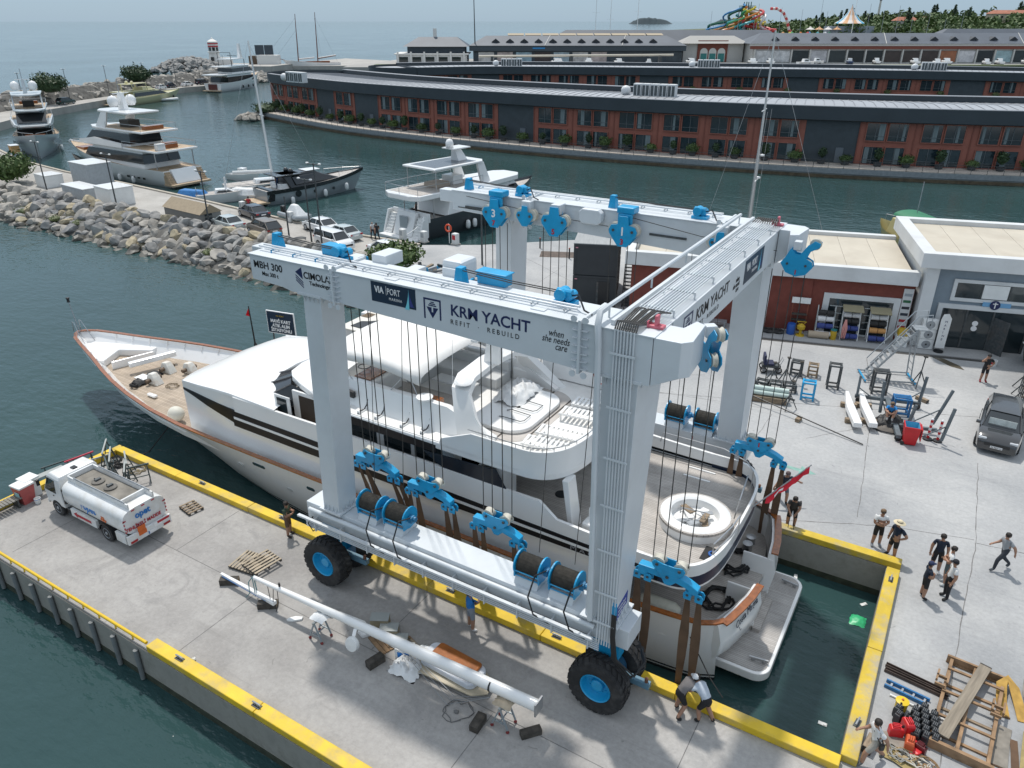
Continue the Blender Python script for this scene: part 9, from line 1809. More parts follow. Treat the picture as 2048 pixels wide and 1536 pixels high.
for k in range(5):tp(MB().cbox((-2.86,.9-.45*k,1.80 if 0<k<4 else 1.5),(.012,.14,.045)),'edge_mark',RD,tank)
for k in range(4):
 for s in (-1,1):tp(MB().cbox((-2.86,s*.93,1.0+k*.17),(.012,.045,.08)),'edge_mark',RD,tank)
tp(MB().box(-2.97,-2.86,-.98,.98,.42,.82),'rear_bumper',TW,bv=.02)
for y0,y1,m_ in ((.15,.5,ORG),(-.55,-.2,WPRINT)):tp(MB().box(-2.985,-2.972,y0,y1,.62,.8),'bumper_panel',m_)
tp(MB().box(-3.0,-2.98,.18,.52,.82,1.05),'hazard_plate',ORG);tp(MB().box(-2.99,-2.975,-.9,-.35,.72,.82),'bumper_stripe',RD);tp(MB().box(-2.99,-2.975,.6,.9,.46,.56).box(-2.99,-2.975,-.9,-.6,.46,.56),'tail_light',MATS['lamp_red']);tp(MB().box(-2.99,-2.975,-.28,.1,.48,.6),'number_plate',WPRINT);tp(MB().box(-2.992,-2.976,.06,.1,.48,.6),'plate_band',BL)
for s in (-1,1):
 tp(MB().box(-.75,1.05,s*.9-.06,s*.9+.06,.42,.78),'side_locker',TW);tp(MB().slab([(.85,.6),(.6,.74),(.6,.66),(-.4,.66),(-.4,.54),(.6,.54),(.6,.46)],'y',s*.965,s*.972),'side_arrow',RD);tp(MB().box(-2.7,-2.05,s*.88-.06,s*.88+.06,.35,.78),'rear_locker',TW);tp(MB().box(1.1,1.4,s*.85-.08,s*.85+.08,.35,.4).box(1.1,1.4,s*.85-.08,s*.85+.08,.62,.66),'step',DST)
 for x,n_ in ((2.15,1),(-1.35,2)):
  for q in range(n_):
   w=MB().lathe([(0,-.1),(.2,-.1),(.37,-.1),(.40,-.06),(.40,.06),(.37,.1),(0,.1)],22,axis='y').b('wheel',RUBBER,tk,sm=True,angle=30);w.location=(x,s*(.84-.24*q),.40)
   if q==0:MB().lathe([(0,s*.12),(.07,s*.12),(.1,s*.06),(.18,s*.07),(.23,s*.11),(.24,s*.1)],14,axis='y').b('rim',GALV,w)
 tp(MB().lathe([(.43,-.16),(.47,-.16),(.47,.16),(.43,.16)],12,(-1.35,s*.8,.40),'y',0,PI),'mudguard',BLACK);tp(MB().cyl((1.35,s*.9,.9),(1.35,s*.9,1.6),.08,n=8),'air_intake',BLACK)
def trestle(label,x,y,rz,w,h,m,top=None,group='metal trestles at the pier head',cast=False):
 t=thing('trestle',label,'trestle',(x,y,0),rz,group);MB().box(-w/2,w/2,-.035,.035,h-.06,h).b('top_bar',top or m,t)
 for s in (-1,1):
  for d in (-1,1):MB().beam((s*w*.42,d*.28,.02 if not cast else .12),(s*w*.40,0,h-.05),.045,.045).b('leg',m,t);
  MB().beam((s*w*.415,-.2,h*.35),(s*w*.415,.2,h*.35),.035,.035).b('brace',m,t)
  if cast:
   for d in (-1,1):MB().lathe([(0,-.03),(.05,-.03),(.05,.03),(0,.03)],10,(s*w*.42,d*.28,.05),'x').b('caster',mat('caster_red',(.22,.03,.03),.6),t)
 MB().beam((-w*.41,0,h*.35),(w*.41,0,h*.35),.035,.035).b('brace',m,t);return t
TG=mat('trestle_green',(.04,.065,.07),.6,.2,var=.3,dirt=(.14,.10,.07),dscale=5,damt=.4);TGR2=mat('trestle_top',(.30,.32,.31),.6)
for k,(x,y,r_,w,h,tm,lab)in enumerate(((-34.0,-3.1,75,1.5,1.0,TG,'green trestle standing beyond the cab'),(-33.7,-2.3,80,1.3,1.0,mat('trestle_red',(.42,.03,.06),.5),'trestle with a red bar beyond the cab'),(-33.2,-2.0,70,1.6,.85,TGR2,'low trestle behind the red barred one'),(-33.4,-1.2,-40,1.5,1.1,TGR2,'trestle nearest the pier corner'),(-32.5,-1.5,-35,1.5,1.1,TGR2,'middle trestle of the tangled group'),(-32.0,-2.0,-25,1.3,1.05,TG,'trestle behind the cab roof'),(-31.6,-1.3,-30,1.3,1.1,TGR2,'trestle left of the rope coil'),(-31.0,-1.75,-35,1.3,1.1,TGR2,'trestle with a grey bar right of the group'),(-30.7,-1.35,60,1.0,.95,TG,'small trestle nearest the rope coil'))):trestle(lab,x,y,R(r_),w,h,TG,tm)
t=thing('work_table','white topped folding work tables at the pier head','table',(-33.75,-4.0,0),R(85));MB().box(-.9,.9,-.18,.18,.85,.9).b('top',TGR2,t)
for s in (-.8,.8):MB().beam((s,-.25,0),(s,.0,.85),.05,.05).b('leg',GALV,t);MB().beam((s,.25,0),(s,.0,.85),.05,.05).b('leg',GALV,t)
t=thing('waste_bin','pale red plastic bin with a white lid at the pier head','bin',(-33.75,-4.95,0),R(5));MB().loft([[(-.25,-.25,0),(.25,-.25,0),(.25,.25,0),(-.25,.25,0)],[(-.33,-.33,.85),(.33,-.33,.85),(.33,.33,.85),(-.33,.33,.85)]]).b('tub',mat('bin_faded_red',(.42,.09,.085),.5,var=.15),t);MB().box(-.36,.36,-.36,.36,.85,.95).b('lid',PLS,t,bv=.03);MB().box(-.1,.2,-.345,-.33,.4,.65).b('sticker',mat('sticker_teal',(.3,.5,.5),.5),t)
t=thing('waste_bin','white plastic bin behind the red one','bin',(-34.0,-4.55,0),R(5));MB().box(-.3,.3,-.3,.3,0,.9).b('tub',PLS,t,bv=.03);MB().box(-.33,.33,-.33,.33,.9,.97).b('lid',PLS,t)
t=thing('paint_bucket','small white bucket on the pier by the red bin','bucket',(-33.2,-4.75,0));MB().lathe([(0,0),(.12,0),(.14,.24),(.125,.24),(.11,.02),(0,.02)],12).b('pail',PLS,t);MB().lathe([(.142,.2),(.145,.21),(.142,.22)],12).b('rim',BL,t)
t=thing('slatted_bench','grey slatted wooden bench at the pier head','bench',(-33.7,-6.2,0),R(90))
for k in range(14):MB().box(-.95+k*.14,-.84+k*.14,-.28,.28,.42,.46).b('slat',mat('bench_grey',(.20,.19,.17),.8,var=.2),t)
for s in (-.8,.8):MB().box(s-.03,s+.03,-.25,.25,.0,.41).b('leg',DST,t)
def pallet(label,x,y,rz,w=1.2,d=1.0,z=0,n=7,m=None):
 t=thing('wooden_pallet',label,'pallet',(x,y,z),rz)
 for s in (-d/2+.05,0,d/2-.05):MB().box(-w/2,w/2,s-.04,s+.04,.02,.11).b('bearer',WOODD,t)
 for k in range(n):q=-w/2+.06+k*(w-.12)/(n-1);MB().box(q-.045,q+.045,-d/2,d/2,.11,.13).b('slat',m or WOOD,t)
PALW=mat('pallet_pale',(.36,.30,.22),.85,var=.25,vscale=3);pallet('pale wooden pallet at the mast tip',-21.75,-2.75,R(8),1.2,1.1,0,8,PALW);pallet('second pallet leaning over the first by the mast tip',-21.2,-2.6,R(-8),1.0,1.2,.14,6,PALW);pallet('small pallet half hidden behind the tanker',-26.9,-1.5,R(-10),.9,.7,0,5)
def block(label,x,y,rz,w=.5,d=.22,h=.2,m=WOODD,z=0):t=thing('timber_block',label,'timber',(x,y,z),rz);MB().box(-w/2,w/2,-d/2,d/2,0,h).b('block',m,t,bv=.012);MB().box(w/2-.002,w/2+.006,-d/2+.01,d/2-.01,.01,h-.01).b('end_grain',WOOD,t)
block('dark timber block under the left end of the short white spar',-21.5,-3.95,R(35),.7,.28,.25);block('dark timber block under the right end of the short white spar',-19.25,-4.1,R(35),.7,.28,.25);block('black timber block standing in front of the mast',-14.05,-4.15,R(75),.62,.28,.28);block('dark timber block left of the right mast trestle',-9.75,-4.4,R(95),.6,.3,.25);block('dark timber block right of the right mast trestle',-8.2,-3.85,R(50),.65,.24,.22)
t=thing('short_spar','short white boom with a blue line on two blocks','spar',(-20.35,-4.02,.26),R(-2));MB().loft([[(-1.55,-.05,.0),(-1.55,.05,.0),(-1.55,.05,.1),(-1.55,-.05,.1)],[(1.5,-.09,.0),(1.5,.09,.0),(1.5,.09,.15),(1.5,-.09,.15)]]).b('boom',WHITE,t,bv=.02);MB().box(-1.4,1.4,-.085,-.075,.03,.05).b('blue_line',BL,t)
t=thing('removed_mast','long white mast lying on wheeled trestles along the pier','mast',(-14.0,-3.85,0));mb=MB();P0,P1=Vector((-19.9,-3.98,1.0)),Vector((-8.05,-3.68,1.12));rows=[]
for k in range(9):
 f=k/8;p=P0.lerp(P1,f);r=.075+.11*min(1,f*1.6);rows.append([(p.x,p.y+r*cos(a/14*6.2832),p.z+r*1.15*sin(a/14*6.2832))for a in range(14)])
mast=mb.loft(rows).build('tube',WHITE,t,sm=True);MB().box(-8.07,-8.02,-3.9,-3.46,.88,1.36).build('foot_plate',STEEL,t);MB().cyl((-18.6,-3.95,1.15),(-18.6,-3.95,1.3),.04,n=6).build('masthead_fitting',BLACK,t)
MB().tube([(-20,-3.98,1.0),(-20.2,-4.05,.7),(-20.1,-4.15,.3),(-20.3,-4.2,.06)],.02,5).tube([(-20,-3.9,1.0),(-20.1,-3.85,.6),(-20.0,-3.9,.2)],.025,5).tube([(-20,-4.0,.98),(-19.85,-4.1,.5),(-19.95,-4.05,.15)],.02,5).each('loose_wire',mat('wire_teal',(.16,.28,.29),.7),t)
for q in ([(-18.9,-4.0,.95),(-18.9,-4.1,.4),(-19.05,-4.2,.05)],[(-18.7,-4.0,.95),(-18.6,-4.1,.5),(-18.7,-4.2,.1)],[(-19.2,-4.0,.95),(-19.1,-4.05,.3),(-19.3,-4.1,.03)]):MB().tube(q,.014,5).build('halyard',BLACK,t)
rd=MB().lathe([(0,0),(.24,0),(.27,.07),(.24,.17),(0,.2)],18,axis='z').b('radar_dome',PLS,t,sm=True);rd.location=Vector((-14.85,-4.25,.62))-wloc(t);rd.rotation_euler=(R(75),R(15),0);MB().beam((-15.0,-3.95,.9),(-14.9,-4.2,.72),.12,.14).build('radar_bracket',WHITE,t)
MB().cyl((-9.7,-3.73,1.105),(-9.65,-3.73,1.105),.205,n=16).build('black_tie',BLACK,t);
for k in range(3):MB().tube([(-16.5+.3*k,-3.75,1.0),(-13,-3.5-.1*k,.5),(-11,-3.9-.2*k,.05),(-9.6,-3.9,.8)],.010,4).build('slack_wire',GALV,t)
trestle('wheeled grey trestle under the left part of the mast',-16.5,-4.2,R(90),.55,.84,mat('trestle_grey',(.30,.345,.37),.5,.3),TGR2,'wheeled trestles under the mast',True);trestle('wheeled grey trestle under the right end of the mast',-9.1,-3.95,R(90),.55,.9,MATS['trestle_grey'],TGR2,'wheeled trestles under the mast',True)
for k,(x,y,z)in enumerate(((-16.5,-3.95,.84),(-9.1,-3.75,.9))):t=thing('padding_bag',('white padded bag','grey wooden pad')[k]+' on the %s mast trestle'%('left','right')[k],'padding',(x,y-.15,z));tarp((x,y-.15,z),.3,.25,.12,100+k,TARPW if k==0 else PALW,'pad',t,8);MB().ball((x,y-.15,z+.03),(.2,.16,.05),7,4).build('filling',PLS,t)
t=thing('flat_cover','white triangular fin panel lying behind the mast','boat part',(-15.9,-3.2,0));MB().prism([(-16.7,-3.0),(-15.2,-3.5),(-15.0,-3.2),(-15.6,-2.9)],.02,.14).build('panel',WHITE,t);MB().prism([(-17.5,-3.5),(-16.8,-3.3),(-16.9,-3.1)],.02,.05).build('offcut',PLS,t)
t=thing('white_sandal_fender','small white flat fender below the mast tip','fender',(-17.9,-4.05,0),R(40));MB().prism([(-.28,-.06),(-.1,-.12),(.25,-.08),(.28,.05),(.0,.12),(-.25,.06)],.0,.08).b('body',PLS,t,bv=.02);MB().cyl((-.3,0,.04),(-.25,0,.04),.03,n=6).b('eye',PLS,t)
STEPW=mat('plywood_box',(.30,.255,.17),.8,var=.2)
for k in range(3):t=thing('plywood_box',('left','middle','right')[k]+' plywood step box behind the mast','box',(-15.0+.5*k,-2.75-.12*k,0),R(30));MB().box(-.32,.32,-.2,.2,0,.5-.13*k).b('carcass',STEPW,t);MB().box(-.33,.33,-.21,.21,.5-.13*k,.52-.13*k).b('lid',TGR2,t)
t=thing('plank_stack','short brown planks lying under the mast by the boxes','plank',(-14.5,-3.35,0),R(-20))
for k in range(3):MB().box(-.5,.5,-.22+.16*k,-.08+.16*k,0,.05).b('plank',FRW,t)
t=thing('flybridge_panel','beige moulded panel with white box and orange lid lying on the pier','boat part',(-11.55,-3.1,0),R(-3));BEI=mat('beige_gelcoat',(.46,.40,.29),.4,var=.08)
MB().prism([(-1.5,-.55),(-1.1,-.75),(1.1,-.55),(1.5,-.2),(1.45,.15),(1.0,.5),(-1.2,.6),(-1.5,.2)],.12,.18).b('base_plate',BEI,t,bv=.02);MB().prism(rrect(-1.2,1.05,-.45,.5,.25,5),.18,.42).b('white_box',mat('box_pale',(.62,.65,.70),.5),t,bv=.05);MB().prism(rrect(-.9,.85,-.28,.48,.12,4),.425,.52).b('orange_lid',mat('lid_orange_wood',(.33,.105,.022),.3,var=.25,vscale=2,coat=.5),t,bv=.03)
for x in (-1,1):MB().box(x-.08,x+.08,-.4,.4,0,.12).b('bearer',WOODD,t)
t=thing('tarpaulin_heap','crumpled white tarpaulin heap under the mast','tarpaulin',(-13.0,-3.5,0));tarp((-13.0,-3.75,0),.55,.45,.4,120,TARPW,'white_sheet',t,16);tarp((-12.75,-3.05,0),.5,.4,.4,121,TARPW,'white_sheet',t,14)
t=thing('tool_crate','white and blue plastic crate behind the mast','crate',(-13.45,-3.3,0),R(20));MB().box(-.3,.3,-.22,.22,0,.4).b('crate_body',PLS,t,bv=.02);MB().box(-.2,.2,-.235,-.222,.08,.3).b('blue_panel',BL,t)
g=random.Random(66)
for k in range(5):t=thing('loose_batten',('first','second','third','fourth','fifth')[k]+' loose batten in the bundle behind the mast','batten',(-13.3+.18*k,-2.8-.05*k,.02+.03*k),R(-20+6*k));MB().box(-.6,.6,-.04,.04,0,.03).b('lath',[FRW,PALW,BLACK][k%3],t);MB().box(.58,.605,-.042,.042,-.001,.031).b('end_grain',WOOD,t)
for k,(x,y,r_,m_,lab)in enumerate(((-31.8,-.75,.4,mat('rope_tan2',(.28,.235,.15),.9),'tan rope coil by the trestles'),(-33.6,-.8,.35,BROPE,'black mooring rope at the pier corner'),(-32.9,-1.0,.25,BROPE,'black mooring rope coil between the trestles'),(-10.6,-4.35,.5,mat('cable_grey',(.13,.13,.13),.7),'grey cable loops on the pier before the panel'),(-20.4,-4.9,.0,None,''))):
 if m_:t=thing('rope_coil',lab,'rope',(x,y,.0));coil(x,y,0,r_,3 if k!=3 else 2,.028 if k<3 else .012,None,'',1,200+k,rough=.7).build('rope',m_,t);MB().ball((x,y,.03),(.1,.08,.04),6,4).build('knot',m_,t)
t=thing('litter','small white scrap of litter on the outer kerb','litter',(-19.4,PIER_OUT+.55,0));MB().ball((-19.4,PIER_OUT+.55,.06),(.08,.06,.06),6,4,.2).build('scrap',PLS,t);MB().box(-19.5,-19.42,PIER_OUT+.5,PIER_OUT+.56,.0,.04).build('wrapper',PLS,t)
# ---------------------------------------------------------------- people
SKIN=mat('skin_tan',(.34,.185,.12),.55);HAIRD=mat('hair_dark',(.018,.013,.010),.7);HAIRB=mat('hair_brown',(.16,.10,.055),.7)
CLOTH={}
def cloth(c):
 k='cloth_%d_%d_%d'%tuple(int(x*1000)for x in c)
 return mat(k,c,.85,var=.12,vscale=6)
STAND=dict(hipL=(0,.10,.93),kneeL=(.02,.12,.50),ankL=(-.01,.14,.09),toeL=(.16,.17,.035),hipR=(0,-.10,.93),kneeR=(.02,-.12,.50),ankR=(-.01,-.14,.09),toeR=(.16,-.17,.035),pel=(0,0,.96),waist=(0,0,1.10),chest=(.005,0,1.30),neck=(0,0,1.48),jaw=(.02,0,1.575),skull=(.005,0,1.66),shL=(-.01,.19,1.42),elL=(-.04,.27,1.15),wrL=(.04,.28,.90),haL=(.07,.27,.82),shR=(-.01,-.19,1.42),elR=(-.04,-.27,1.15),wrR=(.04,-.28,.90),haR=(.07,-.27,.82))
def pose(**k):d=dict(STAND);d.update(k);return d
POSES=dict(
stand=STAND,
crossed=pose(elL=(.06,.27,1.16),wrL=(.22,.03,1.19),haL=(.20,-.07,1.21),elR=(.06,-.27,1.14),wrR=(.24,-.02,1.14),haR=(.22,.08,1.16)),
hip=pose(elL=(-.12,.40,1.18),wrL=(.02,.22,1.02),haL=(.06,.15,1.0),toeR=(.14,-.24,.035),ankR=(-.02,-.2,.09),kneeR=(.0,-.16,.5)),
point=pose(elL=(.08,.26,1.18),wrL=(.24,.06,1.08),haL=(.28,-.02,1.06),elR=(.1,-.28,1.2),wrR=(.28,-.16,1.24),haR=(.35,-.1,1.26)),
walk=pose(kneeL=(.26,.10,.55),ankL=(.30,.11,.12),toeL=(.47,.13,.07),kneeR=(-.10,-.10,.52),ankR=(-.42,-.12,.20),toeR=(-.33,-.13,.05),elL=(-.16,.25,1.19),wrL=(-.22,.27,.95),haL=(-.22,.27,.86),elR=(.10,-.27,1.17),wrR=(.32,-.3,1.05),haR=(.40,-.3,1.02),chest=(.05,0,1.30),neck=(.07,0,1.47),jaw=(.1,0,1.56),skull=(.09,0,1.65),shL=(.03,.19,1.41),shR=(.05,-.19,1.41)),
stride=pose(kneeL=(.30,.10,.56),ankL=(.28,.11,.12),toeL=(.46,.13,.07),kneeR=(-.22,-.10,.56),ankR=(-.56,-.12,.26),toeR=(-.5,-.13,.08),chest=(.14,0,1.27),neck=(.2,0,1.43),jaw=(.26,0,1.5),skull=(.26,0,1.6),shL=(.15,.2,1.37),shR=(.16,-.2,1.37),elL=(.05,.38,1.18),wrL=(.08,.62,1.08),haL=(.1,.7,1.05),elR=(.24,-.36,1.14),wrR=(.3,-.5,.95),haR=(.33,-.53,.87)),
film=pose(elL=(.20,.22,1.28),wrL=(.34,.08,1.50),haL=(.38,.02,1.56),elR=(.20,-.22,1.28),wrR=(.34,-.08,1.48),haR=(.38,-.02,1.54),neck=(-.02,0,1.48),jaw=(-.01,0,1.58),skull=(-.04,0,1.66)),
phone=pose(elL=(.12,.22,1.18),wrL=(.30,.08,1.25),haL=(.34,.03,1.30),elR=(.12,-.22,1.18),wrR=(.29,-.08,1.22),haR=(.33,-.03,1.27),jaw=(.06,0,1.565),skull=(.045,0,1.65)),
call=pose(elR=(.05,-.33,1.26),wrR=(.08,-.16,1.50),haR=(.06,-.11,1.58),elL=(-.12,.40,1.18),wrL=(.02,.24,1.02),haL=(.05,.16,1.0)),
pull=pose(chest=(.12,0,1.27),neck=(.2,0,1.42),jaw=(.27,0,1.48),skull=(.27,0,1.58),shL=(.13,.19,1.37),shR=(.13,-.19,1.37),elL=(.22,.24,1.10),wrL=(.34,.12,.90),haL=(.38,.08,.82),elR=(.22,-.24,1.10),wrR=(.34,-.12,.92),haR=(.38,-.08,.84),kneeL=(.1,.14,.5),kneeR=(.1,-.14,.5)),
bend=pose(pel=(-.12,0,.90),hipL=(-.12,.1,.87),hipR=(-.12,-.1,.87),waist=(0,0,1.02),chest=(.22,0,1.15),neck=(.38,0,1.24),jaw=(.47,0,1.24),skull=(.49,0,1.33),shL=(.28,.19,1.22),shR=(.28,-.19,1.22),elL=(.40,.26,.98),wrL=(.52,.12,.80),haL=(.56,.06,.74),elR=(.40,-.26,.98),wrR=(.54,-.12,.82),haR=(.6,-.06,.78),kneeL=(.06,.15,.49),kneeR=(.02,-.18,.49),ankL=(-.05,.18,.09),toeL=(.1,.22,.035),ankR=(-.28,-.22,.09),toeR=(-.12,-.27,.035)),
sit=pose(pel=(0,0,.16),hipL=(.02,.11,.15),hipR=(.02,-.11,.15),kneeL=(.34,.18,.45),ankL=(.50,.12,.09),toeL=(.66,.13,.05),kneeR=(.34,-.18,.45),ankR=(.50,-.12,.09),toeR=(.66,-.13,.05),waist=(.02,0,.32),chest=(.10,0,.50),neck=(.16,0,.67),jaw=(.2,0,.75),skull=(.19,0,.84),shL=(.12,.19,.62),shR=(.12,-.19,.62),elL=(.30,.26,.42),wrL=(.46,.10,.40),haL=(.50,.03,.38),elR=(.30,-.26,.42),wrR=(.46,-.10,.42),haR=(.5,-.03,.40)))
RADII=dict(pel=.135,waist=.125,chest=.145,neck=.058,jaw=.072,skull=.098,hip=.098,knee=.062,ank=.042,toe=.042,sh=.068,el=.045,wr=.031,ha=.030)
BONES=[('pel','waist','torso'),('waist','chest','torso'),('chest','neck','torso'),('neck','jaw','skin'),('jaw','skull','skin')]
for s_ in 'LR':BONES+=[('pel','hip'+s_,'hipb'),('hip'+s_,'knee'+s_,'thigh'),('knee'+s_,'ank'+s_,'shin'),('ank'+s_,'toe'+s_,'foot'),('chest','sh'+s_,'torso'),('sh'+s_,'el'+s_,'uparm'),('el'+s_,'wr'+s_,'forearm'),('wr'+s_,'ha'+s_,'skin')]
def person(label,x,y,az,ps,shirt,pants,shoes=(.02,.02,.02),hair=HAIRD,hat=None,long=False,h=1.75,z=0.,build=1.,glasses=False,group=None,bald=False):
 P=POSES[ps];t=thing('person',label,'person',(x,y,z),az);sc=h/1.75
 J={k:Vector(v)*sc for k,v in P.items()};me=bpy.data.meshes.new('body');names=list(J);idx={n:i for i,n in enumerate(names)}
 vs=[J[n]for n in names];es=[(idx[a],idx[b])for a,b,_ in BONES];rad=[]
 for n in names:
  q=n[:-1]if n[-1]in 'LR' and n[:-1]in RADII else n;rad.append(RADII[q]*sc*(1.22*build if q in ('pel','waist','chest','hip')else 1.0 if q in ('neck','jaw','skull')else 1.38))
 segs=[(J[a],J[b],c)for a,b,c in BONES]
 for s_ in 'LR':
  w,hnd=J['wr'+s_],J['ha'+s_];d=(hnd-w).normalized();side=d.cross(Vector((1,0,.3))).normalized();pn=side.cross(d)
  for k,(o,ln)in enumerate(((-.034,.060),(-.012,.072),(.011,.078),(.033,.070))):
   a=hnd+side*o*sc;b=a+(d*.9-pn*.2).normalized()*ln*.55*sc;c=b+(d*.7-pn*.6).normalized()*ln*.5*sc
   i0=len(vs);vs+=[a+d*.022*sc,b+d*.02*sc,c+d*.015*sc];es+=[(idx['ha'+s_],i0),(i0,i0+1),(i0+1,i0+2)];rad+=[.0105*sc,.0095*sc,.008*sc];segs.append((a,c,'skin'))
  a=w.lerp(hnd,.55)+side*.035*sc;b=a+(d*.6+side*.7).normalized()*.04*sc;i0=len(vs);vs+=[a,b];es+=[(idx['wr'+s_],i0),(i0,i0+1)];rad+=[.012*sc,.010*sc];segs.append((a,b,'skin'))
 me.from_pydata([tuple(v)for v in vs],es,[]);o=bpy.data.objects.new('body',me);COL.objects.link(o)
 md=o.modifiers.new('skin','SKIN');md.use_smooth_shade=True;md.branch_smoothing=.3
 for i,sv_ in enumerate(me.skin_vertices[0].data):sv_.radius=(rad[i],rad[i]);sv_.use_root=(i==idx['pel'])
 for n,f in (('chest',.78),('waist',.82),('pel',.86)):r=rad[idx[n]];me.skin_vertices[0].data[idx[n]].radius=(r*1.12,r*f*1.05)
 sub=o.modifiers.new('sub','SUBSURF');sub.levels=1;sub.render_levels=1
 PEND.append((o,t,J,segs,shirt,pants,shoes,long,sc))
 S_,Jw=J['skull'],J['jaw'];up=(S_-Jw);up=Vector((up.x*.6,up.y,max(up.z,.05))).normalized();fw=Vector((1,0,0));fw=(fw-up*fw.dot(up)).normalized();sd=up.cross(fw)
 M=Matrix((fw,sd,up)).transposed().to_4x4();M.translation=S_
 def hp(mb_,nm_,m_):mb_.M=None;q=MB();q.v=[tuple(M@(Vector(v)*sc))for v in mb_.v];q.f=mb_.f;return q.b(nm_,m_,t,sm='all')
 if hat=='cap':
  hp(MB().lathe([(.108,-.005),(.110,.03),(.095,.08),(.05,.112),(0,.118)],14),'cap',cloth(hat_c.get(label,(.03,.04,.07))));hp(MB().prism([(.09,-.07),(.17,-.05),(.19,0),(.17,.05),(.09,.07)],.005,.018),'cap_peak',cloth(hat_c.get(label,(.03,.04,.07))))
 elif hat=='straw':hp(MB().lathe([(.23,.005),(.21,.03),(.108,.035),(.105,.10),(.07,.125),(0,.115)],18),'straw_hat',mat('straw',(.62,.53,.36),.85));hp(MB().lathe([(.109,.036),(.112,.06),(.108,.062)],18),'hat_band',BLACK)
 if not bald:
  hp(MB().lathe([(.098,-.05),(.106,.0),(.107,.03),(.094,.075),(.05,.105),(0,.112)],14,(-.012,0,0))if hat is None else MB().lathe([(.09,-.07),(.104,-.02),(.106,.01)],12,(-.014,0,0),'z',R(75),R(285)),'hair',hair)
 for s in (-1,1):
  hp(MB().ball((.088,s*.034,.0),(.012,.014,.008),6,4),'eye',mat('eye_dark',(.02,.015,.012),.3)if not glasses else BLACK);hp(MB().ball((-.005,s*.098,-.015),(.018,.012,.03),6,5),'ear',SKIN)
 if glasses:hp(MB().box(.088,.104,-.07,.07,-.018,.018),'sunglasses',BLACK)
 hp(MB().add([(.092,-.012,-.04),(.092,.012,-.04),(.120,0,-.036),(.096,0,.005)],[(0,1,2),(1,3,2),(3,0,2),(0,3,1)]),'nose',SKIN);hp(MB().box(.078,.092,-.025,.025,-.078,-.07),'mouth',mat('lip',(.25,.09,.07),.6))
 return t
hat_c={};PEND=[];DEAD=[]
NV=(.012,.02,.038);WT=(.68,.68,.67);GRYC=(.11,.11,.115);BK=(.014,.014,.016)
def lab_cap(l,c):hat_c[l]=c;return l
person('man in a green shirt and brown shorts looking at his phone by the kerb',-21.75,-.62,R(25),'phone',(.045,.07,.045),(.12,.07,.045),(.025,.02,.018),h=1.72)
pf_=person('man in a blue t-shirt filming upwards with a camera beside the kerb',-12.2,-1.15,R(60),'film',(.02,.17,.48),(.22,.25,.29),(.6,.6,.6),h=1.78)
MB().box(.36,.50,-.06,.06,1.50,1.62).b('camera_body',BLACK,pf_,bv=.01);MB().cyl((.50,0,1.56),(.60,0,1.58),.04,n=10).b('camera_lens',BLACK,pf_)
person('man in a grey t-shirt and black shorts bending over the near kerb',-4.62,-.72,R(55),'bend',(.15,.14,.14),BK,h=1.74)
person(lab_cap('man in a white cap and pale blue shirt working with the sling at the kerb',(.65,.65,.65)),-3.95,-.62,R(150),'bend',(.42,.47,.53),BK,hat='cap',h=1.74)
person(lab_cap('man in navy shirt and grey shorts striding past the far wheel holding a sling',(.10,.07,.07)),-4.75,12.7,R(-60),'stride',NV,(.10,.13,.155),hat='cap',h=1.76)
pr_=person('man in a charcoal shirt holding ropes on the far kerb of the slip',-3.95,10.95,R(-80),'pull',(.045,.043,.043),BK,h=1.76)
MB().tube([(.38,.08,.82),(.55,.1,.4),(.6,.2,.05)],.015,5).b('held_rope',BROPE,pr_);MB().tube([(.38,-.08,.84),(.5,-.1,.5),(.52,-.1,.1),(.5,0,-.1)],.015,5).b('held_rope',BROPE,pr_)
person('man with long brown hair in a white t-shirt, arms folded, left of the straw hat',-.65,11.45,R(-65),'crossed',WT,BK,(.2,.22,.25),hair=HAIRB,glasses=True,h=1.78)
person('man in a straw hat and navy polo shirt with hand on hip',0.0,10.95,R(-130),'hip',NV,BK,hat='straw',h=1.78)
person('dark haired man in a navy polo at the back of the group of four',1.55,10.85,R(-85),'stand',NV,BK,(.5,.5,.5),h=1.8,glasses=False)
person('man in a white polo and sunglasses in the middle of the group of four',1.95,10.25,R(-175),'crossed',WT,(.09,.12,.13),(.45,.47,.47),glasses=True,h=1.78)
person(lab_cap('person in navy shorts and navy cap at the left of the group of four',(.02,.03,.08)),1.30,9.0,R(20),'crossed',NV,BK,hat='cap',h=1.66)
person(lab_cap('man in a white polo, black trousers and black cap nearest in the group of four',(.012,.013,.018)),2.05,9.4,R(-160),'stand',WT,BK,hat='cap',long=True,h=1.78)
person('man in a grey t-shirt and dark trousers walking alone at the right',3.75,12.35,R(-150),'walk',(.30,.315,.33),(.03,.035,.045),(.06,.07,.08),long=True,h=1.76)
person('man in a bright blue t-shirt sitting on the black tarpaulin heap',-1.62,22.95,R(-85),'sit',(.02,.22,.55),(.03,.035,.05),(.2,.2,.2),h=1.75,z=.5,hair=HAIRB,glasses=True)
person(lab_cap('man in black with a cap talking on the phone outside the shop',(.03,.03,.03)),2.5,31.7,R(-70),'call',BK,BK,(.25,.02,.03),hat='cap',h=1.78)
person('man in a white t-shirt with a shoulder bag walking at the bottom edge',.72,.45,R(-150),'walk',WT,(.32,.30,.26),(.1,.1,.1),h=1.76)
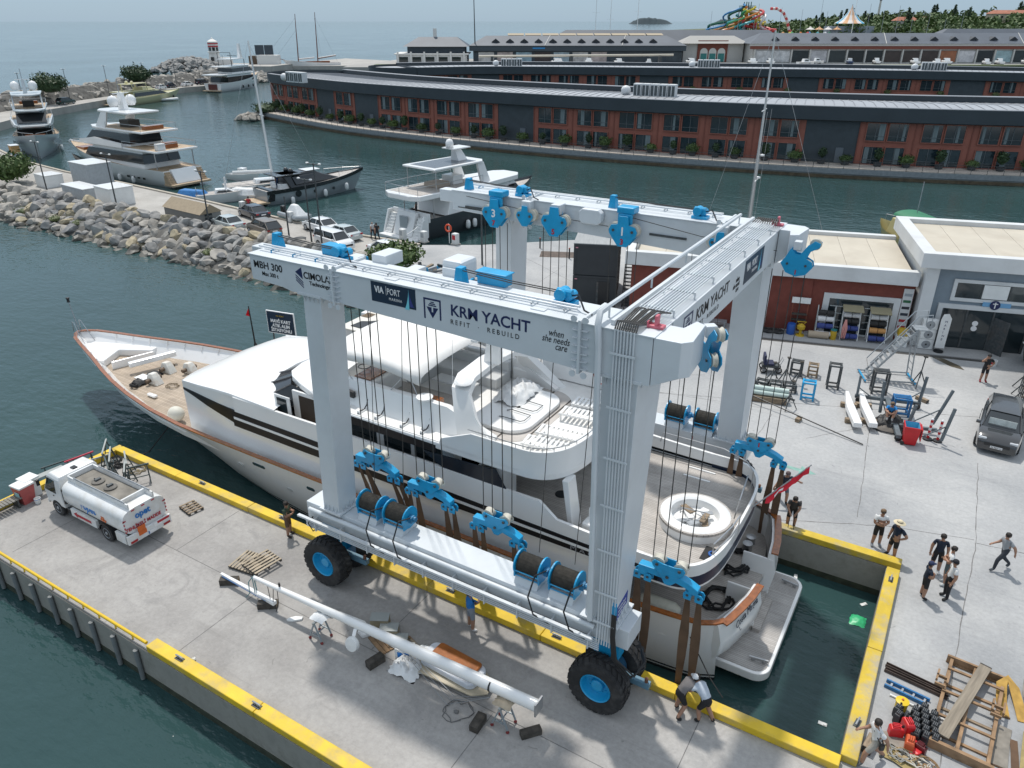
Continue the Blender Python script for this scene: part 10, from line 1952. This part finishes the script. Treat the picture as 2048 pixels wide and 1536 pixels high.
bag=[o for o in bpy.data.objects if o.name.startswith('person')][-1];MB().box(-.12,.02,.2,.3,.85,1.08).b('shoulder_bag',BLACK,bag,bv=.03);MB().tube([(.0,.25,1.05),(.12,.0,1.32),(.06,-.17,1.46),(-.08,-.1,1.38),(-.08,.2,1.05)],.018,5).b('bag_strap',BLACK,bag)
person('man in a pale t-shirt walking on the breakwater quay',-50.3,37.9,R(150),'walk',(.5,.5,.49),(.03,.035,.05),(.05,.05,.05),long=True,bald=True,h=1.76)
person('man in dark clothes walking beside him on the breakwater quay',-49.6,37.7,R(150),'walk',BK,(.015,.02,.03),(.05,.05,.05),long=True,h=1.74)
p=sv(-10.3,81.3);person('man in grey overalls on the aft deck of the charcoal yacht',p[0],p[1],R(200),'stand',(.25,.25,.26),(.06,.06,.07),long=True,h=1.75,z=.55)
p=sv(-29.9,97.7);person('man in blue standing in the cockpit of the grey cruiser',p[0],p[1],R(180),'stand',(.03,.08,.2),(.03,.05,.1),long=True,h=1.74,z=.18)
person('man in a red shirt standing by the tan shed',-70.0,39.7,R(-60),'stand',(.45,.03,.04),(.05,.05,.06),long=True,h=1.74)
def finish_bodies():
 """grow all the skinned bodies with one scene update"""
 dg=bpy.context.evaluated_depsgraph_get()
 NM=[bpy.data.meshes.new_from_object(q[0].evaluated_get(dg))for q in PEND]
 for nm,(o,t,J,segs,shirt,pants,shoes,long,sc)in zip(NM,PEND):
  me=o.data
  b=bpy.data.objects.new('body',nm);COL.objects.link(b);b.parent=t;nm.materials.clear()
  for m_ in (SKIN,cloth(shirt),cloth(pants),cloth(shoes)):nm.materials.append(m_)
  for p in nm.polygons:
   c=p.center;best=None
   for a,q,kd in segs:
    ab=q-a;f=max(0,min(1,(c-a).dot(ab)/max(1e-9,ab.length_squared)));dd=(a+ab*f-c).length
    if best is None or dd<best[0]:best=(dd,f,kd)
   _,f,kd=best
   p.material_index={'torso':1,'skin':0,'hipb':2,'thigh':2 if (long or f<.82)else 0,'shin':2 if long else (0 if f<.86 else 3),'foot':3,'uparm':1 if f<.62 else 0,'forearm':0}[kd]
   if kd=='torso' and c.z<(J['pel'].z+.02*sc):p.material_index=2
   if kd=='torso' and (c-J['neck']).length<.07*sc:p.material_index=0
   p.use_smooth=True
  DEAD.append((o,me))
 for o,me in DEAD:bpy.data.objects.remove(o);bpy.data.meshes.remove(me)
finish_bodies()
